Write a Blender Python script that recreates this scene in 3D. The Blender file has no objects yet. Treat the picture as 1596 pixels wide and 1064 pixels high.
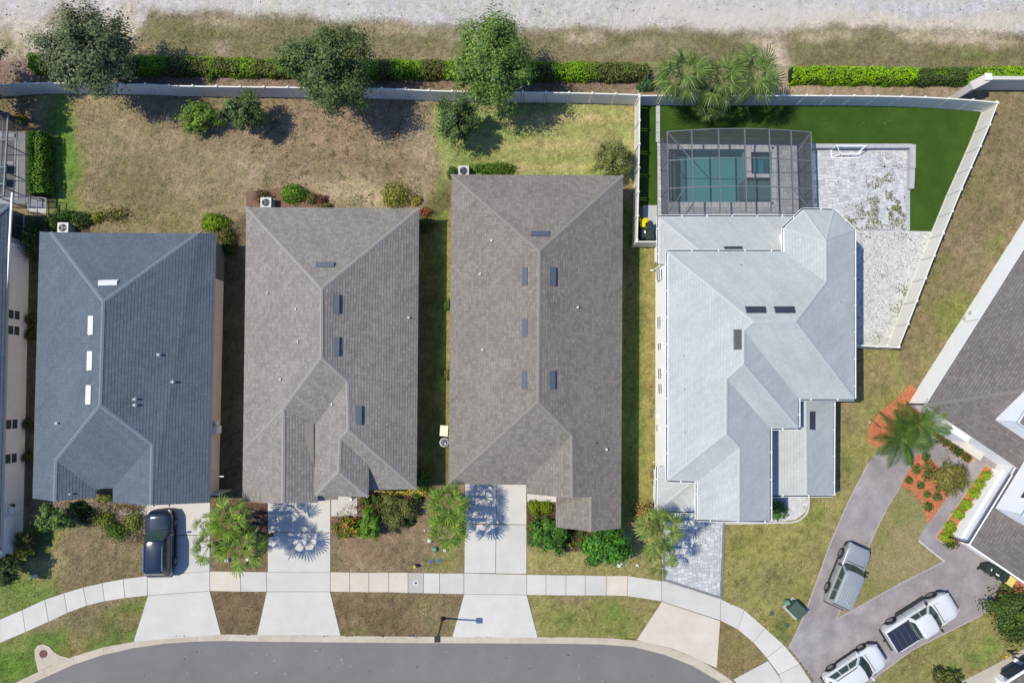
import bpy, math, random
import numpy as np
from mathutils import Vector, Matrix, Euler
from mathutils.geometry import tessellate_polygon

# ------------------------------------------------------------------ camera, light, exposure
scene = bpy.context.scene
H = 53.0
F = 1064.0
THX = math.atan2(80, 1064)
THY = -math.atan2(20 * math.cos(THX), 1064)
cam_d = bpy.data.cameras.new("camera")
cam_d.lens = 24.0; cam_d.sensor_width = 36.0; cam_d.sensor_fit = 'HORIZONTAL'
cam_d.clip_start = 0.5; cam_d.clip_end = 3000
cam = bpy.data.objects.new("camera", cam_d)
cam.location = (0, 0, H); cam.rotation_euler = (THX, THY, 0)
scene.collection.objects.link(cam); scene.camera = cam
CM = Euler((THX, THY, 0)).to_matrix()

SUN_EL = math.radians(57.4)
SUN_AZ = math.radians(3.5)
world = bpy.data.worlds.new("World"); scene.world = world; world.use_nodes = True
nt = world.node_tree; nt.nodes.clear()
wo = nt.nodes.new('ShaderNodeOutputWorld'); bg = nt.nodes.new('ShaderNodeBackground')
sky = nt.nodes.new('ShaderNodeTexSky'); sky.sky_type = 'NISHITA'; sky.sun_disc = False
sky.sun_elevation = SUN_EL; sky.sun_rotation = math.radians(-90) + SUN_AZ
sky.air_density = 1.0; sky.dust_density = 0.6; sky.ozone_density = 1.5
bg.inputs[1].default_value = 0.115
tint = nt.nodes.new('ShaderNodeVectorMath'); tint.operation = 'MULTIPLY'; tint.inputs[1].default_value = (0.80, 1.0, 1.32)
nt.links.new(sky.outputs[0], tint.inputs[0]); nt.links.new(tint.outputs[0], bg.inputs[0]); nt.links.new(bg.outputs[0], wo.inputs[0])
sun_d = bpy.data.lights.new("sun", 'SUN'); sun_d.energy = 4.2; sun_d.angle = math.radians(0.53)
sun_d.color = (1.0, 0.925, 0.735)
sun = bpy.data.objects.new("sun", sun_d)
sv = Vector((-math.cos(SUN_AZ) * math.cos(SUN_EL), math.sin(SUN_AZ) * math.cos(SUN_EL), math.sin(SUN_EL)))
sun.rotation_euler = sv.to_track_quat('Z', 'Y').to_euler(); sun.location = sv * 100
scene.collection.objects.link(sun)
scene.view_settings.view_transform = 'Standard'; scene.view_settings.look = 'None'
scene.view_settings.exposure = 0.35; scene.view_settings.gamma = 1.0
scene.view_settings.use_curve_mapping = False
scene.cycles.max_bounces = 6; scene.cycles.transparent_max_bounces = 12
scene.cycles.use_denoising = True

rnd = random.Random(7)
rng = np.random.default_rng(11)
COL = scene.collection
KALB = 1.62

# ------------------------------------------------------------------ helpers
def P(px, py, z=0.0):
    """world point seen at a photograph pixel (1596x1064) at height z"""
    d = CM @ Vector(((px - 798.0) / F, (532.0 - py) / F, -1.0))
    t = (z - H) / d.z
    return Vector((d.x * t, d.y * t, z))

def PXY(arr, z=0.0):
    arr = np.asarray(arr, float)
    d = np.stack([(arr[:, 0] - 798) / F, (532 - arr[:, 1]) / F, -np.ones(len(arr))], 1) @ np.array(CM).T
    t = (z - H) / d[:, 2]
    return d[:, :2] * t[:, None]

def world_to_px(X, Y, Z=0.0):
    v = np.stack([X, Y, np.full_like(X, Z) - H], -1) @ np.array(CM)
    return 798 + F * v[..., 0] / -v[..., 2], 532 - F * v[..., 1] / -v[..., 2]

def lin(c):
    c = c / 255.0
    return c / 12.92 if c <= 0.04045 else ((c + 0.055) / 1.055) ** 2.4

def C(r, g, b, k=None):
    """albedo of a level surface that the sunlit photograph shows as sRGB r,g,b"""
    k = k or KALB
    return (lin(r) / k, lin(g) / k, lin(b) / k, 1.0)

MATS = {}
def material(name, col, rough=0.85, var=0.12, scale=3.0, bump=0.0, bscale=40.0, metal=0.0, spec=0.3,
             col2=None, attr=False, transl=0.0, coord='Object', detail=6.0):
    m = bpy.data.materials.new(name); m.use_nodes = True; n = m.node_tree.nodes; l = m.node_tree.links
    n.clear(); out = n.new('ShaderNodeOutputMaterial'); p = n.new('ShaderNodeBsdfPrincipled')
    p.inputs['Roughness'].default_value = rough; p.inputs['Metallic'].default_value = metal
    p.inputs['Specular IOR Level'].default_value = spec
    if coord == 'World':
        tc = n.new('ShaderNodeNewGeometry'); vec = tc.outputs['Position']
    else:
        tc = n.new('ShaderNodeTexCoord'); vec = tc.outputs['Object']
    no = n.new('ShaderNodeTexNoise'); no.inputs['Scale'].default_value = scale; no.inputs['Detail'].default_value = detail
    no.inputs['Roughness'].default_value = 0.65
    l.new(vec, no.inputs['Vector'])
    mr = n.new('ShaderNodeMapRange'); mr.inputs[1].default_value = 0.3; mr.inputs[2].default_value = 0.7
    mr.inputs[3].default_value = 1 - var; mr.inputs[4].default_value = 1 + var
    l.new(no.outputs['Fac'], mr.inputs[0])
    mx = n.new('ShaderNodeVectorMath'); mx.operation = 'SCALE'
    if attr:
        at = n.new('ShaderNodeAttribute'); at.attribute_name = 'col'; l.new(at.outputs['Color'], mx.inputs[0])
    elif col2:
        mc = n.new('ShaderNodeMix'); mc.data_type = 'RGBA'
        n2 = n.new('ShaderNodeTexNoise'); n2.inputs['Scale'].default_value = scale * 0.33; n2.inputs['Detail'].default_value = 5
        l.new(vec, n2.inputs['Vector'])
        m2 = n.new('ShaderNodeMapRange'); m2.inputs[1].default_value = 0.38; m2.inputs[2].default_value = 0.62
        l.new(n2.outputs['Fac'], m2.inputs[0]); l.new(m2.outputs[0], mc.inputs['Factor'])
        mc.inputs['A'].default_value = col; mc.inputs['B'].default_value = col2
        l.new(mc.outputs['Result'], mx.inputs[0])
    else:
        mx.inputs[0].default_value = col[:3]
    l.new(mr.outputs[0], mx.inputs['Scale'])
    l.new(mx.outputs[0], p.inputs['Base Color'])
    if bump:
        nb = n.new('ShaderNodeTexNoise'); nb.inputs['Scale'].default_value = bscale; nb.inputs['Detail'].default_value = 4
        l.new(vec, nb.inputs['Vector'])
        b = n.new('ShaderNodeBump'); b.inputs['Strength'].default_value = bump; b.inputs['Distance'].default_value = 0.05
        l.new(nb.outputs['Fac'], b.inputs['Height']); l.new(b.outputs[0], p.inputs['Normal'])
    if transl:
        tr = n.new('ShaderNodeBsdfTranslucent'); l.new(mx.outputs[0], tr.inputs['Color'])
        ms = n.new('ShaderNodeMixShader'); ms.inputs[0].default_value = transl
        l.new(p.outputs[0], ms.inputs[1]); l.new(tr.outputs[0], ms.inputs[2]); l.new(ms.outputs[0], out.inputs[0])
    else:
        l.new(p.outputs[0], out.inputs[0])
    MATS[name] = m
    return m

def shingle_material(name, ca, cb, dark, tone=0.16):
    m = bpy.data.materials.new(name); m.use_nodes = True; n = m.node_tree.nodes; l = m.node_tree.links
    p = n['Principled BSDF']; p.inputs['Roughness'].default_value = 0.95; p.inputs['Specular IOR Level'].default_value = 0.12
    uv = n.new('ShaderNodeUVMap'); uv.uv_map = 'UVMap'
    br = n.new('ShaderNodeTexBrick'); br.inputs['Scale'].default_value = 1.0
    br.inputs['Brick Width'].default_value = 0.29; br.inputs['Row Height'].default_value = 0.2
    br.inputs['Mortar Size'].default_value = 0.008; br.inputs['Mortar Smooth'].default_value = 0.3
    br.inputs['Color1'].default_value = ca; br.inputs['Color2'].default_value = cb; br.inputs['Mortar'].default_value = dark
    br.offset = 0.37; br.squash = 0.72; br.squash_frequency = 3
    l.new(uv.outputs[0], br.inputs['Vector'])
    n1 = n.new('ShaderNodeTexNoise'); n1.inputs['Scale'].default_value = 9.0; n1.inputs['Detail'].default_value = 4
    l.new(uv.outputs[0], n1.inputs['Vector'])
    n2 = n.new('ShaderNodeTexNoise'); n2.inputs['Scale'].default_value = 0.45; n2.inputs['Detail'].default_value = 6
    l.new(uv.outputs[0], n2.inputs['Vector'])
    n3 = n.new('ShaderNodeTexNoise'); n3.inputs['Scale'].default_value = 90; n3.inputs['Detail'].default_value = 2
    l.new(uv.outputs[0], n3.inputs['Vector'])
    def rngm(src, lo, hi):
        q = n.new('ShaderNodeMapRange'); q.inputs[1].default_value = 0.3; q.inputs[2].default_value = 0.7
        q.inputs[3].default_value = lo; q.inputs[4].default_value = hi; l.new(src.outputs['Fac'], q.inputs[0]); return q
    a = rngm(n1, 1 - tone, 1 + tone); b = rngm(n2, 0.93, 1.07); c = rngm(n3, 0.9, 1.1)
    m1 = n.new('ShaderNodeMath'); m1.operation = 'MULTIPLY'; l.new(a.outputs[0], m1.inputs[0]); l.new(b.outputs[0], m1.inputs[1])
    mp = n.new('ShaderNodeMapping'); mp.inputs['Scale'].default_value = (2.2, 0.16, 1); l.new(uv.outputs[0], mp.inputs['Vector'])
    n4 = n.new('ShaderNodeTexNoise'); n4.inputs['Scale'].default_value = 1.0; n4.inputs['Detail'].default_value = 5; l.new(mp.outputs[0], n4.inputs['Vector'])
    d = rngm(n4, 0.94, 1.05); m0 = n.new('ShaderNodeMath'); m0.operation = 'MULTIPLY'; l.new(m1.outputs[0], m0.inputs[0]); l.new(d.outputs[0], m0.inputs[1])
    m2 = n.new('ShaderNodeMath'); m2.operation = 'MULTIPLY'; l.new(m0.outputs[0], m2.inputs[0]); l.new(c.outputs[0], m2.inputs[1])
    v = n.new('ShaderNodeVectorMath'); v.operation = 'SCALE'; l.new(br.outputs['Color'], v.inputs[0]); l.new(m2.outputs[0], v.inputs['Scale'])
    l.new(v.outputs[0], p.inputs['Base Color'])
    return m

ORG = {}
def new_mesh(verts, faces, name='m', smooth=False, cols=None, uvs=None, mats=(), midx=None):
    me = bpy.data.meshes.new(name)
    V = np.asarray(verts, np.float32).reshape(-1, 3)
    if isinstance(faces, np.ndarray) and faces.ndim == 2:
        k = faces.shape[1]; nf = len(faces)
        me.vertices.add(len(V)); me.vertices.foreach_set('co', V.ravel())
        me.loops.add(nf * k); me.loops.foreach_set('vertex_index', faces.astype(np.int32).ravel())
        me.polygons.add(nf); me.polygons.foreach_set('loop_start', np.arange(0, nf * k, k, dtype=np.int32))
        me.update(calc_edges=True)
    else:
        me.from_pydata(V.tolist(), [], [list(f) for f in faces])
    me.polygons.foreach_set('use_smooth', [bool(smooth)] * len(me.polygons))
    for m in mats: me.materials.append(m)
    if midx is not None: me.polygons.foreach_set('material_index', np.asarray(midx, np.int32))
    if cols is not None:
        a = me.color_attributes.new('col', 'FLOAT_COLOR', 'POINT')
        cc = np.ones((len(V), 4), np.float32); cc[:, :np.shape(cols)[1]] = cols
        a.data.foreach_set('color', cc.ravel())
    if uvs is not None:
        u = me.uv_layers.new(name='UVMap'); u.data.foreach_set('uv', np.asarray(uvs, np.float32).ravel())
    me.update()
    return me

def put(name, verts, faces, mat, parent=None, origin=None, smooth=False, cols=None, uvs=None, midx=None, kind=None):
    """link ONE mesh object; verts are world coordinates"""
    if parent is not None: o0 = ORG[parent.name]
    else: o0 = np.array(origin if origin is not None else (0, 0, 0), float)
    V = np.asarray(verts, float).reshape(-1, 3) - o0
    mats = mat if isinstance(mat, (list, tuple)) else [mat]
    me = new_mesh(V, faces, name, smooth, cols, uvs, mats, midx)
    ob = bpy.data.objects.new(name, me); COL.objects.link(ob)
    if parent is not None: ob.parent = parent
    else: ob.location = o0
    ORG[ob.name] = o0
    if kind: ob['kind'] = kind
    return ob

def thing(name, label, cat, loc, group=None):
    o = bpy.data.objects.new(name, None); COL.objects.link(o); o.empty_display_size = 0.3
    o.location = tuple(loc); o['label'] = label; o['category'] = cat
    if group: o['group'] = group
    ORG[o.name] = np.array(loc, float); return o

def tag(o, label, cat, group=None):
    o['label'] = label; o['category'] = cat
    if group: o['group'] = group
    return o

class MB:
    def __init__(s): s.v = []; s.f = []; s.m = []
    def add(s, vs, fs, mi=0):
        b = len(s.v); s.v += [tuple(v) for v in vs]; s.f += [tuple(i + b for i in f) for f in fs]; s.m += [mi] * len(fs)
    def box(s, c, d, ax=None, mi=0):
        c = Vector(c); X, Y, Z = ax if ax else (Vector((1, 0, 0)), Vector((0, 1, 0)), Vector((0, 0, 1)))
        vs = [c + X * (a * d[0] / 2) + Y * (b * d[1] / 2) + Z * (e * d[2] / 2) for e in (-1, 1) for b in (-1, 1) for a in (-1, 1)]
        s.add(vs, [(0, 2, 3, 1), (4, 5, 7, 6), (0, 1, 5, 4), (2, 6, 7, 3), (0, 4, 6, 2), (1, 3, 7, 5)], mi)
    def bar(s, a, b, w, h=None, mi=0, up=(0, 0, 1)):
        a = Vector(a); b = Vector(b); X = (b - a)
        L = X.length
        if L < 1e-6: return
        X.normalize(); U = Vector(up)
        if abs(X.dot(U)) > 0.98: U = Vector((0, 1, 0))
        Y = U.cross(X).normalized(); Z = X.cross(Y)
        s.box((a + b) / 2, (L, w, h or w), (X, Y, Z), mi)
    def tube(s, pts, rad, n=8, mi=0, cap=True):
        pts = [Vector(p) for p in pts]; rs = rad if isinstance(rad, (list, tuple)) else [rad] * len(pts)
        vs = []; 
        for i, p in enumerate(pts):
            d = (pts[min(i + 1, len(pts) - 1)] - pts[max(i - 1, 0)]).normalized()
            U = Vector((0, 0, 1)) if abs(d.z) < 0.9 else Vector((0, 1, 0))
            A = d.cross(U).normalized(); B = d.cross(A)
            vs += [p + (A * math.cos(2 * math.pi * k / n) + B * math.sin(2 * math.pi * k / n)) * rs[i] for k in range(n)]
        fs = [(i * n + k, i * n + (k + 1) % n, (i + 1) * n + (k + 1) % n, (i + 1) * n + k) for i in range(len(pts) - 1) for k in range(n)]
        if cap: fs += [tuple(range(n - 1, -1, -1)), tuple((len(pts) - 1) * n + k for k in range(n))]
        s.add(vs, fs, mi)
    def lathe(s, c, prof, n=16, mi=0):
        c = Vector(c); vs = []
        for r, z in prof: vs += [c + Vector((r * math.cos(2 * math.pi * k / n), r * math.sin(2 * math.pi * k / n), z)) for k in range(n)]
        fs = [(i * n + k, i * n + (k + 1) % n, (i + 1) * n + (k + 1) % n, (i + 1) * n + k) for i in range(len(prof) - 1) for k in range(n)]
        fs += [tuple(range(n - 1, -1, -1)), tuple((len(prof) - 1) * n + k for k in range(n))]
        s.add(vs, fs, mi)
    def prism(s, poly, z0, z1, mi=0):
        """polygon (list of xy) extruded; z1 top"""
        n = len(poly); area = sum(poly[i][0] * poly[(i + 1) % n][1] - poly[(i + 1) % n][0] * poly[i][1] for i in range(n))
        if area < 0: poly = poly[::-1]
        vs = [(p[0], p[1], z0) for p in poly] + [(p[0], p[1], z1) for p in poly]
        tris = tessellate_polygon([[Vector((p[0], p[1], 0)) for p in poly]])
        fs = []
        for t in tris:
            a, b, c = t
            cr = (poly[b][0] - poly[a][0]) * (poly[c][1] - poly[a][1]) - (poly[b][1] - poly[a][1]) * (poly[c][0] - poly[a][0])
            if cr < 0: a, b, c = a, c, b
            fs.append((a + n, b + n, c + n)); fs.append((c, b, a))
        for i in range(n):
            j = (i + 1) % n; fs.append((i, j, j + n, i + n))
        s.add(vs, fs, mi)
    def put(s, name, mat, parent=None, origin=None, smooth=False, kind=None):
        return put(name, s.v, s.f, mat, parent, origin, smooth, midx=s.m, kind=kind)

def polyw(pts, z=0.0):
    return [tuple(P(x, y, z)[:2]) for x, y in pts]

def inside(poly, X, Y):
    poly = np.asarray(poly); r = np.zeros(X.shape, bool); n = len(poly); j = n - 1
    for i in range(n):
        xi, yi = poly[i]; xj, yj = poly[j]
        c = ((yi > Y) != (yj > Y)) & (X < (xj - xi) * (Y - yi) / (yj - yi + 1e-12) + xi)
        r ^= c; j = i
    return r

def smooth_line(pts, step=10):
    """Catmull-Rom through pixel points"""
    out = []
    for i in range(len(pts) - 1):
        p0 = pts[max(i - 1, 0)]; p1 = pts[i]; p2 = pts[i + 1]; p3 = pts[min(i + 2, len(pts) - 1)]
        n = max(1, int(math.hypot(p2[0] - p1[0], p2[1] - p1[1]) / step))
        for k in range(n):
            t = k / n
            out.append(tuple(0.5 * (2 * p1[a] + (p2[a] - p0[a]) * t + (2 * p0[a] - 5 * p1[a] + 4 * p2[a] - p3[a]) * t * t
                                    + (3 * p1[a] - p0[a] - 3 * p2[a] + p3[a]) * t ** 3) for a in (0, 1)))
    out.append(tuple(pts[-1])); return out

def vnoise(X, Y, s, seed):
    r = np.random.default_rng(seed); g = r.random((256, 256))
    x = X * s; y = Y * s; xi = np.floor(x).astype(int); yi = np.floor(y).astype(int); fx = x - xi; fy = y - yi
    fx = fx * fx * (3 - 2 * fx); fy = fy * fy * (3 - 2 * fy)
    a = g[xi % 256, yi % 256]; b = g[(xi + 1) % 256, yi % 256]; c = g[xi % 256, (yi + 1) % 256]; d = g[(xi + 1) % 256, (yi + 1) % 256]
    return (a * (1 - fx) + b * fx) * (1 - fy) + (c * (1 - fx) + d * fx) * fy
def fbm(X, Y, s, seed, o=4):
    t = 0; amp = 1; tot = 0
    for i in range(o):
        t = t + amp * vnoise(X, Y, s * 2 ** i, seed + i * 17); tot += amp; amp *= 0.55
    return t / tot

# ------------------------------------------------------------------ materials
M_ground = material('lawn_soil', (0.1, 0.1, 0.1, 1), 0.95, 0.40, 7.5, 0.6, 18.0, attr=True, coord='World', spec=0.1, detail=9)
def alpha_noise(m):
    n = m.node_tree.nodes; l = m.node_tree.links
    at = [x for x in n if x.type == 'ATTRIBUTE'][0]; mx = [x for x in n if x.type == 'VECT_MATH'][0]; mr = [x for x in n if x.type == 'MAP_RANGE'][0]
    a = n.new('ShaderNodeMath'); a.operation = 'SUBTRACT'; a.inputs[1].default_value = 1.0; l.new(mr.outputs[0], a.inputs[0])
    b = n.new('ShaderNodeMath'); b.operation = 'MULTIPLY_ADD'; b.inputs[2].default_value = 1.0; l.new(a.outputs[0], b.inputs[0]); l.new(at.outputs['Alpha'], b.inputs[1])
    l.new(b.outputs[0], mx.inputs['Scale'])
alpha_noise(M_ground)
M_grass = material('grass_blades', (0.1, 0.1, 0.1, 1), 0.9, 0.12, 2.0, attr=True, transl=0.2, coord='World', spec=0.1)
M_leaf = material('leaves', (0.1, 0.1, 0.1, 1), 0.62, 0.10, 6.0, attr=True, transl=0.22, spec=0.25)
def leaf_gain(m, g):
    n = m.node_tree.nodes; l = m.node_tree.links
    at = [x for x in n if x.type == 'ATTRIBUTE'][0]; mx = [x for x in n if x.type == 'VECT_MATH'][0]
    v = n.new('ShaderNodeVectorMath'); v.operation = 'MULTIPLY'; v.inputs[1].default_value = g
    l.new(at.outputs['Color'], v.inputs[0]); l.new(v.outputs[0], mx.inputs[0])
leaf_gain(M_leaf, (1.62, 1.36, 1.18))
M_tuft = material('litter', (0.1, 0.1, 0.1, 1), 0.85, 0.10, 6.0, attr=True, transl=0.1, spec=0.1)
M_bark = material('bark', C(118, 104, 92), 0.95, 0.25, 9, 0.6, 30)
M_conc = material('concrete', C(217, 215, 211), 0.9, 0.055, 0.9, 0.15, 60, col2=C(224, 221, 217), coord='World', spec=0.2)
M_concw = material('warm_concrete', C(222, 211, 196), 0.9, 0.05, 1.6, 0.15, 60, col2=C(226, 218, 206), coord='World', spec=0.2)
M_concg = material('grey_concrete', C(198, 195, 190), 0.9, 0.05, 1.6, 0.15, 60, coord='World', spec=0.2)
M_curb = material('curb_concrete', C(204, 192, 174), 0.9, 0.08, 2.2, 0.2, 50, col2=C(212, 202, 186), coord='World', spec=0.2)
M_asph = material('asphalt', C(134, 132, 134), 0.92, 0.09, 0.5, 0.5, 70, col2=C(138, 136, 137), coord='World', spec=0.25, detail=10)
M_pvc = material('cream_vinyl', (0.62, 0.60, 0.555, 1), 0.6, 0.04, 2.0, spec=0.35)
M_wallc = material('painted_block_wall', C(226, 220, 211), 0.9, 0.05, 2.0, 0.1, 60)
M_white = material('white_paint', (0.80, 0.81, 0.83, 1), 0.6, 0.03, 1.5, 0.05, 50, spec=0.3)
M_whiteg = material('white_aluminium', (0.80, 0.81, 0.82, 1), 0.45, 0.03, 2.0, spec=0.4)
M_stucco = material('cream_stucco', (0.70, 0.61, 0.50, 1), 0.95, 0.05, 2.0, 0.3, 90, spec=0.15)
M_stuccog = material('pale_grey_stucco', (0.74, 0.72, 0.70, 1), 0.95, 0.05, 2.0, 0.3, 90, spec=0.15)
M_stuccob = material('light_blue_grey_stucco', (0.66, 0.68, 0.70, 1), 0.95, 0.05, 2.0, 0.3, 90, spec=0.15)
M_greyc = material('stucco_band', (0.66, 0.67, 0.70, 1), 0.95, 0.03, 2.0, 0.2, 90, spec=0.15)
M_soffit = material('soffit_cream', C(214, 206, 194), 0.8, 0.05, 2.0)
M_dark = material('dark_opening', (0.012, 0.013, 0.015, 1), 0.6, 0.1, 2.0)
M_glass = material('window_glass', (0.05, 0.07, 0.065, 1), 0.06, 0.15, 1.2, spec=0.6)
M_bronze = material('bronze_aluminium', C(122, 127, 134), 0.5, 0.08, 3, spec=0.4)
M_black = material('black_metal', (0.018, 0.018, 0.02, 1), 0.45, 0.1, 5, spec=0.4)
M_rubber = material('tyre_rubber', (0.02, 0.02, 0.02, 1), 0.85, 0.1, 8)
M_rim = material('alloy_rim', (0.45, 0.46, 0.47, 1), 0.3, 0.05, 8, metal=0.85)
M_trim = material('black_plastic_trim', (0.022, 0.023, 0.025, 1), 0.6, 0.1, 5)
M_carglass = material('car_glass', (0.03, 0.055, 0.055, 1), 0.04, 0.1, 1.0, spec=0.7)
M_chrome = material('chrome', (0.75, 0.76, 0.78, 1), 0.14, 0.02, 2, metal=1.0)
M_lampglass = material('headlight_glass', (0.55, 0.57, 0.6, 1), 0.12, 0.1, 5, spec=0.6)
M_redglass = material('taillight_glass', (0.35, 0.015, 0.015, 1), 0.15, 0.1, 5, spec=0.5)
def paint(name, col, rough=0.22, metal=0.0, coat=0.8):
    m = material(name, col, rough, 0.03, 1.0, metal=metal, spec=0.45)
    p = [x for x in m.node_tree.nodes if x.type == 'BSDF_PRINCIPLED'][0]
    p.inputs['Coat Weight'].default_value = coat; p.inputs['Coat Roughness'].default_value = 0.05; return m
M_pblack = paint('deep_blue_black_paint', (0.006, 0.012, 0.028, 1), 0.09)
M_pwhite = paint('white_car_paint', C(236, 238, 241), 0.3)
M_psilver = paint('silver_car_paint', C(188, 192, 197), 0.38, 0.35)
M_navy = material('navy_tonneau_vinyl', (0.018, 0.023, 0.042, 1), 0.55, 0.1, 3)
M_mulch_o = material('orange_mulch', C(214, 140, 102), 0.95, 0.28, 12, 0.7, 26, col2=C(200, 122, 86), coord='World', detail=8)
M_mulch_b = material('brown_mulch', C(112, 88, 74), 0.95, 0.4, 12, 1.0, 26, col2=C(90, 70, 60), coord='World', detail=8)
M_mulch_p = material('pale_mulch', C(152, 130, 112), 0.95, 0.35, 10, 1.0, 24, col2=C(128, 106, 90), coord='World', detail=8)
M_turf = material('artificial_turf', C(68, 98, 32), 0.85, 0.18, 0.7, 0.5, 60, col2=C(61, 90, 30), coord='World', spec=0.15)
M_gravel = material('white_gravel', C(232, 232, 234), 0.9, 0.22, 9, 1.0, 18, col2=C(214, 213, 214), coord='World', detail=9)
M_pvA = material('paver_white', C(213, 216, 220), 0.85, 0.09, 1.3, 0.2, 60, coord='World')
M_pvB = material('paver_pale_grey', C(204, 207, 213), 0.85, 0.09, 1.3, 0.2, 60, coord='World')
M_pvC = material('paver_cloud_grey', C(196, 199, 205), 0.85, 0.1, 1.3, 0.2, 60, coord='World')
M_pvD = material('paver_bright', C(224, 226, 230), 0.85, 0.08, 1.3, 0.2, 60, coord='World')
M_pvband = material('paver_charcoal_band', C(135, 135, 141), 0.85, 0.1, 5, 0.2, 60, coord='World')
M_joint = material('paver_joint_sand', C(196, 197, 203), 0.95, 0.08, 8, coord='World')
M_jointd = material('driveway_joint_sand', C(162, 156, 159), 0.95, 0.1, 8, coord='World')
M_pvp = material('mauve_paver', (0.2, 0.2, 0.2, 1), 0.9, 0.2, 0.8, 0.15, 50, attr=True, coord='World', detail=9)
M_shB = shingle_material('shingle_blue_grey', C(113, 124, 137), C(103, 114, 126), C(80, 89, 100), 0.07)
M_shC = shingle_material('shingle_warm_grey', C(164, 158, 153), C(144, 138, 134), C(116, 111, 108), 0.11)
M_shD = shingle_material('shingle_taupe', C(156, 149, 142), C(135, 129, 123), C(108, 103, 99), 0.11)
M_shE = shingle_material('shingle_silver', C(202, 206, 207), C(193, 198, 200), C(178, 184, 186), 0.05)
M_shF = shingle_material('shingle_umber_grey', C(138, 132, 131), C(120, 114, 114), C(98, 94, 93), 0.11)
M_capB = material('ridge_cap_blue_grey', C(130, 142, 154), 0.95, 0.1, 6, coord='World')
M_capC = material('ridge_cap_warm_grey', C(166, 160, 156), 0.95, 0.12, 6, coord='World')
M_capD = material('ridge_cap_taupe', C(150, 144, 138), 0.95, 0.12, 6, coord='World')
M_capE = material('ridge_cap_silver', C(200, 205, 207), 0.95, 0.08, 6, coord='World')
M_capF = material('ridge_cap_umber', C(136, 131, 130), 0.95, 0.1, 6, coord='World')
M_ventw = material('vent_white', C(226, 228, 230), 0.5, 0.05, 3)
M_ventd = material('vent_slate', C(84, 96, 110), 0.45, 0.08, 3, spec=0.4)
M_ventk = material('vent_dark', (0.03, 0.035, 0.05, 1), 0.5, 0.1, 3)
M_pipe = material('pipe_white', C(240, 240, 238), 0.5, 0.03, 3)
M_yellow = material('yellow_lid_plastic', C(246, 224, 10), 0.5, 0.04, 3)
M_yellowp = material('faded_yellow_lid_plastic', C(240, 222, 130), 0.5, 0.05, 3)
M_bin = material('dark_green_bin_plastic', (0.02, 0.03, 0.027, 1), 0.5, 0.1, 4)
M_trans = material('transformer_green', C(78, 98, 86), 0.6, 0.1, 4)
M_dome = material('pedestal_green', C(110, 165, 140), 0.6, 0.08, 4)
M_blue = material('blue_lid_plastic', C(78, 104, 150), 0.6, 0.1, 5)
M_rust = material('cast_iron_cover', C(118, 82, 80), 0.8, 0.2, 12)
M_teal = material('turquoise_fabric', C(40, 170, 175), 0.8, 0.05, 5)
M_acw = material('ac_casing', C(222, 222, 220), 0.5, 0.04, 5)
M_ghost = material('twig_grey', C(150, 138, 130), 0.95, 0.2, 5)
M_poolwall = material('pool_plaster', C(150, 200, 204), 0.7, 0.05, 2)
M_poolgrey = material('pool_plaster_grey', C(150, 152, 152), 0.7, 0.05, 2)
M_edgem = material('mauve_edging', C(196, 186, 184), 0.9, 0.1, 3, coord='World')
M_stonecap = material('ledge_concrete', C(196, 197, 202), 0.85, 0.1, 3, 0.2, 50)

def slab_tone(m, amt):
    n = m.node_tree.nodes; l = m.node_tree.links
    mx = [x for x in n if x.type == 'VECT_MATH'][0]; src = mx.inputs['Scale'].links[0].from_socket
    oi = n.new('ShaderNodeObjectInfo'); mr = n.new('ShaderNodeMapRange'); mr.inputs[3].default_value = 1 - amt; mr.inputs[4].default_value = 1 + amt
    l.new(oi.outputs['Random'], mr.inputs[0]); mu = n.new('ShaderNodeMath'); mu.operation = 'MULTIPLY'; l.new(src, mu.inputs[0]); l.new(mr.outputs[0], mu.inputs[1]); l.new(mu.outputs[0], mx.inputs['Scale'])
for mm_ in (M_conc, M_concw, M_curb): slab_tone(mm_, 0.045)
for mm_ in (M_pvA, M_pvB, M_pvC, M_pvD): slab_tone(mm_, 0.03)
def screen_mat(name, fac):
    m = bpy.data.materials.new(name); m.use_nodes = True; n = m.node_tree.nodes; l = m.node_tree.links; n.clear()
    out = n.new('ShaderNodeOutputMaterial'); mix = n.new('ShaderNodeMixShader'); t = n.new('ShaderNodeBsdfTransparent')
    d = n.new('ShaderNodeBsdfDiffuse'); d.inputs[0].default_value = (0.075, 0.08, 0.09, 1)
    no = n.new('ShaderNodeTexNoise'); no.inputs['Scale'].default_value = 2; tc = n.new('ShaderNodeTexCoord')
    l.new(tc.outputs['Object'], no.inputs['Vector'])
    mr = n.new('ShaderNodeMapRange'); mr.inputs[3].default_value = fac * 0.93; mr.inputs[4].default_value = fac * 1.07
    l.new(no.outputs['Fac'], mr.inputs[0]); l.new(mr.outputs[0], mix.inputs[0])
    l.new(t.outputs[0], mix.inputs[1]); l.new(d.outputs[0], mix.inputs[2]); l.new(mix.outputs[0], out.inputs[0]); return m
M_scr = screen_mat('insect_screen_roof', 0.34)
M_scrw = screen_mat('insect_screen_wall', 0.62)

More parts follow.
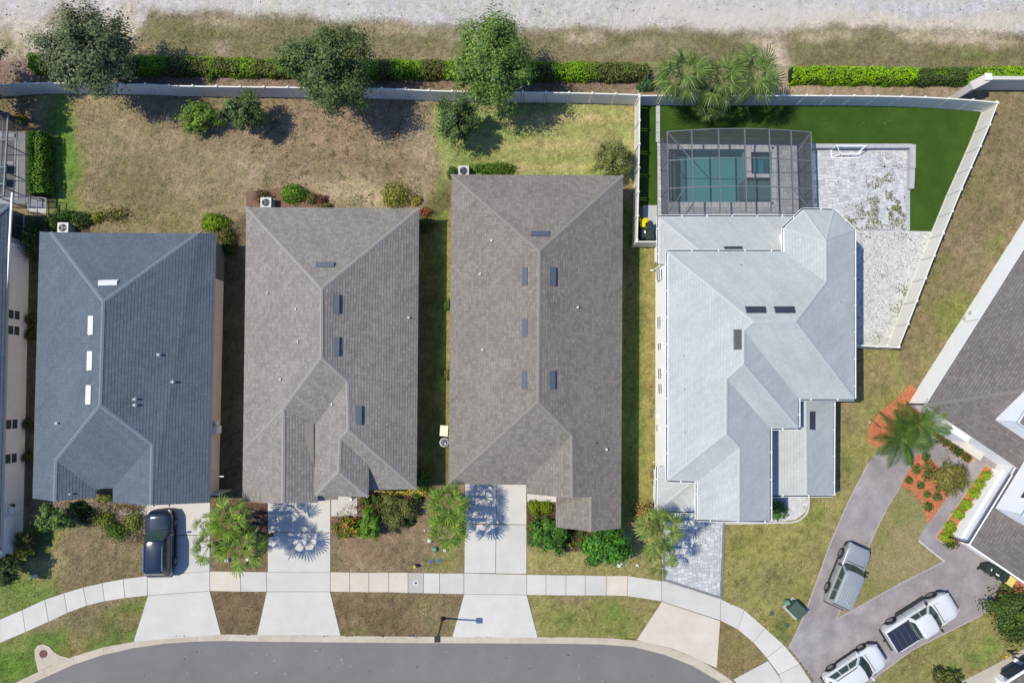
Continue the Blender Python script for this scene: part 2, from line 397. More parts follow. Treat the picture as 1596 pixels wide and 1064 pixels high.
def water_mat():
    m = bpy.data.materials.new('pool_water'); m.use_nodes = True; n = m.node_tree.nodes; l = m.node_tree.links; n.clear()
    out = n.new('ShaderNodeOutputMaterial'); mix = n.new('ShaderNodeMixShader'); t = n.new('ShaderNodeBsdfTransparent')
    g = n.new('ShaderNodeBsdfGlossy'); g.inputs['Roughness'].default_value = 0.03
    t.inputs[0].default_value = (0.60, 0.84, 0.90, 1)
    fr = n.new('ShaderNodeFresnel'); fr.inputs[0].default_value = 1.33
    tc = n.new('ShaderNodeTexCoord'); no = n.new('ShaderNodeTexNoise'); no.inputs['Scale'].default_value = 2.2; no.inputs['Detail'].default_value = 4
    l.new(tc.outputs['Object'], no.inputs['Vector']); b = n.new('ShaderNodeBump'); b.inputs['Strength'].default_value = 0.25
    b.inputs['Distance'].default_value = 0.05; l.new(no.outputs['Fac'], b.inputs['Height'])
    l.new(b.outputs[0], fr.inputs['Normal']); l.new(b.outputs[0], g.inputs['Normal'])
    l.new(fr.outputs[0], mix.inputs[0]); l.new(t.outputs[0], mix.inputs[1]); l.new(g.outputs[0], mix.inputs[2]); l.new(mix.outputs[0], out.inputs[0])
    return m
M_water = water_mat()

# ------------------------------------------------------------------ layout lines (photo pixels, ground level)
ROAD_N = smooth_line([(-160, 1130), (-60, 1110), (40, 1069), (115, 1035), (180, 1015), (250, 1003), (330, 998), (400, 999), (600, 1001), (800, 1002), (920, 1003), (985, 1007), (1040, 1021), (1090, 1042), (1130, 1068), (1160, 1100), (1175, 1140)])
CURB_N = smooth_line([(-165, 1120), (-65, 1098), (25, 1063), (60, 1046), (110, 1024), (165, 1007), (210, 999), (260, 992), (345, 988), (400, 989), (600, 991), (800, 992), (920, 993), (992, 997), (1050, 1011), (1100, 1033), (1143, 1062), (1172, 1096), (1190, 1140)])
WALK_N = [(-120, 1010), (-60, 990), (0, 965), (35, 950), (70, 934), (100, 924), (130, 915), (160, 908), (192, 902), (230, 897), (327, 890), (375, 890.5), (415, 891), (515, 891), (545, 891.5), (575, 892), (606, 892), (636, 892), (660, 892.5), (685, 893), (723, 893), (821, 895), (851, 895.5), (882, 896), (912, 896), (945, 897), (978, 897), (1031, 905), (1123, 933), (1160, 950), (1192, 978), (1221, 1004), (1246, 1034), (1268, 1068), (1285, 1110)]
WALK_S = [(-120, 1048), (-60, 1026), (0, 1001), (40, 984), (76, 968), (105, 954), (135, 943), (163, 936), (195, 931), (230, 927), (327, 920), (375, 921), (416, 921), (515, 921), (545, 921.5), (575, 922), (606, 922), (636, 923), (660, 923.5), (685, 924), (723, 925), (821, 926), (851, 926.5), (882, 927), (912, 927), (945, 927), (978, 928), (1031, 936), (1123, 966), (1150, 980), (1174, 1000), (1195, 1024), (1214, 1050), (1225, 1080), (1235, 1120)]
POOL = [(1042, 233), (1203, 233), (1203, 316), (1042, 316)]

# ------------------------------------------------------------------ ground sheet
def px_color_field(X, Y):
    """natural colour of grass / soil, by place"""
    px, py = world_to_px(X, Y)
    w1 = (fbm(X, Y, 0.22, 3) - 0.5); w2 = (fbm(X, Y, 0.22, 71) - 0.5)
    qx = px + w1 * 60 + (fbm(X, Y, 1.6, 5) - 0.5) * 22; qy = py + w2 * 60 + (fbm(X, Y, 1.6, 9) - 0.5) * 22
    sx = px + w1 * 14 + (fbm(X, Y, 1.8, 5) - 0.5) * 12; sy = py + w2 * 14 + (fbm(X, Y, 1.8, 9) - 0.5) * 12
    def rgb(*c): return np.array([lin(v) / KALB for v in c])
    out = np.zeros(px.shape + (3,)); out[...] = rgb(136, 121, 92)
    def blob(cx, cy, rx, ry, c, s=1.0, soft=0.5, warp=True):
        ax, ay = (qx, qy) if warp else (sx, sy)
        d = np.sqrt(((ax - cx) / rx) ** 2 + ((ay - cy) / ry) ** 2)
        a = np.clip((1 + soft - d) / (2 * soft), 0, 1); a = a * a * (3 - 2 * a) * s
        out[...] = out * (1 - a[..., None]) + rgb(*c) * a[..., None]
    def band(poly, c, s=1.0, warp=False):
        ax, ay = (qx, qy) if warp else (sx, sy)
        a = inside(poly, ax, ay) * s
        out[...] = out * (1 - a[..., None]) + rgb(*c) * a[..., None]
    # strip north of the hedge
    band([(-400, -300), (2000, -300), (2000, 60), (1460, 47), (1300, 41), (1200, 52), (1000, 46), (800, 48), (700, 42), (600, 30), (420, 26), (240, 18), (200, 60), (0, 90), (-400, 90)], (190, 189, 181))
    band([(-400, -300), (215, -300), (215, 40), (190, 80), (-400, 90)], (196, 179, 160), 0.85)
    blob(60, 5, 120, 26, (196, 190, 188), 0.7)
    blob(1100, 26, 110, 20, (214, 208, 200), 0.8); blob(1400, 38, 200, 10, (212, 198, 182), 0.9)
    blob(900, 4, 1500, 14, (188, 190, 188), 0.6); blob(1480, 8, 160, 12, (184, 190, 196), 0.6); blob(640, 22, 120, 8, (188, 192, 196), 0.6); blob(1260, 20, 70, 10, (212, 206, 196), 0.7)
    blob(85, 22, 26, 12, (150, 132, 104), 0.8)
    band([(232, 20), (420, 28), (610, 34), (710, 46), (800, 52), (1000, 50), (1180, 50), (1180, 100), (1000, 112), (232, 100)], (131, 120, 88))
    blob(300, 50, 60, 16, (104, 110, 70), 0.75); blob(450, 60, 90, 14, (108, 112, 74), 0.6); blob(640, 56, 110, 8, (112, 114, 78), 0.55)
    blob(350, 60, 22, 10, (182, 164, 138), 0.7); blob(610, 42, 60, 6, (178, 158, 130), 0.7); blob(950, 70, 130, 18, (120, 114, 82), 0.6)
    blob(1000, 78, 40, 10, (160, 146, 118), 0.6); blob(1120, 66, 50, 10, (106, 108, 74), 0.6)
    band([(1222, 50), (1300, 38), (1420, 50), (1560, 60), (1640, 52), (1640, 108), (1232, 104)], (126, 116, 84))
    blob(1290, 70, 60, 16, (112, 112, 78), 0.6); blob(1500, 60, 60, 10, (186, 168, 146), 0.8); blob(1500, 88, 60, 9, (108, 118, 70), 0.7); blob(1540, 80, 60, 8, (112, 124, 70), 0.5)
    blob(1205, 90, 20, 36, (196, 178, 156), 0.9); blob(20, 75, 40, 26, (190, 168, 146), 0.8); blob(5, 60, 12, 30, (128, 122, 88), 0.8); blob(160, 60, 60, 20, (176, 156, 130), 0.6)
    g_ = np.random.default_rng(4)
    for k_ in range(34):
        x_ = g_.uniform(230, 1600); yb_ = np.interp(x_, [230, 420, 600, 800, 1000, 1200, 1300, 1460, 1600], [22, 30, 36, 52, 50, 54, 44, 52, 56])
        up = k_ % 2; blob(x_, yb_ + (-4 if up else 9), g_.uniform(10, 42), g_.uniform(3, 8), (132, 120, 92) if up else (192, 174, 148), g_.uniform(0.5, 0.85), 0.6, False)
    # mulch strips between hedge and fence
    band([(-50, 92), (160, 96), (1015, 112), (1060, 140), (-50, 140)], (142, 116, 102)); blob(330, 126, 90, 8, (166, 144, 128), 0.6); blob(900, 132, 120, 8, (160, 134, 118), 0.6); blob(700, 132, 50, 8, (160, 128, 110), 0.5)
    band([(1225, 122), (1540, 128), (1540, 160), (1215, 156)], (160, 134, 112)); blob(1230, 128, 30, 22, (176, 152, 128), 0.8)
    # back yards
    band([(52, 148), (384, 152), (384, 362), (52, 362)], (146, 128, 98))
    blob(95, 250, 20, 110, (104, 142, 52), 0.95, 0.6); blob(88, 160, 20, 24, (138, 150, 82), 0.7); blob(70, 190, 16, 22, (168, 148, 112), 0.6); blob(108, 305, 16, 40, (116, 132, 66), 0.8)
    blob(210, 290, 60, 44, (124, 114, 78), 0.7); blob(180, 215, 60, 30, (158, 138, 106), 0.6); blob(300, 260, 60, 60, (150, 130, 100), 0.6); blob(270, 310, 40, 24, (134, 124, 84), 0.6); blob(130, 160, 30, 10, (180, 156, 118), 0.6)
    blob(250, 340, 70, 14, (128, 120, 80), 0.6)
    band([(384, 152), (680, 158), (680, 330), (384, 330)], (152, 127, 102))
    blob(490, 210, 110, 34, (158, 130, 104), 0.7); blob(400, 250, 30, 16, (184, 164, 136), 0.6); blob(560, 305, 90, 22, (182, 160, 128), 0.85); blob(650, 230, 16, 60, (174, 150, 122), 0.6); blob(600, 250, 40, 12, (138, 116, 92), 0.6)
    blob(470, 250, 40, 14, (134, 118, 88), 0.5)
    blob(684, 300, 10, 50, (122, 136, 74), 0.8, 0.6)
    band([(676, 160), (990, 166), (990, 280), (690, 280), (676, 240)], (142, 156, 90))
    blob(740, 250, 50, 26, (124, 138, 68), 0.7); blob(880, 187, 90, 5, (192, 166, 120), 0.95, .8, False); blob(900, 202, 70, 4, (184, 164, 120), 0.75, .8, False); blob(860, 225, 95, 5, (194, 168, 120), 0.95, .8, False); blob(870, 240, 80, 3, (180, 160, 114), 0.7, .8, False); blob(850, 258, 80, 5, (190, 166, 118), 0.95, .8, False)
    blob(930, 215, 40, 8, (168, 152, 108), 0.6); blob(885, 205, 60, 4, (112, 132, 60), 0.6); blob(880, 245, 24, 8, (118, 136, 64), 0.7); blob(960, 170, 60, 12, (162, 142, 104), 0.7); blob(810, 215, 30, 5, (116, 134, 62), 0.6)
    # side yards
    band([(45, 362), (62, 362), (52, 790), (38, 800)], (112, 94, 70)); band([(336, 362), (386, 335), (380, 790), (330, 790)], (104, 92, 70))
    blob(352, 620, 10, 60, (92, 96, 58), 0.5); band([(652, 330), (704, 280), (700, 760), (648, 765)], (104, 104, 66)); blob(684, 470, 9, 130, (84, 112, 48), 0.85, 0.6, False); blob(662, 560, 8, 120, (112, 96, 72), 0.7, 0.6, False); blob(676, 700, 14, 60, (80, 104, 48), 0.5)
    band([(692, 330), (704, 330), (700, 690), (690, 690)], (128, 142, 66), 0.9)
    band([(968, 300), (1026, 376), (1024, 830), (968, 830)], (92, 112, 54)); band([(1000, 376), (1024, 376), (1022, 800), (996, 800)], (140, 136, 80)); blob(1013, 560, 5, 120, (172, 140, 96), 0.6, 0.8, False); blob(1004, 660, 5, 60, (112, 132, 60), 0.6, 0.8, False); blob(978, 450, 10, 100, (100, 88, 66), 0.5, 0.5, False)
    # front yards
    band([(-60, 870), (90, 850), (110, 935), (-60, 990)], (112, 128, 64)); band([(80, 845), (235, 800), (235, 905), (90, 930)], (132, 114, 86)); blob(78, 885, 26, 26, (176, 150, 110), 0.85); blob(85, 845, 14, 26, (126, 134, 70), 0.8); blob(62, 905, 22, 14, (104, 128, 58), 0.6); blob(205, 850, 24, 20, (144, 124, 94), 0.5)
    band([(40, 810), (82, 810), (82, 870), (40, 870)], (92, 108, 58))
    band([(326, 780), (418, 780), (418, 893), (326, 893)], (128, 104, 80)); blob(350, 870, 40, 18, (134, 118, 78), 0.7)
    band([(515, 800), (724, 760), (724, 895), (515, 895)], (142, 116, 92)); blob(600, 850, 60, 10, (126, 100, 78), 0.5); blob(692, 870, 30, 26, (128, 132, 72), 0.8); blob(640, 860, 16, 26, (128, 118, 88), 0.6); blob(660, 790, 16, 40, (158, 130, 104), 0.7); blob(560, 882, 40, 8, (160, 136, 106), 0.6)
    band([(820, 850), (1036, 800), (1036, 905), (820, 898)], (146, 142, 88)); blob(850, 876, 50, 10, (150, 148, 86), 0.5); blob(900, 892, 110, 4, (158, 128, 92), 0.7, 0.8, False); blob(1000, 840, 22, 34, (150, 134, 92), 0.6); blob(985, 806, 16, 8, (128, 140, 70), 0.6)
    # verges
    band([(-60, 1020), (230, 925), (210, 1002), (60, 1050), (-60, 1110)], (104, 122, 58)); blob(140, 965, 50, 20, (128, 114, 82), 0.8); blob(165, 970, 18, 16, (92, 104, 54), 0.7); blob(110, 995, 14, 12, (150, 120, 84), 0.7); blob(20, 1040, 50, 26, (92, 126, 44), 0.8); blob(80, 985, 30, 12, (104, 128, 52), 0.7); blob(30, 1000, 24, 12, (126, 134, 72), 0.5); blob(205, 950, 26, 12, (128, 110, 80), 0.6)
    band([(326, 918), (418, 918), (402, 992), (346, 992)], (118, 96, 72)); blob(372, 955, 20, 16, (132, 106, 82), 0.5)
    band([(515, 919), (724, 922), (706, 995), (532, 995)], (128, 104, 78)); blob(600, 960, 50, 16, (112, 92, 66), 0.5); blob(670, 950, 30, 26, (140, 124, 88), 0.7); blob(705, 975, 20, 20, (110, 120, 62), 0.7); blob(550, 985, 40, 4, (92, 110, 52), 0.7, 0.8, False); blob(555, 968, 6, 4, (186, 164, 128), 0.8); blob(640, 930, 24, 6, (104, 108, 62), 0.6)
    band([(820, 925), (1034, 930), (994, 1000), (838, 997)], (132, 134, 76)); blob(880, 945, 40, 10, (146, 122, 88), 0.7); blob(960, 960, 30, 24, (112, 128, 58), 0.7); blob(920, 985, 50, 8, (110, 126, 58), 0.6); blob(1000, 945, 24, 14, (144, 120, 82), 0.6); blob(860, 975, 24, 14, (124, 134, 68), 0.6)
    band([(1122, 962), (1205, 1030), (1143, 1060), (1115, 1042)], (136, 116, 78)); blob(1150, 1020, 22, 16, (128, 124, 72), 0.6)
    # lot E front / east side
    band([(1126, 812), (1310, 770), (1345, 530), (1430, 530), (1420, 640), (1350, 720), (1230, 1012), (1126, 936)], (140, 138, 82))
    blob(1180, 850, 50, 26, (142, 142, 78), 0.6); blob(1150, 835, 26, 12, (128, 130, 70), 0.6); blob(1270, 810, 26, 16, (122, 138, 66), 0.7); blob(1200, 905, 26, 22, (124, 124, 76), 0.6); blob(1290, 800, 6, 60, (172, 150, 108), 0.5)
    blob(1310, 700, 14, 46, (132, 140, 74), 0.7, 0.6, False); blob(1325, 640, 14, 50, (152, 134, 96), 0.7); blob(1310, 740, 12, 22, (104, 112, 60), 0.6); blob(1365, 590, 30, 34, (148, 126, 92), 0.7); blob(1360, 560, 20, 10, (140, 138, 80), 0.6); blob(1370, 610, 20, 10, (110, 112, 66), 0.5)
    blob(1230, 975, 20, 24, (96, 112, 56), 0.6); blob(1262, 890, 14, 40, (128, 116, 78), 0.6); blob(1250, 935, 12, 18, (104, 112, 58), 0.6)
    # open ground east of the diagonal fence
    band([(1536, 150), (1660, 150), (1660, 300), (1420, 640), (1400, 545), (1556, 160)], (138, 120, 88)); blob(1560, 220, 40, 40, (132, 116, 82), 0.7); blob(1520, 300, 26, 26, (106, 116, 66), 0.6); blob(1460, 430, 26, 22, (116, 118, 70), 0.6)
    blob(1500, 420, 40, 30, (146, 124, 94), 0.6); blob(1480, 490, 40, 26, (112, 122, 62), 0.8); blob(1430, 500, 20, 24, (148, 126, 94), 0.6); blob(1550, 300, 40, 30, (136, 118, 84), 0.6); blob(1500, 500, 26, 30, (128, 136, 72), 0.5); blob(1548, 410, 20, 16, (118, 122, 70), 0.6); blob(1575, 385, 16, 20, (148, 128, 96), 0.6)
    blob(1440, 560, 20, 30, (132, 128, 78), 0.6); blob(1566, 391, 9, 7, (62, 128, 30), 0.95); blob(1460, 411, 9, 6, (78, 112, 42), 0.8); blob(1575, 350, 14, 10, (126, 118, 76), 0.6)
    # lot F
    band([(1376, 1046), (1440, 1004), (1565, 905), (1660, 880), (1660, 1100), (1330, 1100)], (132, 132, 80)); blob(1490, 1040, 26, 12, (92, 138, 48), 0.8); blob(1540, 1005, 24, 14, (112, 136, 60), 0.7); blob(1430, 1020, 30, 14, (142, 126, 84), 0.6); blob(1520, 1040, 20, 12, (150, 126, 88), 0.6); blob(1500, 990, 40, 12, (140, 140, 82), 0.5)
    return out

dense_x = np.arange(-47, 47.01, 0.14); dense_y = np.arange(-32, 38.01, 0.14)
gx = np.concatenate([[-900, -400, -200, -120, -80, -60, -52], dense_x, [52, 60, 80, 120, 200, 400, 900]])
gy = np.concatenate([[-900, -400, -200, -120, -80, -60, -45, -37], dense_y, [43, 52, 64, 80, 120, 200, 400, 900]])
GX, GY = np.meshgrid(gx, gy, indexing='ij')
gz = (fbm(GX, GY, 0.5, 41) - 0.5) * 0.03 + (fbm(GX, GY, 4.0, 43, 2) - 0.5) * 0.03 - 0.012
road_poly = polyw(ROAD_N + [(1175, 1400), (-160, 1400)])
carve = inside(polyw([(p[0], p[1] - 6) for p in ROAD_N] + [(1175, 1400), (-160, 1400)]), GX, GY)
gz[carve] = -0.3
gz[inside(polyw(POOL), GX, GY)] = -2.2
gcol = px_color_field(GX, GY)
def blur(a, k):
    for ax in (0, 1):
        c = np.cumsum(np.concatenate([np.repeat(np.take(a, [0], ax), k + 1, ax), a, np.repeat(np.take(a, [-1], ax), k, ax)], ax), ax)
        n = a.shape[ax]; a = (np.take(c, np.arange(2 * k + 1, 2 * k + 1 + n), ax) - np.take(c, np.arange(0, n), ax)) / (2 * k + 1)
    return a
far_ = (np.abs(GX) > 47.5) | (GY > 38.5) | (GY < -32.5); gcol[far_] = [lin(v) / KALB for v in (168, 156, 132)]
gcol = 0.65 * blur(blur(gcol, 2), 2) + 0.35 * blur(gcol, 1)
f1 = fbm(GX, GY, 3.4, 23) - 0.5; f2 = fbm(GX, GY, 0.7, 29) - 0.5; f3 = fbm(GX, GY, 1.5, 31) - 0.5; f4 = fbm(GX, GY, 6.0, 37, 2) - 0.5
val = 1.20 + 0.9 * f1 + 0.35 * f2 + 0.6 * f4
hue = np.stack([1 + 0.45 * f3, 1 + 0.1 * f3, 1 + 0.5 * f3], -1)
lum = gcol.mean(-1, keepdims=True); calm = np.clip((lum - 0.26) / 0.10, 0, 1)
gcol = gcol * (1 + ((val[..., None] * hue) - 1) * (1 - 0.8 * calm))
gcol[far_] = [lin(v) / KALB for v in (168, 156, 132)]; calm[far_] = 0.5
q_ = gcol[..., 0] / np.maximum(1e-4, gcol[..., 1]); q2 = q_ + 0.08 * np.exp(-((q_ - 0.95) / 0.13) ** 2) - 0.33 * np.maximum(0, q_ - 1.12)
gcol[..., 0] = gcol[..., 1] * q2
gcol = gcol * 0.94 + gcol.mean(-1, keepdims=True) * 0.06
nx, ny = GX.shape
idx = np.arange(nx * ny).reshape(nx, ny)
gf = np.stack([idx[:-1, :-1], idx[1:, :-1], idx[1:, 1:], idx[:-1, 1:]], -1).reshape(-1, 4)
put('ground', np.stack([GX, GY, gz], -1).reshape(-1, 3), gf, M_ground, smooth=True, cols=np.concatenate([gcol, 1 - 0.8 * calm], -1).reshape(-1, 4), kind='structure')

# ------------------------------------------------------------------ street, kerb, sidewalk, driveways
mb = MB(); mb.prism(road_poly, -0.25, -0.10); mb.put('road', M_asph, kind='structure')

def strip_slabs(parent, name, a, b, z0, z1, mat, gap=0.018):
    """slabs between two matched pixel lines"""
    for i in range(len(a) - 1):
        q = [P(*a[i]), P(*a[i + 1]), P(*b[i + 1]), P(*b[i])]
        c = sum(q, Vector()) / 4
        pts = []
        for k, p in enumerate(q):
            along = (q[1] - q[0]).normalized(); s = gap if k in (0, 3) else -gap
            pts.append(tuple((p + along * s)[:2]))
        m = MB(); m.prism(pts, z0, z1 + rnd.uniform(-0.004, 0.004))
        mm = mat(i) if callable(mat) else mat
        m.put(name, mm, parent)

def setting(name, loc=(0, 0, 0)):
    o = bpy.data.objects.new(name, None); COL.objects.link(o); o['kind'] = 'structure'; o.location = loc
    ORG[o.name] = np.array(loc, float); return o

def resample(line, n):
    pts = [Vector(p) for p in line]; L = [0]
    for i in range(1, len(pts)): L.append(L[-1] + (pts[i] - pts[i - 1]).length)
    out = []
    for k in range(n):
        t = L[-1] * k / (n - 1); i = max(j for j in range(len(L)) if L[j] <= t + 1e-9); i = min(i, len(pts) - 2)
        u = (t - L[i]) / max(1e-9, L[i + 1] - L[i]); out.append(tuple(pts[i].lerp(pts[i + 1], u)))
    return out
curb = setting('curb')
strip_slabs(curb, 'curb_stone', resample(CURB_N, 30), resample(ROAD_N, 30), -0.2, 0.015, M_curb, 0.006)
gutter_pan = setting('gutter_pan')
sidewalk = setting('sidewalk')
def wmat(i):
    if i == 17: return M_concg
    if i in (19, 20): return M_conc
    if i in (25, 26, 27, 28, 29, 30, 31, 32, 33): return M_concw if i in (25,) else M_conc
    return M_concw if i in (10, 12, 13, 14, 15, 16) and i != 12 else M_conc
strip_slabs(sidewalk, 'concrete_slab', WALK_N, WALK_S, -0.1, 0.03, wmat)

def slab_set(name, polys, mat, z=0.03, part='concrete_slab'):
    s = setting(name)
    for pl in polys:
        w = [Vector((*q, 0)) for q in polyw(pl)]; c = sum(w, Vector()) / len(w)
        w = [tuple((p + (c - p).normalized() * 0.012)[:2]) for p in w]
        m = MB(); m.prism(w, -0.1, z + rnd.uniform(-0.003, 0.003)); m.put(part, mat, s)
    return s
# aprons between sidewalk and kerb
slab_set('driveway_apron', [[(231, 927.5), (327, 920.5), (344.5, 988), (208.5, 999)]], M_conc)
slab_set('driveway_apron', [[(416, 921.5), (514.5, 921.5), (531, 990), (401, 989)]], M_conc)
slab_set('driveway_apron', [[(723.5, 925.5), (821, 926.5), (838, 993), (705, 992)]], M_conc)
slab_set('driveway_apron', [[(1031.5, 937), (1122.5, 967), (1117, 1040), (1050, 1010.5), (992.5, 996.5)]], M_concw)
slab_set('driveway_apron', [[(1143, 1058), (1197, 1029), (1216, 1056), (1224, 1080), (1178, 1100)]], M_conc)
# apron wings (flared edges)
slab_set('driveway', [[(229, 774), (328, 774), (327, 833), (229.5, 833)], [(229.5, 834), (327, 834), (327, 889.5), (230, 896.5)], [(186, 775), (228.5, 775), (228.5, 802), (186, 801)]], M_conc)
slab_set('driveway', [[(417.5, 776), (515, 776), (515, 829), (417.5, 828.5)], [(417.5, 829.5), (515, 829.5), (515, 890.5), (417.5, 890.5)], [(516, 770), (557, 770), (557, 804), (516, 804)]], M_conc)
slab_set('driveway', [[(725, 745), (774, 745), (773, 816), (725, 816)], [(774.5, 745), (820, 745), (820.5, 817), (773.5, 816)], [(724.5, 817), (773, 817), (772, 892.5), (724, 892.5)], [(773.5, 817.5), (820.5, 817.5), (820.5, 893.5), (772.5, 893)], [(821.5, 752), (867, 752), (867, 782), (821.5, 781)]], M_conc)
# lot G driveway, bottom right
slab_set('driveway', [[(1492, 1064), (1540, 1040), (1596, 1010), (1700, 962), (1700, 1150), (1470, 1150)]], material('beige_concrete', C(196, 188, 178), 0.9, 0.05, 1.6, 0.2, 60, coord='World'))

def sheet(name, pts, z, mat, z0=-0.1, kind='structure', curve=False):
    if curve: pts = smooth_line(pts + [pts[0]], 6)[:-1]
    m = MB(); m.prism(polyw(pts), z0, z); return m.put(name, mat, kind=kind)

# drain inlet pad near the kerb, bottom left
pad = sheet('drain_pad', [(60, 1046), (55, 1025), (54, 1012), (59, 1005), (68, 1003), (77, 1007), (84, 1015), (94, 1021), (110, 1025)], 0.03, M_curb)
mb = MB(); c0 = P(68, 1018, 0); mb.lathe((c0.x, c0.y, 0.031), [(0.29, 0), (0.29, 0.02), (0.25, 0.025), (0.24, 0.015)], 24)
tag(mb.put('manhole_cover', M_rust, origin=c0), 'round rusty brown manhole cover in a pale concrete pad by the kerb', 'manhole cover')

# mulch beds
sheet('orange_mulch_bed', [(1418, 598), (1396, 622), (1368, 645), (1354, 668), (1353, 688), (1366, 696), (1400, 684), (1440, 668), (1466, 662), (1450, 640), (1434, 622), (1427, 606)], 0.05, M_mulch_o, curve=True)
BEDS = {'a': [(1462, 662), (1450, 678), (1509, 724), (1520, 712), (1471, 668)],
        'b': [(1430, 706), (1403, 757), (1424, 764), (1436, 782), (1441, 800), (1446, 816), (1466, 788), (1490, 752), (1452, 716)],
        'c': [(1535, 723), (1551, 735), (1520, 780), (1484, 832), (1496, 840), (1485, 857), (1457, 837)]}
# pavers of lot F
def paver_stuff(name, poly, ang, w, h, z, mats_rgb, matx, parent, gap=0.012, excl=()):
    pl = np.array(polyw(poly)); ex = [np.array(polyw(e)) for e in excl]
    ca, sa = math.cos(ang), math.sin(ang)
    gap = 0.004; R = np.array([[ca, sa], [-sa, ca]]); loc = pl @ R.T
    x0, y0 = loc.min(0); x1, y1 = loc.max(0)
    i, j = np.meshgrid(np.arange(int((x1 - x0) / w) + 2), np.arange(int((y1 - y0) / h) + 2), indexing='ij')
    cx = x0 + (i + 0.5 * (j % 2)) * w; cy = y0 + (j + 0.5) * h
    cx = cx.ravel(); cy = cy.ravel()
    W = np.stack([cx, cy], 1) @ R
    keep = inside(pl, W[:, 0], W[:, 1])
    for e in ex: keep &= ~inside(e, W[:, 0], W[:, 1])
    cx = cx[keep]; cy = cy[keep]; n = len(cx)
    hw, hh = (w - gap) / 2, (h - gap) / 2
    off = np.array([[-hw, -hh], [hw, -hh], [hw, hh], [-hw, hh]])
    zt = z + rng.uniform(-0.0006, 0.0006, n)
    top = np.zeros((n, 4, 3)); bot = np.zeros((n, 4, 3))
    for k in range(4):
        q = np.stack([cx + off[k, 0], cy + off[k, 1]], 1) @ R
        top[:, k, :2] = q; bot[:, k, :2] = q; top[:, k, 2] = zt; bot[:, k, 2] = z - 0.05
    V = np.concatenate([top, bot], 1).reshape(-1, 3)
    b = (np.arange(n) * 8)[:, None, None]
    fs = np.array([[0, 1, 2, 3], [4, 5, 1, 0], [5, 6, 2, 1], [6, 7, 3, 2], [7, 4, 0, 3]])[None] + b
    pal = np.array([[lin(v) / KALB for v in c] for c in mats_rgb])
    mot = fbm(((np.stack([cx, cy], 1) @ R)[:, 0]), ((np.stack([cx, cy], 1) @ R)[:, 1]), 0.8, 55); cc = pal[rng.integers(0, len(pal), n)] * rng.uniform(0.975, 1.025, (n, 1)) * (0.72 + 0.52 * mot)[:, None]
    return put(name, V, fs.reshape(-1, 4), matx, parent, cols=np.repeat(cc, 8, 0), kind='stuff')

F_DRIVE = [(1229, 1008), (1243, 980), (1256, 950), (1270, 912), (1284, 872), (1297, 838), (1312, 803), (1326, 772), (1341, 744), (1352, 722), (1368, 706), (1390, 696), (1420, 680), (1446, 655), (1480, 655), (1560, 700), (1600, 740), (1640, 800), (1640, 900), (1568, 905), (1560, 920), (1546, 945), (1524, 960), (1420, 1012), (1376, 1045), (1340, 1080), (1282, 1080), (1262, 1048), (1240, 1020)]
F_WEDGE = [(1302, 965), (1318, 930), (1332, 898), (1350, 858), (1366, 822), (1382, 790), (1403, 757), (1424, 764), (1436, 782), (1441, 800), (1446, 816), (1430, 842), (1471, 874), (1440, 890), (1400, 910)]
fd = setting('paver_driveway')
m = MB(); m.prism(polyw(F_DRIVE), -0.1, 0.028); m.put('bedding_sand', M_jointd, fd)
paver_stuff('paver', F_DRIVE, math.radians(56), 0.22, 0.11, 0.034, [(169, 162, 165), (166, 159, 164), (171, 162, 165), (164, 159, 163), (168, 162, 165)], M_pvp, fd, excl=[F_WEDGE])
sheet('orange_mulch_bed', BEDS['a'], 0.07, M_mulch_o); sheet('orange_mulch_bed', BEDS['b'], 0.065, M_mulch_o); sheet('orange_mulch_bed', BEDS['c'], 0.07, M_mulch_o)
sheet('orange_mulch_bed', [(1568, 900), (1553, 922), (1543, 948), (1550, 962), (1572, 985), (1600, 985), (1660, 960), (1640, 900), (1600, 905)], 0.06, M_mulch_o)
# grass wedge between the two arms of the drive
wp = np.array(polyw([(1302, 965), (1318, 930), (1332, 898), (1350, 858), (1366, 822), (1382, 790), (1401, 757), (1426, 762), (1439, 782), (1444, 800), (1448, 814), (1431, 842), (1471, 874), (1440, 890), (1400, 910)]))
wx, wy = np.meshgrid(np.arange(wp[:, 0].min(), wp[:, 0].max(), 0.12), np.arange(wp[:, 1].min(), wp[:, 1].max(), 0.12), indexing='ij')
wi = inside(wp, wx, wy)
wz = 0.045 + (fbm(wx, wy, 3, 77) - 0.5) * 0.05
def rgbk(*c): return np.array([lin(v) / KALB for v in c])
t = fbm(wx, wy, 0.45, 91)[..., None]; t = np.clip((t - 0.35) / 0.3, 0, 1)
wcol = (rgbk(150, 138, 100) * (1 - t) + rgbk(130, 130, 80) * t) * (0.95 + 0.4 * fbm(wx, wy, 3.2, 12))[..., None]
wn = np.arange(wx.size).reshape(wx.shape); ok = wi[:-1, :-1] & wi[1:, :-1] & wi[1:, 1:] & wi[:-1, 1:]
wf = np.stack([wn[:-1, :-1], wn[1:, :-1], wn[1:, 1:], wn[:-1, 1:]], -1)[ok]
put('lawn_wedge', np.stack([wx, wy, wz], -1).reshape(-1, 3), wf, M_ground, smooth=True, cols=wcol.reshape(-1, 3), kind='structure')
def edging(pts, w=0.1, z=0.075, mat=M_conc, name='concrete_edging'):
    m = MB()
    for i in range(len(pts) - 1): m.bar(P(*pts[i], z - 0.08), P(*pts[i + 1], z - 0.08), w, 0.16)
    return m.put(name, mat, kind='structure')
edging([(1431, 842), (1471, 874)]); edging([(1471, 874), (1440, 890), (1400, 910), (1350, 938), (1302, 965)], 0.06, 0.06, M_edgem)
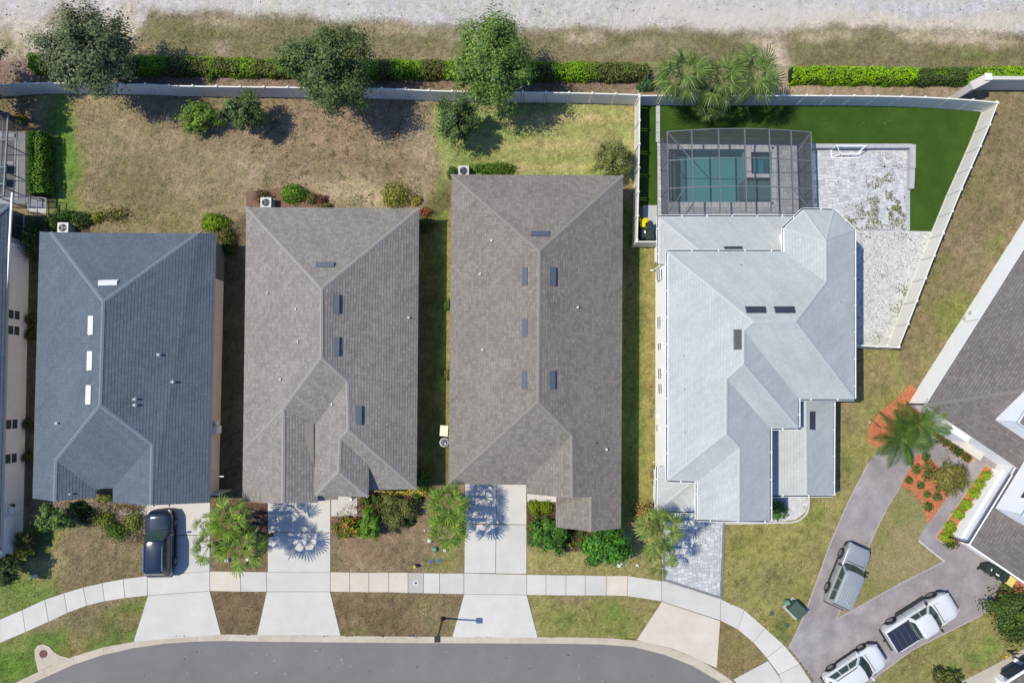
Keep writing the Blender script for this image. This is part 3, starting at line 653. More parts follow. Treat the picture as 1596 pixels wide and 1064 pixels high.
edging([(1302, 965), (1318, 930), (1332, 898), (1350, 858), (1366, 822), (1382, 790), (1402, 758)], 0.05, 0.05, M_edgem)
edging([(1229, 1008), (1243, 980), (1256, 950), (1270, 912), (1284, 872), (1297, 838), (1312, 803), (1326, 772), (1341, 744), (1352, 722)], 0.07, 0.045, M_edgem)
edging([(1376, 1045), (1420, 1012), (1524, 960), (1546, 945)], 0.07, 0.045, M_edgem)
for key in ('a', 'c'): edging(BEDS[key] + [BEDS[key][0]], 0.06, 0.08, M_edgem)

# paver fields as separate stones ------------------------------------------------
def paver_field(root, poly, mats, unit, z, cap, sizes, excl=(), thick=0.05, seed=1, ang=0.0):
    r = random.Random(seed); pl = np.array(polyw(poly)); ex = [np.array(polyw(e)) for e in excl]
    x0, y0 = pl.min(0); x1, y1 = pl.max(0); nxx = int((x1 - x0) / unit) + 1; nyy = int((y1 - y0) / unit) + 1
    used = np.zeros((nxx, nyy), bool); cache = {}; cells = []
    for j in range(nyy):
        for i in range(nxx):
            if used[i, j]: continue
            r.shuffle(sizes)
            for a, b in sizes + [(1, 1)]:
                if i + a <= nxx and j + b <= nyy and not used[i:i + a, j:j + b].any():
                    used[i:i + a, j:j + b] = True
                    cx = x0 + (i + a / 2) * unit; cy = y0 + (j + b / 2) * unit
                    A = np.array([cx]); B = np.array([cy])
                    if inside(pl, A, B)[0] and not any(inside(e, A, B)[0] for e in ex): cells.append((cx, cy, a, b))
                    break
    cells.sort(key=lambda c: -c[2] * c[3])
    rest = MB()
    for k, (cx, cy, a, b) in enumerate(cells):
        mi = r.randrange(len(mats))
        if k < cap:
            key = (a, b, mi)
            if key not in cache:
                m = MB(); w, h = a * unit - 0.014, b * unit - 0.014; bv = 0.012
                vs = [(-w/2, -h/2, -thick), (w/2, -h/2, -thick), (w/2, h/2, -thick), (-w/2, h/2, -thick),
                      (-w/2, -h/2, -bv), (w/2, -h/2, -bv), (w/2, h/2, -bv), (-w/2, h/2, -bv),
                      (-w/2+bv, -h/2+bv, 0), (w/2-bv, -h/2+bv, 0), (w/2-bv, h/2-bv, 0), (-w/2+bv, h/2-bv, 0)]
                fs = [(8, 9, 10, 11)] + [(q + 4, (q + 1) % 4 + 4, (q + 1) % 4 + 8, q + 8) for q in range(4)] + [(q, (q + 1) % 4, (q + 1) % 4 + 4, q + 4) for q in range(4)]
                cache[key] = new_mesh(vs, fs, 'paver', mats=[mats[mi]])
            o = bpy.data.objects.new('paver', cache[key]); COL.objects.link(o); o.parent = root
            o.location = Vector((cx, cy, z + r.uniform(-0.003, 0.003))) - Vector(ORG[root.name])
            o.rotation_euler = (r.uniform(-0.006, 0.006), r.uniform(-0.006, 0.006), 0)
        else:
            rest.box((cx, cy, z - thick / 2), (a * unit - 0.014, b * unit - 0.014, thick), mi=mi)
    if rest.v: rest.put('paver', mats, root, kind='stuff')
PM = [M_pvA, M_pvB, M_pvC, M_pvD]
E_DRIVE = [(1038.5, 790), (1127, 790), (1121.5, 928), (1037.5, 904)]
ed = setting('white_paver_driveway')
m = MB(); m.prism(polyw([(1034, 786), (1131, 786), (1124, 933), (1032, 906)]), -0.1, 0.0); m.put('bedding_sand', M_joint, ed)
paver_field(ed, E_DRIVE, PM, 0.13, 0.04, 300, [(2, 2), (3, 2), (2, 3), (2, 1), (1, 2), (3, 2)], seed=3)
def band_course(root, a, b, w, mat, z, pitch=0.3):
    A = P(*a); B = P(*b); L = (B - A).length; n = max(1, int(L / pitch)); d = (B - A) / n
    m = MB()
    for k in range(n):
        m.bar(A + d * k + d.normalized() * 0.007 + Vector((0, 0, z - 0.03)), A + d * (k + 1) - d.normalized() * 0.007 + Vector((0, 0, z - 0.03)), w, 0.06)
    m.put('border_course', mat, root, kind='stuff')
band_course(ed, (1128.6, 812), (1123.4, 932), 0.17, M_pvband, 0.042)
band_course(ed, (1035.6, 830), (1034.6, 905), 0.16, M_pvband, 0.042); band_course(ed, (1037, 903), (1121, 930), 0.17, M_pvband, 0.044)

# artificial turf, patio, pool deck, gravel
sheet('artificial_turf', [(992, 158), (1534, 163), (1452, 362), (1415, 362), (1418, 224), (1262, 226), (1262, 223), (1024, 223), (1024, 321), (992, 321)], 0.03, M_turf)
sheet('white_gravel_bed', [(1331, 358), (1452, 361), (1385, 541), (1331, 538)], 0.035, M_gravel)
patio = setting('paver_patio')
m = MB(); m.prism(polyw([(1264, 228), (1419, 230), (1418, 360), (1330, 360), (1330, 380), (1264, 380)]), -0.1, 0.01); m.put('bedding_sand', M_joint, patio)
paver_field(patio, [(1265, 231), (1411, 232), (1411, 356), (1333, 356), (1333, 372), (1265, 372)], PM + [M_pvD, M_pvA], 0.135, 0.05, 300, [(3, 2), (2, 2), (2, 3), (3, 3), (3, 2)], seed=5)
band_course(patio, (1415, 296), (1415, 359), 0.26, M_pvC, 0.06); band_course(patio, (1340, 358), (1416, 358), 0.2, M_pvC, 0.055); band_course(patio, (1342, 362), (1342, 383), 0.2, M_pvC, 0.055)
deck = setting('pool_deck')
def ring(outer, inner, z0, z1, mat, parent, name):
    o = polyw(outer); i = polyw(inner); m = MB(); n = len(o)
    for k in range(n):
        j = (k + 1) % n; m.prism([o[k], o[j], i[j], i[k]], z0, z1)
    return m.put(name, mat, parent)
ring([(1025, 222), (1266, 225), (1266, 341), (1025, 338)], [(1042, 233), (1203, 233), (1203, 316), (1042, 316)], -0.1, 0.01, M_joint, deck, 'bedding_sand')
paver_field(deck, [(1026, 223), (1264, 226), (1264, 338), (1026, 336)], [M_pvA, M_pvB, M_pvC], 0.17, 0.05, 180, [(3, 2), (2, 2), (2, 3), (3, 3)], excl=[[(1037, 228), (1208, 228), (1208, 321), (1037, 321)]], seed=9)
sheet('side_path', [(1002, 320), (1024, 320), (1024, 374), (1002, 374)], 0.04, M_pvB)
mb = MB()
for k in range(4):
    y0 = 163 + k * 15; mb.prism(polyw([(1022, y0), (1028, y0), (1028, y0 + 14.5), (1022, y0 + 14.5)]), -0.1, 0.16)
mb.put('concrete_edging', M_pvB, kind='structure')
# white curved path at the front of house E
sheet('curved_bed', [(1198, 768), (1252, 768), (1258, 772), (1259, 785), (1254, 799), (1240, 809), (1220, 812), (1198, 812)], 0.04, M_gravel, curve=False)
edging(smooth_line([(1130, 815), (1160, 815), (1200, 814), (1236, 813), (1252, 805), (1259.5, 792), (1260, 770)], 6), 0.13, 0.09, M_conc)
# front mulch beds
sheet('brown_mulch_bed', [(821.5, 782), (868, 782), (868, 822), (930, 830), (965, 826), (965, 846), (930, 861), (880, 857), (845, 855), (821.5, 846)], 0.03, M_mulch_b)
sheet('pale_mulch_bed', [(558, 768), (658, 764), (664, 780), (655, 806), (625, 826), (592, 834), (560, 836), (516, 838), (516, 805), (558, 805)], 0.025, M_mulch_p, curve=False)
sheet('pale_mulch_bed', [(84, 780), (230, 778), (228, 826), (200, 832), (170, 826), (148, 820), (110, 812), (86, 802)], 0.025, material('gravelly_soil', C(172, 158, 142), 0.95, 0.35, 9, 1.0, 22, col2=C(140, 124, 106), coord='World', detail=8))
sheet('brown_mulch_bed', [(385, 784), (417, 784), (417, 846), (400, 850), (388, 830), (376, 805)], 0.025, M_mulch_b)
sheet('brown_mulch_bed', [(384, 300), (440, 292), (500, 302), (520, 325), (384, 326)], 0.02, material('reddish_mulch', C(142, 112, 96), 0.95, 0.35, 10, 1.0, 24, coord='World'))
sheet('pebble_bed', [(74, 342), (140, 344), (140, 366), (74, 364)], 0.02, M_mulch_b)

# ------------------------------------------------------------------ houses
def slice_tri(tri, dz, lift, sinT, udir, V, Fc, U):
    zs = [p.z for p in tri]; z0, z1 = min(zs), max(zs)
    k0 = int(math.floor(z0 / dz)); k1 = int(math.ceil(z1 / dz))
    for k in range(k0, k1 + 1):
        lo, hi = k * dz, (k + 1) * dz
        if hi <= z0 + 1e-6 or lo >= z1 - 1e-6: continue
        poly = list(tri)
        for sgn, lim in ((1, lo), (-1, hi)):
            out = []
            for i in range(len(poly)):
                a = poly[i]; b = poly[(i + 1) % len(poly)]
                da = sgn * (a.z - lim); db = sgn * (b.z - lim)
                if da >= 0: out.append(a)
                if (da >= 0) != (db >= 0): out.append(a.lerp(b, da / (da - db)))
            poly = out
            if len(poly) < 3: break
        if len(poly) < 3: continue
        b0 = len(V); low = []
        for p in poly:
            f = (hi - p.z) / dz
            V.append((p.x, p.y, p.z + 0.015 + lift * f))
            U.append((p.dot(udir) + k * 0.13, p.z / sinT)); 
        Fc.append((list(range(b0, b0 + len(poly))), [U[-len(poly) + q] for q in range(len(poly))]))
        lowp = [p for p in poly if abs(p.z - lo) < 1e-5]
        if len(lowp) >= 2:
            a, b = lowp[0], lowp[-1]; b0 = len(V)
            for p, zz in ((a, lift), (b, lift), (b, 0.0), (a, 0.0)):
                V.append((p.x, p.y, p.z + 0.015 + zz)); U.append((p.dot(udir), p.z / sinT))
            Fc.append((list(range(b0, b0 + 4)), U[-4:]))

class House:
    def __init__(s, name, label, base_px, sh, cap, fascia, origin=None):
        s.o = thing(name, label, 'house', origin if origin is not None else P(*base_px, 0))
        s.sh, s.cap, s.fascia = sh, cap, fascia; s.slopes = []; s.tris = []
    def roof(s, polys, thick=0.17):
        m = MB(); data = []
        for pl in polys:
            w = [q if isinstance(q, Vector) else P(*q) for q in pl]
            nv = Vector((0, 0, 0))
            for i in range(len(w)): nv += w[i].cross(w[(i + 1) % len(w)])
            if nv.z < 0: w = w[::-1]; nv = -nv
            nv.normalize(); n = len(w)
            tris = tessellate_polygon([w]); tt = []
            for a, b, c in tris:
                if (w[b] - w[a]).cross(w[c] - w[a]).z < 0: b, c = c, b
                tt.append((a, b, c))
            vs = [p for p in w] + [p - Vector((0, 0, thick)) for p in w]
            fs = [t for t in tt] + [(a + n, c + n, b + n) for a, b, c in tt] + [(i, i + n, (i + 1) % n + n, (i + 1) % n) for i in range(n)]
            m.add(vs, fs); data.append((w, tt, nv))
        s.r = m.put('roof', s.fascia, s.o)
        for w, tt, nv in data:
            sinT = max(0.15, math.sqrt(nv.x ** 2 + nv.y ** 2)); dz = 0.2 * sinT
            ud = Vector((-nv.y, nv.x, 0)); ud = ud.normalized() if ud.length > 1e-6 else Vector((1, 0, 0))
            V, Fc, U = [], [], []
            for a, b, c in tt:
                slice_tri([w[a], w[b], w[c]], dz, 0.014, sinT, ud, V, Fc, U); s.tris.append((w[a], w[b], w[c], nv))
            put('shingles', V, [f for f, u in Fc], s.sh, s.r, uvs=[q for f, u in Fc for q in u], kind='stuff')
    def caps(s, edges):
        for e in edges:
            pts = [q if isinstance(q, Vector) else P(*q) for q in e]
            m = MB()
            for a, b in zip(pts[:-1], pts[1:]):
                L = (b - a).length; n = max(1, round(L / 0.3)); X = (b - a).normalized(); Y = Vector((0, 0, 1)).cross(X).normalized(); Z = X.cross(Y)
                for k in range(n):
                    p0 = a + (b - a) * (k / n); p1 = a + (b - a) * ((k + 1) / n + 0.0)
                    h0, h1 = 0.055, 0.04
                    vs = [p0 + Y * 0.13 + Z * (h0 - 0.055), p0 + Z * h0, p0 - Y * 0.13 + Z * (h0 - 0.055), p1 + Y * 0.13 + Z * (h1 - 0.055), p1 + Z * h1, p1 - Y * 0.13 + Z * (h1 - 0.055)]
                    m.add(vs, [(0, 1, 4, 3), (1, 2, 5, 4), (0, 2, 1)])
            m.put('ridge_cap', s.cap, s.r)
    def hit(s, px, py):
        d = (P(px, py, 0) - Vector((0, 0, H))).normalized(); o = Vector((0, 0, H)); best = None
        from mathutils.geometry import intersect_ray_tri
        for a, b, c, nv in s.tris:
            h = intersect_ray_tri(a, b, c, d, o, True)
            if h is not None and (best is None or h.z > best[0].z): best = (h, nv)
        return best
    def vent(s, px, py, L, W, h, mat, open_side=True):
        q = s.hit(px, py)
        if not q: return
        p, nv = q; U = Vector((-nv.y, nv.x, 0)).normalized(); D = nv.cross(U).normalized()
        if D.z > 0: D = -D
        m = MB(); hl, hw = L / 2, W / 2
        # wedge: low at the top of the slope, raised at its lower side
        vs = []
        for e, hh in ((-1, 0.04), (1, h)):
            for a in (-1, 1): vs.append(p + U * (a * hl) + D * (e * hw) + nv * 0.0)
            for a in (-1, 1): vs.append(p + U * (a * hl) + D * (e * hw) + nv * (hh + 0.03))
        m.add(vs, [(2, 3, 7, 6), (0, 1, 3, 2), (0, 2, 6, 4), (1, 5, 7, 3), (4, 6, 7, 5)])
        m.box(p + D * (hw + 0.06) + nv * 0.035, (L + 0.06, 0.1, 0.02), (U, D, nv))
        v = m.put('roof_vent', mat, s.r)
        return v
    def pipe(s, px, py, r=0.08, h=0.32, mat=M_pipe):
        q = s.hit(px, py)
        if not q: return
        p, nv = q; m = MB(); m.lathe((p.x, p.y, p.z - 0.05), [(r, 0), (r, h), (r * 0.75, h), (r * 0.75, h - 0.05)], 10)
        m.lathe((p.x, p.y, p.z + 0.02), [(r * 1.3, 0), (r * 1.15, 0.04)], 10)
        m.put('vent_pipe', mat, s.r)
    def walls(s, pts, z0, z1, mat, inset=0.0, name='wall'):
        w = [Vector((*(q[:2] if isinstance(q, Vector) else P(*q)[:2]), 0)) for q in pts]
        ar = sum(w[i].x * w[(i + 1) % len(w)].y - w[(i + 1) % len(w)].x * w[i].y for i in range(len(w)))
        if ar < 0: w = w[::-1]
        n = len(w); out = []
        for i in range(n):
            a, b, c = w[i - 1], w[i], w[(i + 1) % n]
            d1 = (b - a).normalized(); d2 = (c - b).normalized()
            n1 = Vector((-d1.y, d1.x, 0)); n2 = Vector((-d2.y, d2.x, 0)); bis = (n1 + n2)
            k = 2 / max(0.3, bis.length ** 2)
            out.append(tuple((b + bis * (inset * k))[:2]))
        m = MB(); m.prism(out, z0, z1); return m.put(name, mat, s.o)

def gutter(house, pts, z, label=None, inward=None):
    """white K-style gutter: trough with a dark inside and small straps; pts in pixels at height z (roof edge)"""
    w = [P(x, y, z) for x, y in pts]
    for a, b in zip(w[:-1], w[1:]):
        X = (b - a); L = X.length; X.normalize(); Y = Vector((0, 0, 1)).cross(X); Z = Vector((0, 0, 1))
        m = MB(); c = (a + b) / 2
        Y = -Y; m.box(c + Y * 0.01 - Z * 0.08, (L, 0.02, 0.15), (X, Y, Z)); m.box(c + Y * 0.14 - Z * 0.07, (L, 0.025, 0.15), (X, Y, Z))
        m.box(c + Y * 0.075 - Z * 0.145, (L, 0.13, 0.015), (X, Y, Z), 1)
        k = 0.9
        while k < L:
            m.box(a + X * k + Y * 0.075 + Z * 0.008, (0.06, 0.16, 0.02), (X, Y, Z)); k += 1.9
        m.put('gutter', [M_whiteg, M_ventk], house.o)

def window(house, c, U, Nn, w, h, sashes=2, frame=M_white):
    """c centre on the wall, U along wall, Nn outward"""
    c = Vector(c); Z = Vector((0, 0, 1)); m = MB(); t = 0.04
    for sg in (-1, 1):
        m.box(c + Z * sg * (h / 2) + Nn * 0.03, (w + 2 * t, 0.07, t), (U, Nn, Z)); m.box(c + U * sg * (w / 2) + Nn * 0.03, (t, 0.07, h), (U, Nn, Z))
    if sashes == 2: m.box(c + Nn * 0.035, (w, 0.06, 0.07), (U, Nn, Z))
    m.box(c + Nn * 0.015 - Z * 0, (w, 0.01, h), (U, Nn, Z), 1)
    f = m.put('window', [frame, M_dark], house.o)
    for sg in ((-1, 1) if sashes == 2 else (0,)):
        g = MB(); hh = h / 2 - 0.04 if sashes == 2 else h - 0.1
        g.box(c + Z * sg * h / 4 + Nn * 0.03, (w - 0.08, 0.012, hh), (U, Nn, Z)); g.put('pane', M_glass, f)

zE = 2.9
# --- House A : partly outside the left edge
hA = House('house', 'pale grey stuccoed house cut off by the left edge, windows along its side', (20, 600), M_shB, M_capB, M_soffit)
A_TR = (15, 319, 2.75); A_BR = (2, 862, 2.75); A_TL = (-260, 316, 2.75); A_BL = (-275, 866, 2.75)
hA.roof([[A_TL, A_TR, (-118, 430, 5.6)], [A_TR, A_BR, (-130, 740, 5.6), (-118, 430, 5.6)], [A_BR, A_BL, (-130, 740, 5.6)], [A_BL, A_TL, (-118, 430, 5.6), (-130, 740, 5.6)]])
hA.caps([[A_TR, (-118, 430, 5.6)], [A_BR, (-130, 740, 5.6)], [(-118, 430, 5.6), (-130, 740, 5.6)]])
aw0 = P(45.5, 330, 0); aw1 = P(35, 858, 0)
hA.walls([(45.5, 386), (35, 858), (-240, 860), (-240, 386)], -0.1, 2.6, M_stuccog)
hA.walls([(38, 336), (38, 385), (-240, 385), (-240, 336)], -0.1, 2.6, M_stuccog, name='lanai_wall')
Ud = (aw1 - aw0).normalized(); Nd = Vector((-Ud.y, Ud.x, 0))
if Nd.x < 0: Nd = -Nd
for py in (498, 522, 664, 715):
    t = (py - 330) / (858 - 330); c = aw0.lerp(aw1, t); c.z = 1.5; window(hA, c + Nd * 0.01, Ud, Nd, 0.72, 1.25)
m = MB(); c = aw0.lerp(aw1, 0.05); c.z = 1.25; c += -Nd * 0.35
m.box(c, (2.0, 0.06, 2.1), (Ud, Nd, Vector((0, 0, 1)))); m.put('screen_opening', M_glass, hA.o)
m = MB()
for k in (-1.02, 0, 1.02): m.box(c + Ud * k + Nd * 0.04, (0.07, 0.06, 2.3), (Ud, Nd, Vector((0, 0, 1))))
m.box(c + Nd * 0.04 + Vector((0, 0, 1.1)), (2.2, 0.06, 0.1), (Ud, Nd, Vector((0, 0, 1)))); m.put('door_frame', M_bronze, hA.o)
def on_wallA(py, z, out=0.0):
    c = aw0.lerp(aw1, (py - 330) / 528.0); c.z = z; return c + Nd * out
for (py, w, h, z, mt) in ((791, 0.5, 0.7, 1.35, M_stuccob), (786, 0.22, 0.3, 1.25, M_trim), (415, 0.4, 0.3, 0.5, M_stuccog)):
    m = MB(); m.box(on_wallA(py, z, 0.08), (w, 0.16, h), (Ud, Nd, Vector((0, 0, 1)))); m.put('meter_box', mt, hA.o)
m = MB(); m.bar(on_wallA(782, 1.9, 0.04), on_wallA(800, 1.9, 0.04), 0.04); m.bar(on_wallA(800, 1.9, 0.04), on_wallA(800, 0.2, 0.04), 0.04); m.bar(on_wallA(782, 1.9, 0.04), on_wallA(782, 0.2, 0.04), 0.04)
m.put('conduit', M_stuccob, hA.o)
m = MB(); m.box(P(3, 590, 2.72), (0.1, 27.5, 0.13)); m.put('gutter', M_whiteg, hA.o)

# --- House B : blue-grey roof
hB = House('house', 'house with a blue-grey shingle roof and white roof vents behind the black SUV', (200, 570), M_shB, M_capB, M_soffit)
TL = (62, 361, 2.9); TR = (336, 363, 2.9); BR = (326, 783, 2.9); BL = (51, 776, 2.9)
NW = (79, 362, 3.3); NE = (308, 364, 3.5); R1 = (161, 470, 5.9); R2 = (156, 631, 5.9)
G1 = (87, 717, 3.95); G1b = (85, 781, 3.95); V1 = (148, 762, 2.9); V1b = (148, 775, 2.9)
G2 = (237, 692, 4.5); G2b = (235, 787, 4.5); G1b_B = G1b; G2b_B = G2b; V2 = (176, 760, 2.9); V2b = (176, 783, 2.9)
hB.roof([[NW, NE, R1], [TL, NW, R1, R2, G1, G1b, BL], [TR, BR, G2b, G2, R2, R1, NE], [R2, G1, V1, V2, G2], [G1, G1b, V1b, V1], [G2, V2, V2b, G2b]])
hB.caps([[NW, R1], [NE, R1], [R1, R2], [R2, G1], [R2, G2], [G1, G1b], [G2, G2b]])
hB.walls([TL, TR, BR, G2b[:2] + (2.9,), V2b, V2, V1, V1b, (85, 776, 2.9), BL], -0.1, 2.72, M_stucco, 0.5)
for x, y, a in ((169, 442, 0), (143.5, 507, 1), (142, 562, 1), (140, 615, 1)): hB.vent(x, y, 1.3, 0.36, 0.16, M_ventw)
for x, y in ((91, 659), (249, 553), (271, 595), (212, 622), (212, 631), (112, 769)): hB.pipe(x, y, 0.09 if x != 112 else 0.06, 0.36)
# east side: lanai recess and a wall-hung box
e0 = P(349, 386, 0); e1 = P(349, 436, 0)
m = MB(); c = (P(348.5, 412, 0)) + Vector((0.03, 0, 1.3)); m.box(c, (0.1, 2.7, 2.5)); m.put('lanai_screen', material('grey_screen', C(120, 125, 132), 0.7, 0.05, 3), hB.o)
m = MB(); c = P(346, 668, 0) + Vector((0.05, 0, 1.1)); m.box(c, (0.35, 0.55, 0.9)); m.box(c + Vector((0, 0.5, 0.1)), (0.2, 0.25, 0.5)); m.put('meter_box', M_stuccog, hB.o)
for q in ((328, 733), (344, 742)):
    m = MB(); c = P(*q, 2.2); m.box(c, (0.45, 0.06, 0.06)); m.put('wall_lamp', M_white, hB.o)
m = MB(); c = P(200, 760, 0); 
for x in (212, 240, 264):
    m = MB(); m.bar(P(x, 783, 2.3), P(x, 789, 2.3), 0.07); m.put('coach_lamp', M_trim, hB.o)

# --- House C
hC = House('house', 'house with a warm grey shingle roof of many small gables, left of the taupe one', (510, 560), M_shC, M_capC, M_soffit)
TL = (384, 323, 2.9); TR = (653, 325, 2.9); BR = (649, 762, 2.9); BL = (378, 781, 2.9)
R1 = (501, 450, 5.85); R2 = (501, 557, 5.85); G = (442, 637, 4.5); Gb = (441, 784, 4.5); HW = (380, 703, 2.95)
V0 = (490, 664, 3.68); V0b = (490, 783, 3.68); M1 = (541, 594, 5.0); M2 = (543, 670, 5.0); K1 = (530, 683, 4.74); K2 = (528, 735, 4.74)
C1 = (492, 772, 3.78); C2 = (574, 774, 3.85); E1 = (575, 725, 3.85)
hC.roof([[TL, TR, R1], [TL, R1, R2, G, Gb, BL], [TR, BR, M2, M1, R2, R1], [R2, M1, V0, G], [G, (495, 668, 3.56), (495, 783, 3.56), Gb], [M1, M2, K1, K2, C1, (490, 772, 3.69), V0],
         [K2, C1, C2], [K1, K2, C2, E1], [M2, BR, (572, 763, 2.9), E1, K1], [(490, 769, 3.3), (526, 769, 3.3), (526, 778, 2.9), (490, 781, 2.9)]])
hC.caps([[TL, R1], [TR, R1], [R1, R2], [R2, G], [G, HW], [R2, M1], [M1, M2], [M2, BR], [G, Gb], [K1, K2], [K2, C1], [K2, C2], [M2, K1]])
hC.walls([TL, TR, BR, (580, 762, 2.9), (560, 745, 2.9), (500, 745, 2.9), (490, 780, 2.9), BL], -0.1, 2.72, M_stucco, 0.5)
hC.walls([(508, 765), (512, 765), (512, 769), (508, 769)], 0, 3.5, M_stucco, name='porch_column'); hC.walls([(560, 765), (564, 765), (564, 769), (560, 769)], 0, 3.5, M_stucco, name='porch_column')
m = MB(); q = [P(467, 657, 3.99), P(489, 657, 3.80), P(489.5, 728, 3.745)]
q2 = [v + Vector((0, 0, 0.03)) for v in q]; m.add(q2 + q, [(2, 1, 0), (3, 4, 5), (0, 1, 4, 3), (1, 2, 5, 4), (2, 0, 3, 5)]); m.put('roof_cricket', material('cricket_felt', C(150, 143, 138), 0.95, 0.04, 3), hC.r)
for x, y in ((507, 414), (524, 474), (524, 540), (559, 647)): hC.vent(x, y, 1.3, 0.36, 0.16, M_ventd)
for x, y in ((417, 457), (461, 482), (637, 495), (464, 532), (517, 630), (437, 591)): hC.pipe(x, y, 0.08, 0.24)

# --- House D
hD = House('house', 'house with a long taupe shingle roof and slim dark vents in two rows', (835, 550), M_shD, M_capD, M_soffit)
TL = (704, 272, 2.9); TR = (971, 274, 2.9); Eb = (968, 823, 2.9); BL = (699, 754, 2.9)
R1 = (841, 391, 5.75); R2 = (839, 626, 5.75); T1 = (891, 678, 4.72); T1b = (892, 776, 4.72); F1 = (921, 774, 4.02); F1b = (921, 828, 4.02)
Vd = (821, 748, 3.1); Ve = (821, 755, 2.9); Tw = (820, 769, 3.12)
hD.roof([[TL, TR, R1], [TL, R1, R2, BL], [TR, Eb, F1b, F1, T1b, T1, R2, R1], [R2, T1, Vd, Ve, BL], [T1, T1b, Tw, Vd], [(895, 772, 3.45), F1, F1b, (867, 821, 2.92), (867, 772, 2.92)]])
hD.caps([[TL, R1], [TR, R1], [R1, R2], [R2, BL], [R2, T1], [T1, T1b], [F1, F1b]])
hD.walls([TL, TR, Eb, (872, 822, 2.9), (872, 775, 2.9), (822, 768, 2.9), (822, 752, 2.9), BL], -0.1, 2.72, M_stucco, 0.5)
for x, y, mt in ((842, 365.5, M_ventd), (818.5, 431, M_ventd), (861, 431, M_ventd), (818.5, 511, M_ventd), (818, 592, M_ventd), (860, 592, M_ventd)): hD.vent(x, y, 1.3, 0.36, 0.16, mt)
for x, y in ((766, 375), (748, 427), (900, 479), (945, 700), (752, 545)): hD.pipe(x, y, 0.08, 0.24)
for x, y in ((864, 473), (930, 690)): hD.pipe(x, y, 0.04, 0.12, M_trim)

# --- House E : two storeys, silver roof
hE = House('house', 'two-storey white house with a silver-grey shingle roof and white gutters', (1180, 600), M_shE, M_capE, M_whiteg)
z5 = 5.3
NWc = (1041, 392, z5); Ocj = (1222, 392, z5); Oc1 = (1222, 355, z5); Oc2 = (1252, 327, z5); Oc3 = (1299, 328, z5); Oc4 = (1331, 358, z5)
SEc = (1331, 621, z5); Mc1 = (1244, 621, z5); Mc2 = (1244, 666, z5); Tc1 = (1200, 667, z5); Tc2 = (1200, 811, z5); Fc1 = (1087, 809, z5); Fc2 = (1087, 749, z5); SWc = (1041, 748, z5)
A1 = (1175, 501, 7.75); A2 = (1240, 501, 7.75); B1 = (1159, 515, 7.42); B2 = (1159, 567, 7.42); C1 = (1132, 590, 6.98); C2 = (1132, 675, 6.98); D1 = (1152, 697, 6.5); D2 = (1152, 812, 6.5)
O1 = (1287, 440, 6.45); O2 = (1287, 375, 6.45)
hE.roof([[NWc, Ocj, O1, A2, A1], [NWc, A1, B1, B2, C1, C2, SWc], [A1, A2, SEc, Mc1, B1], [SEc, A2, O1, O2, Oc4], [Oc4, O2, Oc3], [Oc3, O2, Oc2], [Oc2, O2, Oc1], [Oc1, O2, O1, Ocj],
         [B1, Mc1, Mc2, B2], [B2, Mc2, Tc1, C1], [C1, Tc1, Tc2, D2, D1, C2], [C2, D1, Fc2, SWc], [D1, D2, Fc1, Fc2],
         [(1027, 338, 2.9), (1240, 338, 2.9), (1240, 396, 4.3), (1100, 398, 4.3)], [(1027, 338, 2.9), (1100, 398, 4.3), (1050, 412, 3.3), (1027, 411, 2.9)],
         [(1024, 796, 2.9), (1088, 742, 4.1), (1044, 727, 3.25), (1025, 727, 2.9)], [(1024, 796, 2.9), (1084, 796, 2.9), (1090, 744, 4.1)],
         [(1256, 614, 4.05), (1299, 618, 2.9), (1298, 771, 2.9), (1257, 771, 4.05)], [(1256, 614, 4.05), (1257, 771, 4.05), (1176, 771, 2.55), (1176, 614, 2.55)]])
hE.caps([[NWc, A1], [A1, A2], [A2, SEc], [A2, O1], [O1, O2], [A1, B1], [B1, B2], [B2, C1], [B2, Mc2], [C1, C2], [C2, SWc], [C2, D1], [D1, D2], [O2, Oc2], [O2, Oc3], [O2, Oc4], [O2, Oc1],
         [(1256, 622, 4.05), (1257, 771, 4.05)], [(1027, 338, 2.9), (1094, 393, 4.2)], [(1024, 796, 2.9), (1080, 750, 4.0)]])
foot = [NWc, Ocj, Oc1, Oc2, Oc3, Oc4, SEc, Mc1, Mc2, Tc1, Tc2, Fc1, Fc2, SWc]
hE.walls(foot, -0.1, 5.15, M_white, 0.33)
hE.walls([(1027, 338, 2.9), (1236, 338, 2.9), (1236, 396, 2.9), (1027, 405, 2.9)], -0.1, 2.74, M_white, 0.33, 'wall'); hE.walls([(1025, 730, 2.9), (1120, 730, 2.9), (1120, 796, 2.9), (1025, 796, 2.9)], -0.1, 2.74, M_white, 0.33, 'wall')
hE.walls([(1180, 625, 2.9), (1298, 625, 2.9), (1297, 740, 2.9), (1180, 740, 2.9)], -0.1, 2.5, M_white, 0.33, 'wall')
for c in ((1285, 760), (1215, 760)): 
    p = P(c[0], c[1], 0); m = MB(); m.box((p.x - 0.6, p.y, 1.3), (0.35, 0.35, 2.6)); m.put('porch_column', M_white, hE.o)
for a, b in ((NWc, SWc), (SWc, Fc2), (Fc2, Fc1), (Fc1, Tc2), (Tc2, Tc1), (Tc1, Mc2), (Mc2, Mc1), (Mc1, SEc), (SEc, Oc4), (Oc4, Oc3), (Oc3, Oc2), (Oc2, Oc1), (Oc1, Ocj), (Ocj, NWc)):
    gutter(hE, [(b[0], b[1]), (a[0], a[1])][::-1], z5 - 0.02)
for a, b in (((1238, 338), (1027, 338)), ((1025, 727), (1024, 796)), ((1024, 796), (1086, 796)), ((1201, 771), (1298, 771)), ((1298, 771), (1299, 622)), ((1027, 410), (1027, 338))): gutter(hE, [a, b] if a != (1027, 410) else [b, a], 2.88)
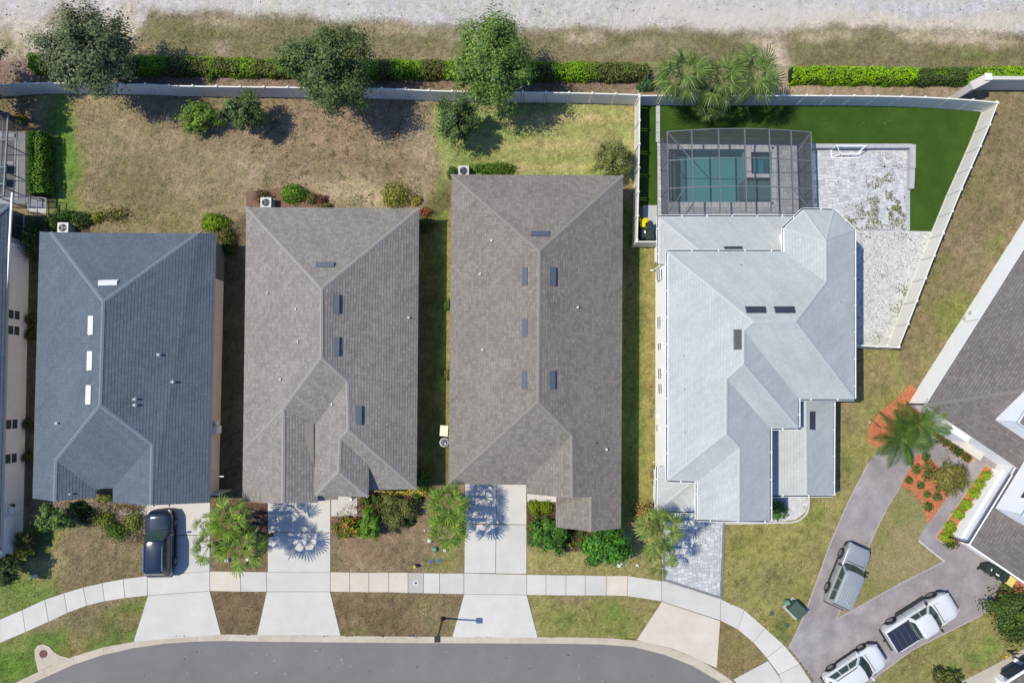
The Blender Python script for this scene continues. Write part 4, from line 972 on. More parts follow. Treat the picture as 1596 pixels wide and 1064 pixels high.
# side windows on the west wall
ww = P(1041, 570, z5).x + 0.33
for py in (429, 502, 540, 582, 606):
    y = P(1024, py, 1.6).y; window(hE, (ww - 0.005, y, 1.65), Vector((0, 1, 0)), Vector((-1, 0, 0)), 0.8 if py != 540 else 0.5, 1.3)
for x, y, L, W in ((1178, 484, 1.35, 0.42), (1223, 484, 1.35, 0.42), (1151, 529, 1.35, 0.42), (1265, 655, 1.3, 0.42), (1143, 388.5, 1.3, 0.25)): hE.vent(x, y, L, W, 0.1, M_ventk)
for x, y in ((1154, 413), (1065, 554), (1066, 607), (1067, 673), (1309, 470)): hE.pipe(x, y, 0.05, 0.2, M_capE)
# downspouts, hose reel and boxes on the west wall
for (py, q) in ((418, (1028, 412)), (722, (1027, 716))):
    y = P(1022, py, 1).y; m = MB(); m.tube([(ww - 0.05, y + 0.3, 2.6), (ww - 0.06, y, 2.2), (ww - 0.06, y, 0.15), (ww - 0.3, y, 0.08)], 0.05, 8); m.put('downspout', M_white, hE.o)
for py, w, h, z, mt in ((648, 0.35, 0.5, 0.6, M_acw), (667, 0.45, 0.6, 1.2, M_acw), (757, 0.5, 0.4, 0.8, M_ventd)):
    y = P(1020, py, 1).y; m = MB(); m.box((ww - 0.12, y, z), (0.24, w, h)); m.put('meter_box', mt, hE.o)
# --- House F : rotated, cut by the right edge
hF = House('house', 'white-walled house standing askew at the right edge, umber shingle roof', (1560, 700), M_shF, M_capF, M_white)
fa = math.atan2(259, 178)
fu = Vector((math.cos(fa), math.sin(fa), 0)); fv = Vector((math.sin(fa), -math.cos(fa), 0))   # fu: up-right, fv: down-right
c0 = P(1442, 632, 2.75); c0.z = 0
def FP(a, b, z): return c0 + fu * a + fv * b + Vector((0, 0, z))
hF.roof([[FP(0, 0, 2.75), FP(24, 0, 2.75), FP(24, 8, 6.2), FP(8, 8, 6.2)], [FP(0, 0, 2.75), FP(8, 8, 6.2), FP(8, 22, 6.2), FP(0, 22, 2.75)], [FP(8, 8, 6.2), FP(24, 8, 6.2), FP(24, 22, 6.2), FP(8, 22, 6.2)]])
hF.caps([[FP(0, 0, 2.75), FP(8, 8, 6.2)]])
hF.walls([FP(0.25, 0.25, 0), FP(24, 0.25, 0), FP(24, 22, 0), FP(0.25, 22, 0)], -0.1, 2.6, M_white)
# garage wing
g0 = P(1510, 848, 2.6); g0.z = 0
gl = (P(1510, 848, 2.75) - P(1584, 744, 2.75)).length
def GP(a, b, z): return g0 + fu * a + fv * b + Vector((0, 0, z))
hF.roof([[GP(0, 0, 2.6), GP(gl + 3, 0, 2.6), GP(gl + 3, 3.6, 4.3), GP(3.6, 3.6, 4.3)], [GP(0, 0, 2.6), GP(3.6, 3.6, 4.3), GP(0, 7.2, 2.6)], [GP(0, 7.2, 2.6), GP(3.6, 3.6, 4.3), GP(gl + 3, 3.6, 4.3), GP(gl + 3, 7.2, 2.6)]])
hF.walls([GP(0.35, 0.42, 0), GP(gl + 2.5, 0.42, 0), GP(gl + 2.5, 6.9, 0), GP(0.35, 6.9, 0)], -0.1, 2.5, M_greyc)
m = MB(); m.box(GP(0.35 + gl / 2, 0.34, 0.5), (gl + 0.1, 0.16, 1.2), (fu, fv, Vector((0, 0, 1)))); m.put('wainscot', M_white, hF.o)
m = MB(); m.box(GP(gl / 2, -0.03, 2.53), (gl, 0.07, 0.1), (fu, fv, Vector((0, 0, 1)))); m.put('gutter', [M_ventd], hF.o)
m = MB(); m.box(GP(gl / 2, 0.03, 2.62), (gl, 0.09, 0.05), (fu, fv, Vector((0, 0, 1)))); m.box(GP(-0.03, 3.6, 2.55), (0.1, 7.4, 0.16), (fu, fv, Vector((0, 0, 1)))); m.put('fascia', M_white, hF.o)
m = MB(); m.box(GP(0.32, 3.6, 1.1), (0.1, 4.9, 2.2), (fu, fv, Vector((0, 0, 1)))); 
m.put('garage_door', M_white, hF.o)
m = MB(); m.tube([GP(0.05, -0.1, 2.6), GP(0.05, -0.1, 0.1)], 0.06, 8); m.put('downspout', M_trim, hF.o)
# entry: low white block and step
e = P(1484, 672, 1.2); m = MB(); m.box((e.x, e.y, 1.1), (0.75, 1.6, 2.2), (fu, fv, Vector((0, 0, 1)))); m.put('entry_pier', M_white, hF.o)
m = MB(); e = P(1503, 690, 0); m.box((e.x, e.y, 0.12), (1.1, 3.2, 0.24), (fu, fv, Vector((0, 0, 1)))); m.put('entry_step', M_conc, hF.o)

# upper storey blocks
def upper(px, py, zb, L1, L2, zt, roofz):
    b = P(px, py, zb); b.z = 0
    def Q(a, c, z): return b + fu * a + fv * c + Vector((0, 0, z))
    hF.walls([Q(0, 0, 0), Q(L1, 0, 0), Q(L1, L2, 0), Q(0, L2, 0)], zb - 0.8, zt, M_white)
    hF.roof([[Q(-0.3, -0.3, zt), Q(L1, -0.3, zt), Q(L1, L2 / 2, roofz), Q(L2 / 2, L2 / 2, roofz)], [Q(-0.3, -0.3, zt), Q(L2 / 2, L2 / 2, roofz), Q(-0.3, L2 + 0.3, zt)]])
    return Q
Q = upper(1564, 655, 4.4, 8, 8, 6.4, 7.6)
Q2 = upper(1564, 794, 3.9, 6, 6, 6.3, 7.4)
window(hF, Q2(1.6, -0.01, 5.2), fu, -fv, 0.9, 1.0)
m = MB(); m.tube([FP(0.2, 0.1, 2.6), FP(0.15, 0.1, 0.15)], 0.06, 8); m.put('downspout', M_trim, hF.o)
for k, z in ((8.3, 0.6), (8.8, 0.9)):
    m = MB(); m.box(FP(k, 0.15, z), (0.2, 0.16, 0.3), (fu, fv, Vector((0, 0, 1)))); m.put('meter_box', M_acw, hF.o)
m = MB(); m.bar(FP(8.0, 0.2, 0.6), FP(8.0, 0.2, 2.5), 0.05); m.put('conduit', M_acw, hF.o)

# --- House G : corner in the bottom right
hG = House('house', 'corner of a dark-roofed house in the bottom right corner of the photo', (1640, 1100), M_shF, M_capF, M_white)
ga = math.atan2(1, 1.75); gu = Vector((math.cos(ga), math.sin(ga), 0)); gv = Vector((math.sin(ga), -math.cos(ga), 0)); gc = P(1571, 1064, 2.8); gc.z = 0
def HP(a, b, z): return gc + gu * a + gv * b + Vector((0, 0, z))
hG.roof([[HP(-0.2, 0, 2.8), HP(9, 0, 2.8), HP(9, 5, 4.8), HP(3.5, 5, 4.8)], [HP(-0.2, 0, 2.8), HP(3.5, 5, 4.8), HP(-0.2, 10, 2.8)]])
hG.walls([HP(0.5, 1.1, 0), HP(9, 1.1, 0), HP(9, 9, 0), HP(0.5, 9, 0)], -0.1, 2.65, M_white)
m = MB(); m.box(HP(4.4, -0.07, 2.72), (9, 0.1, 0.1), (gu, gv, Vector((0, 0, 1)))); m.put('gutter', M_whiteg, hG.o)
m = MB(); m.box(HP(3.5, 1.06, 1.3), (5, 0.1, 2.4), (gu, gv, Vector((0, 0, 1)))); m.put('garage_door', M_ventd, hG.o)

# gable walls, garage doors and front doors facing the street
def gable(house, l, t, rr, mat, back=0.52):
    v = [P(*q) + Vector((0, back, -0.17)) for q in (l, t, rr)]; b = [Vector((v[0].x, v[0].y, 2.4 if v[0].z < 4 else 4.8)), Vector((v[2].x, v[2].y, 2.4 if v[2].z < 4 else 4.8))]
    y = max(q.y for q in v); ring_ = [Vector((q.x, y, q.z)) for q in (b[0], b[1], v[2], v[1], v[0])]; k = len(ring_)
    m = MB(); m.add(ring_ + [q + Vector((0, 0.12, 0)) for q in ring_], [tuple(range(k)), tuple(range(2 * k - 1, k - 1, -1))] + [(i, i + k, (i + 1) % k + k, (i + 1) % k) for i in range(k)]); m.put('gable_wall', mat, house.o)
def garage(house, px, py, w, h=2.15, back=0.47, panels=4, mat=M_white):
    c = P(px, py, 2.9); c.y += back; m = MB(); m.box((c.x, c.y + 0.02, h / 2), (w + 0.2, 0.08, h + 0.1)); d = m.put('garage_door', M_soffit, house.o)
    for k in range(panels): m = MB(); m.box((c.x, c.y - 0.03, h * (k + 0.5) / panels), (w, 0.05, h / panels - 0.03)); m.put('panel', mat, d)
gable(hB, (235 - 34, 785, 2.9), G2b_B, (326, 783, 2.9), M_stucco); gable(hB, (51, 776, 2.9), G1b_B, (148, 776, 2.9), M_stucco)
gable(hC, (378, 782, 2.9), (441, 784, 4.5), (489, 782, 3.5), M_stucco); gable(hD, (867, 821, 2.92), (921, 828, 4.02), (968, 823, 2.9), M_stucco)
gable(hD, (822, 769, 3.12), (892, 776, 4.72), (920, 774, 4.0), M_stucco); gable(hE, (1087, 811, 5.3), (1152, 812, 6.5), (1200, 811, 5.3), M_white, 0.36); gable(hE, (1215, 771, 3.0), (1257, 771, 4.05), (1298, 771, 2.9), M_white, 0.7)
garage(hB, 280, 783, 4.9); garage(hC, 444, 781, 4.4); garage(hD, 762, 755, 4.9); garage(hE, 1150, 811, 4.6, back=0.3); garage(hE, 1057, 796, 2.4, back=0.3)
for hh, px, py, mt in ((hB, 162, 762, M_ventd), (hC, 548, 745, M_bark), (hD, 846, 769, M_bark)):
    c = P(px, py, 2.9); m = MB(); m.box((c.x, c.y + 0.47, 1.05), (1.0, 0.08, 2.1)); m.put('front_door', mt, hh.o)
for hh, px, py, w in ((hB, 100, 778, 1.5), (hC, 615, 762, 1.8), (hD, 918, 822, 1.8)):
    c = P(px, py, 2.9); window(hh, (c.x, c.y + 0.5, 1.5), Vector((1, 0, 0)), Vector((0, -1, 0)), w, 1.3)

# ------------------------------------------------------------------ fences
def fence(label, pts, zt=1.8, name='vinyl_fence', mat=M_pvc, pitch=1.83, group=None, base=None, end_posts=True, bay0=0.0):
    w = [P(x, y, zt) for x, y in pts]
    for p in w: p.z = 0
    root = thing(name, label, 'fence', w[0], group)
    L = [0]
    for i in range(1, len(w)): L.append(L[-1] + (w[i] - w[i - 1]).length)
    def at(t):
        for i in range(len(L) - 1):
            if t <= L[i + 1] + 1e-9: return w[i].lerp(w[i + 1], (t - L[i]) / (L[i + 1] - L[i]))
        return w[-1].copy()
    n = max(1, round(L[-1] / pitch)); st = L[-1] / n; key = (name, round(st, 3), mat.name)
    m = MB(); nb = 11; bw = (st - 0.22) / nb
    for k in range(nb): m.box((0.11 + (k + 0.5) * bw, 0, 0.06 + (zt - 0.18) / 2), (bw - 0.012, 0.036, zt - 0.22))
    m.box((st / 2, 0, zt - 0.06), (st - 0.1, 0.09, 0.1)); m.box((st / 2, 0, 0.09), (st - 0.1, 0.07, 0.12)); m.box((st / 2, 0, zt / 2), (st - 0.24, 0.02, zt - 0.25))
    pm = new_mesh(m.v, m.f, 'panel', mats=[mat])
    m = MB(); m.box((0, 0, (zt + 0.05) / 2), (0.127, 0.127, zt + 0.05)); m.add([(-.085, -.085, zt + .05), (.085, -.085, zt + .05), (.085, .085, zt + .05), (-.085, .085, zt + .05), (-.085, -.085, zt + .075), (.085, -.085, zt + .075), (.085, .085, zt + .075), (-.085, .085, zt + .075), (0, 0, zt + .13)],
        [(0, 3, 2, 1), (0, 1, 5, 4), (1, 2, 6, 5), (2, 3, 7, 6), (3, 0, 4, 7), (4, 5, 8), (5, 6, 8), (6, 7, 8), (7, 4, 8)])
    qm = new_mesh(m.v, m.f, 'post', mats=[mat])
    for k in range(n + 1):
        a = at(k * st); o = bpy.data.objects.new('post', qm); COL.objects.link(o); o.parent = root; o.location = a - w[0]
        b = at(min((k + 1) * st, L[-1])); d = b - a if k < n else a - at((k - 1) * st)
        o.rotation_euler.z = math.atan2(d.y, d.x)
        if k < n:
            o = bpy.data.objects.new('panel', pm); COL.objects.link(o); o.parent = root; o.location = a - w[0]; o.rotation_euler.z = math.atan2(d.y, d.x)
            o.scale.x = d.length / st
    return root
fence('long cream vinyl fence behind the three shingle-roofed houses, gently wavy', [(-110, 141), (0, 133), (43, 129.5), (82, 129.5), (231, 131.5), (270, 134), (424, 136), (611, 138.5), (685, 142), (797, 143.5), (871, 144.5), (945, 146), (996, 148)])
fence('cream vinyl fence along the top of the artificial turf', [(997, 149), (1100, 149), (1245, 149), (1356, 149.5), (1430, 151), (1504, 155), (1553, 159.5)])
fence('cream vinyl fence running diagonally down the right side of the turf and gravel', [(1555, 160.5), (1543, 193), (1528, 228), (1497, 298), (1455, 401), (1415, 505), (1401, 540)])
fence('short cream vinyl fence closing the bottom of the white gravel', [(1400.5, 541), (1334, 538)])
fence('narrow cream vinyl fence between the taupe-roofed house yard and the turf', [(997, 151), (996.5, 222), (995, 300), (993, 374)])
fence('very short cream vinyl fence in front of the bins beside the silver-roofed house', [(992.5, 376.5), (1024, 376.5)])
# masonry wall end and boundary wall
def masonry(label, pts, zt, w, mat=M_pvc, capw=None, name='boundary_wall'):
    a = [P(x, y, zt) for x, y in pts]
    root = thing(name, label, 'wall', (a[0].x, a[0].y, 0)); m = MB(); c = MB()
    for p, q in zip(a[:-1], a[1:]):
        m.bar((p.x, p.y, (zt - 0.1) / 2), (q.x, q.y, (zt - 0.1) / 2), w, zt - 0.1); d = (q - p).normalized() * 0.06
        c.bar((p.x - d.x, p.y - d.y, zt - 0.05), (q.x + d.x, q.y + d.y, zt - 0.05), capw or w + 0.12, 0.1); c.bar((p.x - d.x, p.y - d.y, zt - 0.16), (q.x + d.x, q.y + d.y, zt - 0.16), w + 0.06, 0.08)
    m.put('wall_body', mat, root); c.put('coping', mat, root); return root
masonry('tall cream wall stub with a heavy coping at the corner where the fences meet', [(1516, 133), (1540, 121)], 2.6, 0.5, M_wallc, 0.66)
masonry('straight cream wall leaving the top right corner towards the right edge', [(1544, 121.5), (1700, 122)], 2.0, 0.16, M_wallc)
p = P(1540, 120, 2.7); m = MB(); m.box((p.x, p.y, 1.35), (0.42, 0.42, 2.7)); m.box((p.x, p.y, 2.72), (0.54, 0.54, 0.1))
tag(m.put('wall_pier', M_pvc, origin=(p.x, p.y, 0)), 'square cream pier joining the wall stub to the straight wall', 'pier')
# raised ledge round the patio
def ledge(pts, z, w, name, label):
    a = [P(x, y, z) for x, y in pts]; root = thing(name, label, 'low wall', (a[0].x, a[0].y, 0)); m = MB()
    k = 0
    for p, q in zip(a[:-1], a[1:]):
        L = (q - p).length; n = max(1, round(L / 1.2)); 
        for i in range(n):
            s0 = p.lerp(q, i / n); s1 = p.lerp(q, (i + 1) / n); d = (q - p).normalized() * 0.006
            mm = MB(); mm.bar((s0.x + d.x, s0.y + d.y, z - 0.04), (s1.x - d.x, s1.y - d.y, z - 0.04), w, 0.08); mm.put('coping_stone', M_stonecap, root)
        m.bar((p.x, p.y, (z - 0.08) / 2), (q.x, q.y, (z - 0.08) / 2), w - 0.08, z - 0.08)
    m.put('wall_body', M_stonecap, root)
ledge([(1264, 227.3), (1421, 227.3)], 0.55, 0.33, 'patio_ledge', 'low grey ledge along the top of the white paver patio')
ledge([(1423.5, 225), (1423, 262)], 0.56, 0.42, 'patio_ledge', 'low grey ledge on the right of the patio, upper higher section')
ledge([(1422.5, 262.5), (1421, 294)], 0.44, 0.4, 'patio_ledge', 'low grey ledge on the right of the patio, lower stepped section')

# ------------------------------------------------------------------ pool, cage
pool = thing('swimming_pool', 'teal swimming pool with a square spa under the screen enclosure', 'pool', P(1120, 275, 0))
pw = polyw(POOL)
x0, x1 = pw[0][0], pw[1][0]; y1, y0 = pw[0][1], pw[2][1]
m = MB(); 
def quad(mb_, a, b, c, d): mb_.add([a, b, c, d], [(0, 1, 2, 3)])
quad(m, (x0, y0, -1.5), (x1, y0, -1.5), (x1, y1, -1.5), (x0, y1, -1.5)); quad(m, (x0, y0, -1.5), (x0, y1, -1.5), (x0, y1, 0), (x0, y0, 0)); quad(m, (x0, y1, -1.5), (x1, y1, -1.5), (x1, y1, 0), (x0, y1, 0))
quad(m, (x1, y1, -1.5), (x1, y0, -1.5), (x1, y0, 0), (x1, y1, 0)); quad(m, (x1, y0, -1.5), (x0, y0, -1.5), (x0, y0, 0), (x1, y0, 0)); m.put('basin', M_poolwall, pool)
def rect(px0, py0, px1, py1):
    a = P(px0, py0); b = P(px1, py1); return (a.x + b.x) / 2, (a.y + b.y) / 2, abs(b.x - a.x), abs(b.y - a.y)
cx, cy, w, h = rect(1160, 280, 1203, 316); m = MB(); m.box((cx, cy, -0.8), (w, h, 1.1)); m.put('sun_shelf', M_poolgrey, pool)
cx, cy, w, h = rect(1042.5, 236, 1048, 315); m = MB(); m.box((cx, cy, -0.75), (w, h, 1.3)); m.box((cx + 0.4, cy, -0.9), (w, h, 1.0)); m.put('pool_steps', M_poolgrey, pool)
m = MB(); z = -0.1; m.box(((x0 + x1) / 2, (y0 + y1) / 2, z - 0.005), (x1 - x0, y1 - y0, 0.01)); put('water', [(x0, y0, z), (x1, y0, z), (x1, y1, z), (x0, y1, z)], [(0, 1, 2, 3)], M_water, pool)
# spa walls
sx0, sy1 = P(1162, 238)[:2]; sx1, sy0 = P(1203, 278)[:2]; m = MB()
m.box(((sx0 + 0.18), (sy0 + sy1) / 2, -0.3), (0.36, sy1 - sy0, 1.0)); m.box(((sx0 + sx1) / 2 + 0.18, sy0 + 0.15, -0.3), (sx1 - sx0 - 0.36, 0.3, 1.0)); m.box(((sx0 + sx1) / 2, sy1 + 0.12, -0.3), (sx1 - sx0, 0.24, 1.0)); m.put('spa_wall', M_pvD, pool)
m = MB(); m.box(((sx0 + sx1) / 2 + 0.1, (sy0 + sy1) / 2 + 0.05, -0.7), (sx1 - sx0 - 0.3, sy1 - sy0 - 0.2, 0.6)); m.put('spa_bench', M_poolgrey, pool)
m = MB(); m.box(((sx0 + sx1) / 2 + 0.1, (sy0 + sy1) / 2 + 0.05, -0.39), (0.85, 1.0, 0.02)); m.put('spa_floor', M_poolwall, pool)
put('spa_water', [(sx0 + 0.36, sy0 + 0.3, 0.08), (sx1, sy0 + 0.3, 0.08), (sx1, sy1, 0.08), (sx0 + 0.36, sy1, 0.08)], [(0, 1, 2, 3)], M_water, pool)
for a in (((1038, 229), (1206, 229)), ((1206, 229), (1206, 319)), ((1206, 319), (1038, 319)), ((1038, 319), (1038, 229))):
    A = P(*a[0], 0.03); B = P(*a[1], 0.03); n = max(1, int((B - A).length / 0.45)); m = MB()
    for k in range(n): m.bar(A.lerp(B, k / n + 0.003), A.lerp(B, (k + 1) / n - 0.003), 0.4, 0.09)
    m.put('coping', M_pvD, pool)

cage = thing('screen_enclosure', 'bronze-framed screen enclosure arched over the pool', 'enclosure', P(1140, 280, 0))
bxs = [1029, 1078, 1119, 1159, 1198, 1235]; bxs_top = [1040, 1079, 1119, 1159, 1198, 1234, 1264]
xs = [P(1040, 204, 2.4).x] + [P(x, 204, 2.9).x for x in (1079, 1119, 1159, 1198, 1234)] + [P(1264, 208, 2.5).x]
zs = [2.35, 2.72, 3.0, 3.08, 2.98, 2.74, 2.45]
yN = P(1120, 201, 3.0).y; yS = P(1120, 331, 3.0).y
ys = [yN, P(1100, 247, 2.9).y, P(1100, 291, 2.9).y, yS]
def beam(a, b, w=0.07, h=0.12, nm='beam'):
    m = MB(); m.bar(a, b, w, h); return m.put(nm, M_bronze, cage)
for i, (x, z) in enumerate(zip(xs, zs)):
    beam((x, yN, z), (x, yS, z), 0.07, 0.14); beam((x, yN, 0.05), (x, yN, z), 0.07, 0.07, 'post')
    if i in (0, 6):
        for y in ys[1:]: beam((x, y, 0.05), (x, y, z), 0.06, 0.06, 'post')
        beam((x, yN, 1.0), (x, yS, 1.0), 0.05, 0.05)
        beam((x, ys[0], 0.1), (x, ys[1], z - 0.1), 0.04, 0.04, 'brace'); beam((x, ys[3], 0.1), (x, ys[2], z - 0.1), 0.04, 0.04, 'brace')
for k, y in enumerate(ys):
    for i in range(6): beam((xs[i], y, zs[i]), (xs[i + 1], y, zs[i + 1]), 0.06, 0.06 if k in (1, 2) else 0.09)
for i in range(6): beam((xs[i], yN, 0.1), (xs[i + 1], yN, 0.1), 0.05, 0.05); beam((xs[i], yN, 1.0), (xs[i + 1], yN, 1.0), 0.05, 0.05)
beam((xs[0], yN, zs[0]), (xs[1] - 0.1, ys[1], zs[1]), 0.05, 0.05, 'brace'); beam((xs[0], yS, zs[0]), (xs[1] - 0.6, ys[2], zs[1] - .1), 0.05, 0.05, 'brace')
beam((xs[6], yN, zs[6]), (xs[5], ys[1], zs[5]), 0.05, 0.05, 'brace'); beam((xs[6], yS, zs[6]), (xs[5], ys[2], zs[5]), 0.05, 0.05, 'brace')
for i in range(6):
    for k in range(3):
        put('screen_panel', [(xs[i], ys[k], zs[i] + .01), (xs[i + 1], ys[k], zs[i + 1] + .01), (xs[i + 1], ys[k + 1], zs[i + 1] + .01), (xs[i], ys[k + 1], zs[i] + .01)], [(0, 1, 2, 3)], M_scr, cage)
    put('screen_panel', [(xs[i], yN, 0), (xs[i + 1], yN, 0), (xs[i + 1], yN, zs[i + 1]), (xs[i], yN, zs[i])], [(0, 1, 2, 3)], M_scrw, cage)
for i in (0, 6):
    for k in range(3): put('screen_panel', [(xs[i], ys[k], 0), (xs[i], ys[k + 1], 0), (xs[i], ys[k + 1], zs[i]), (xs[i], ys[k], zs[i])], [(0, 1, 2, 3)], M_scrw, cage)
for q in ((1096, 248), (1128, 246), (1190, 262)): pass

# neighbour's cage at the left edge
cage2 = thing('screen_enclosure', 'bronze-framed screen enclosure with lounge chairs, cut by the left edge', 'enclosure', P(10, 260, 0))
deck2 = setting('pool_deck')
m = MB(); m.prism(polyw([(-160, 200), (40, 206), (40, 318), (-160, 318)]), -0.1, 0.03); m.put('deck_slab', M_pvC, deck2)
m = MB(); m.prism(polyw([(40, 306), (72, 308), (72, 332), (44, 330)]), -0.1, 0.04); m.put('deck_slab', M_pvB, deck2)
m = MB(); m.prism(polyw([(-120, 207), (24, 209), (24, 215), (-120, 213)]), 0.0, 0.12); m.put('deck_step', M_pvD, deck2); m = MB(); m.prism(polyw([(24, 219), (30, 219), (29, 312), (22, 312)]), 0.0, 0.06); m.put('deck_step', M_pvD, deck2)
m = MB(); m.prism(polyw([(-120, 219), (22, 219), (21, 312), (-120, 312)]), 0.0, 0.05); m.put('deck_slab', M_poolgrey, deck2)
for y in (252, 307): 
    m = MB(); m.prism(polyw([(-60, y), (22, y), (22, y + 5), (-60, y + 5)]), 0.0, 0.08); m.put('deck_step', M_pvD, deck2)
q = [P(40, 203, 1.0), P(40, 305, 1.0)]
xc = P(39, 250, 0).x; yA = P(38, 200, 0).y; yB = P(40, 322, 0).y; xl = P(11, 240, 2.9).x
def beam2(a, b, w=0.06, h=0.08, nm='beam'):
    m = MB(); m.bar(a, b, w, h); m.put(nm, M_bronze, cage2)
beam2((xl, yA, 3.0), (xl, yB, 3.0), 0.09, 0.12)
yy = [yA, yA + (yB - yA) * 0.33, yA + (yB - yA) * 0.66, yA + (yB - yA) * 0.86, yB]
for y in yy: beam2((xc, y, 0.0), (xc, y, 2.5), 0.06, 0.06, 'post'); beam2((xc, y, 2.5), (xl, y, 3.0)); beam2((xl, y, 3.0), (xl - 7, y, 3.0))
beam2((xc, yA, 2.5), (xc, yB, 2.5)); beam2((xc, yA, 1.0), (xc, yB, 1.0), 0.05, 0.05)
put('screen_panel', [(xl, yA, 3.0), (xc, yA, 2.5), (xc, yB, 2.5), (xl, yB, 3.0)], [(0, 1, 2, 3)], M_scr, cage2)
put('screen_panel', [(xl - 7, yA, 3.0), (xl, yA, 3.0), (xl, yB, 3.0), (xl - 7, yB, 3.0)], [(0, 1, 2, 3)], M_scr, cage2)
put('screen_panel', [(xl - 7, yA, 0), (xl, yA, 0), (xl, yA, 3.0), (xl - 7, yA, 3.0)], [(0, 1, 2, 3)], M_scrw, cage2)
put('screen_panel', [(xc, yA, 0), (xc, yB, 0), (xc, yB, 2.5), (xc, yA, 2.5)], [(0, 1, 2, 3)], M_scr, cage2)
def lounger(px, py, label):
    o = thing('lounge_chair', label, 'lounge chair', P(px, py, 0), 'turquoise lounge chairs in the left enclosure'); p = P(px, py, 0)
    m = MB(); m.box((p.x - 0.5, p.y, 0.3), (1.3, 0.62, 0.08)); m.put('seat', M_teal, o)
    m = MB(); m.box((p.x + 0.35, p.y, 0.45), (0.5, 0.62, 0.07), (Vector((0.85, 0, 0.5)), Vector((0, 1, 0)), Vector((-0.5, 0, 0.85)))); m.put('backrest', M_teal, o)
    for sx in (-1, 1):
        for sy in (-1, 1): m = MB(); m.box((p.x - 0.3 + sx * 0.6, p.y + sy * 0.27, 0.14), (0.05, 0.05, 0.28)); m.put('leg', M_white, o)
lounger(8, 265, 'turquoise lounge chair in the left enclosure, upper of two'); lounger(7, 286, 'turquoise lounge chair in the left enclosure, lower of two')
# small gate-like railing next to it
gt = thing('metal_railing', 'short dark metal railing joining the left enclosure to the shrubs', 'railing', P(45, 310, 0))
for a, b in (((44, 306), (72, 309)), ((44, 330), (72, 333))):
    m = MB(); m.bar(P(*a, 1.2), P(*b, 1.2), 0.05); m.put('rail', M_bronze, gt)
for a in ((44, 306), (58, 308), (72, 309), (44, 330), (58, 332), (72, 333)):
    p = P(*a, 1.2); m = MB(); m.bar((p.x, p.y, 0), (p.x, p.y, 1.2), 0.05); m.put('post', M_bronze, gt)
for a, b in (((44, 306), (44, 330)), ((58, 308), (58, 332)), ((72, 309), (72, 333))):
    m = MB(); m.bar(P(*a, 1.2), P(*b, 1.2), 0.05); m.put('rail', M_bronze, gt)

# ------------------------------------------------------------------ vegetation
def leaf_mesh_arrays(Pn, N, size, aspect, col):
    n = len(Pn); N = N / np.maximum(1e-6, np.linalg.norm(N, axis=1, keepdims=True))
    r = rng.normal(size=(n, 3)); T = np.cross(N, r); T /= np.maximum(1e-6, np.linalg.norm(T, axis=1, keepdims=True)); B = np.cross(N, T)
    s = size[:, None]; 
    V = np.stack([Pn - T * s, Pn - B * s * aspect + N * s * 0.12, Pn + T * s, Pn + B * s * aspect + N * s * 0.12], 1).reshape(-1, 3)
    Fc = np.arange(n * 4).reshape(n, 4)
    return V, Fc, np.repeat(col, 4, 0)

def pal(cols): return np.array([[lin(v) / KALB for v in c] for c in cols])

def crown_points(c, r, ncl, nleaf, spread=0.24, hollow=0.55, stretch=1.7, flat=0.15, seed=0):
    g = np.random.default_rng(seed); ncl = int(ncl * 1.7); spread *= 0.62; hollow = 0.38
    d = g.normal(size=(ncl, 3)); d[:, 2] = np.abs(d[:, 2]) * 0.9 - 0.25; d /= np.linalg.norm(d, axis=1, keepdims=True)
    az = np.arctan2(d[:, 1], d[:, 0]); ph = g.random(4) * 6.28
    lob = 1 + 0.13 * np.sin(az * 3 + ph[0]) + 0.1 * np.sin(az * 5 + ph[1]) + 0.07 * np.sin(az * 9 + ph[2])
    rr = (hollow + (1 - hollow) * g.random(ncl) ** 0.6) * lob
    cc = d * rr[:, None]
    k = g.integers(0, ncl, nleaf); off = g.normal(size=(nleaf, 3)) * spread * (0.55 + 0.6 * g.random(ncl))[k][:, None]
    rad = d[k]; a = (off * rad).sum(1, keepdims=True); off = off + rad * a * (stretch - 1)
    q = cc[k] + off
    tone = (0.72 + 0.5 * g.random(ncl))[k]
    N = q * 0.7 + off * 3 + g.normal(size=(nleaf, 3)) * 0.4 + np.array([0, 0, 0.8])
    return cc, q * np.array(r) + np.array(c), N, tone, k

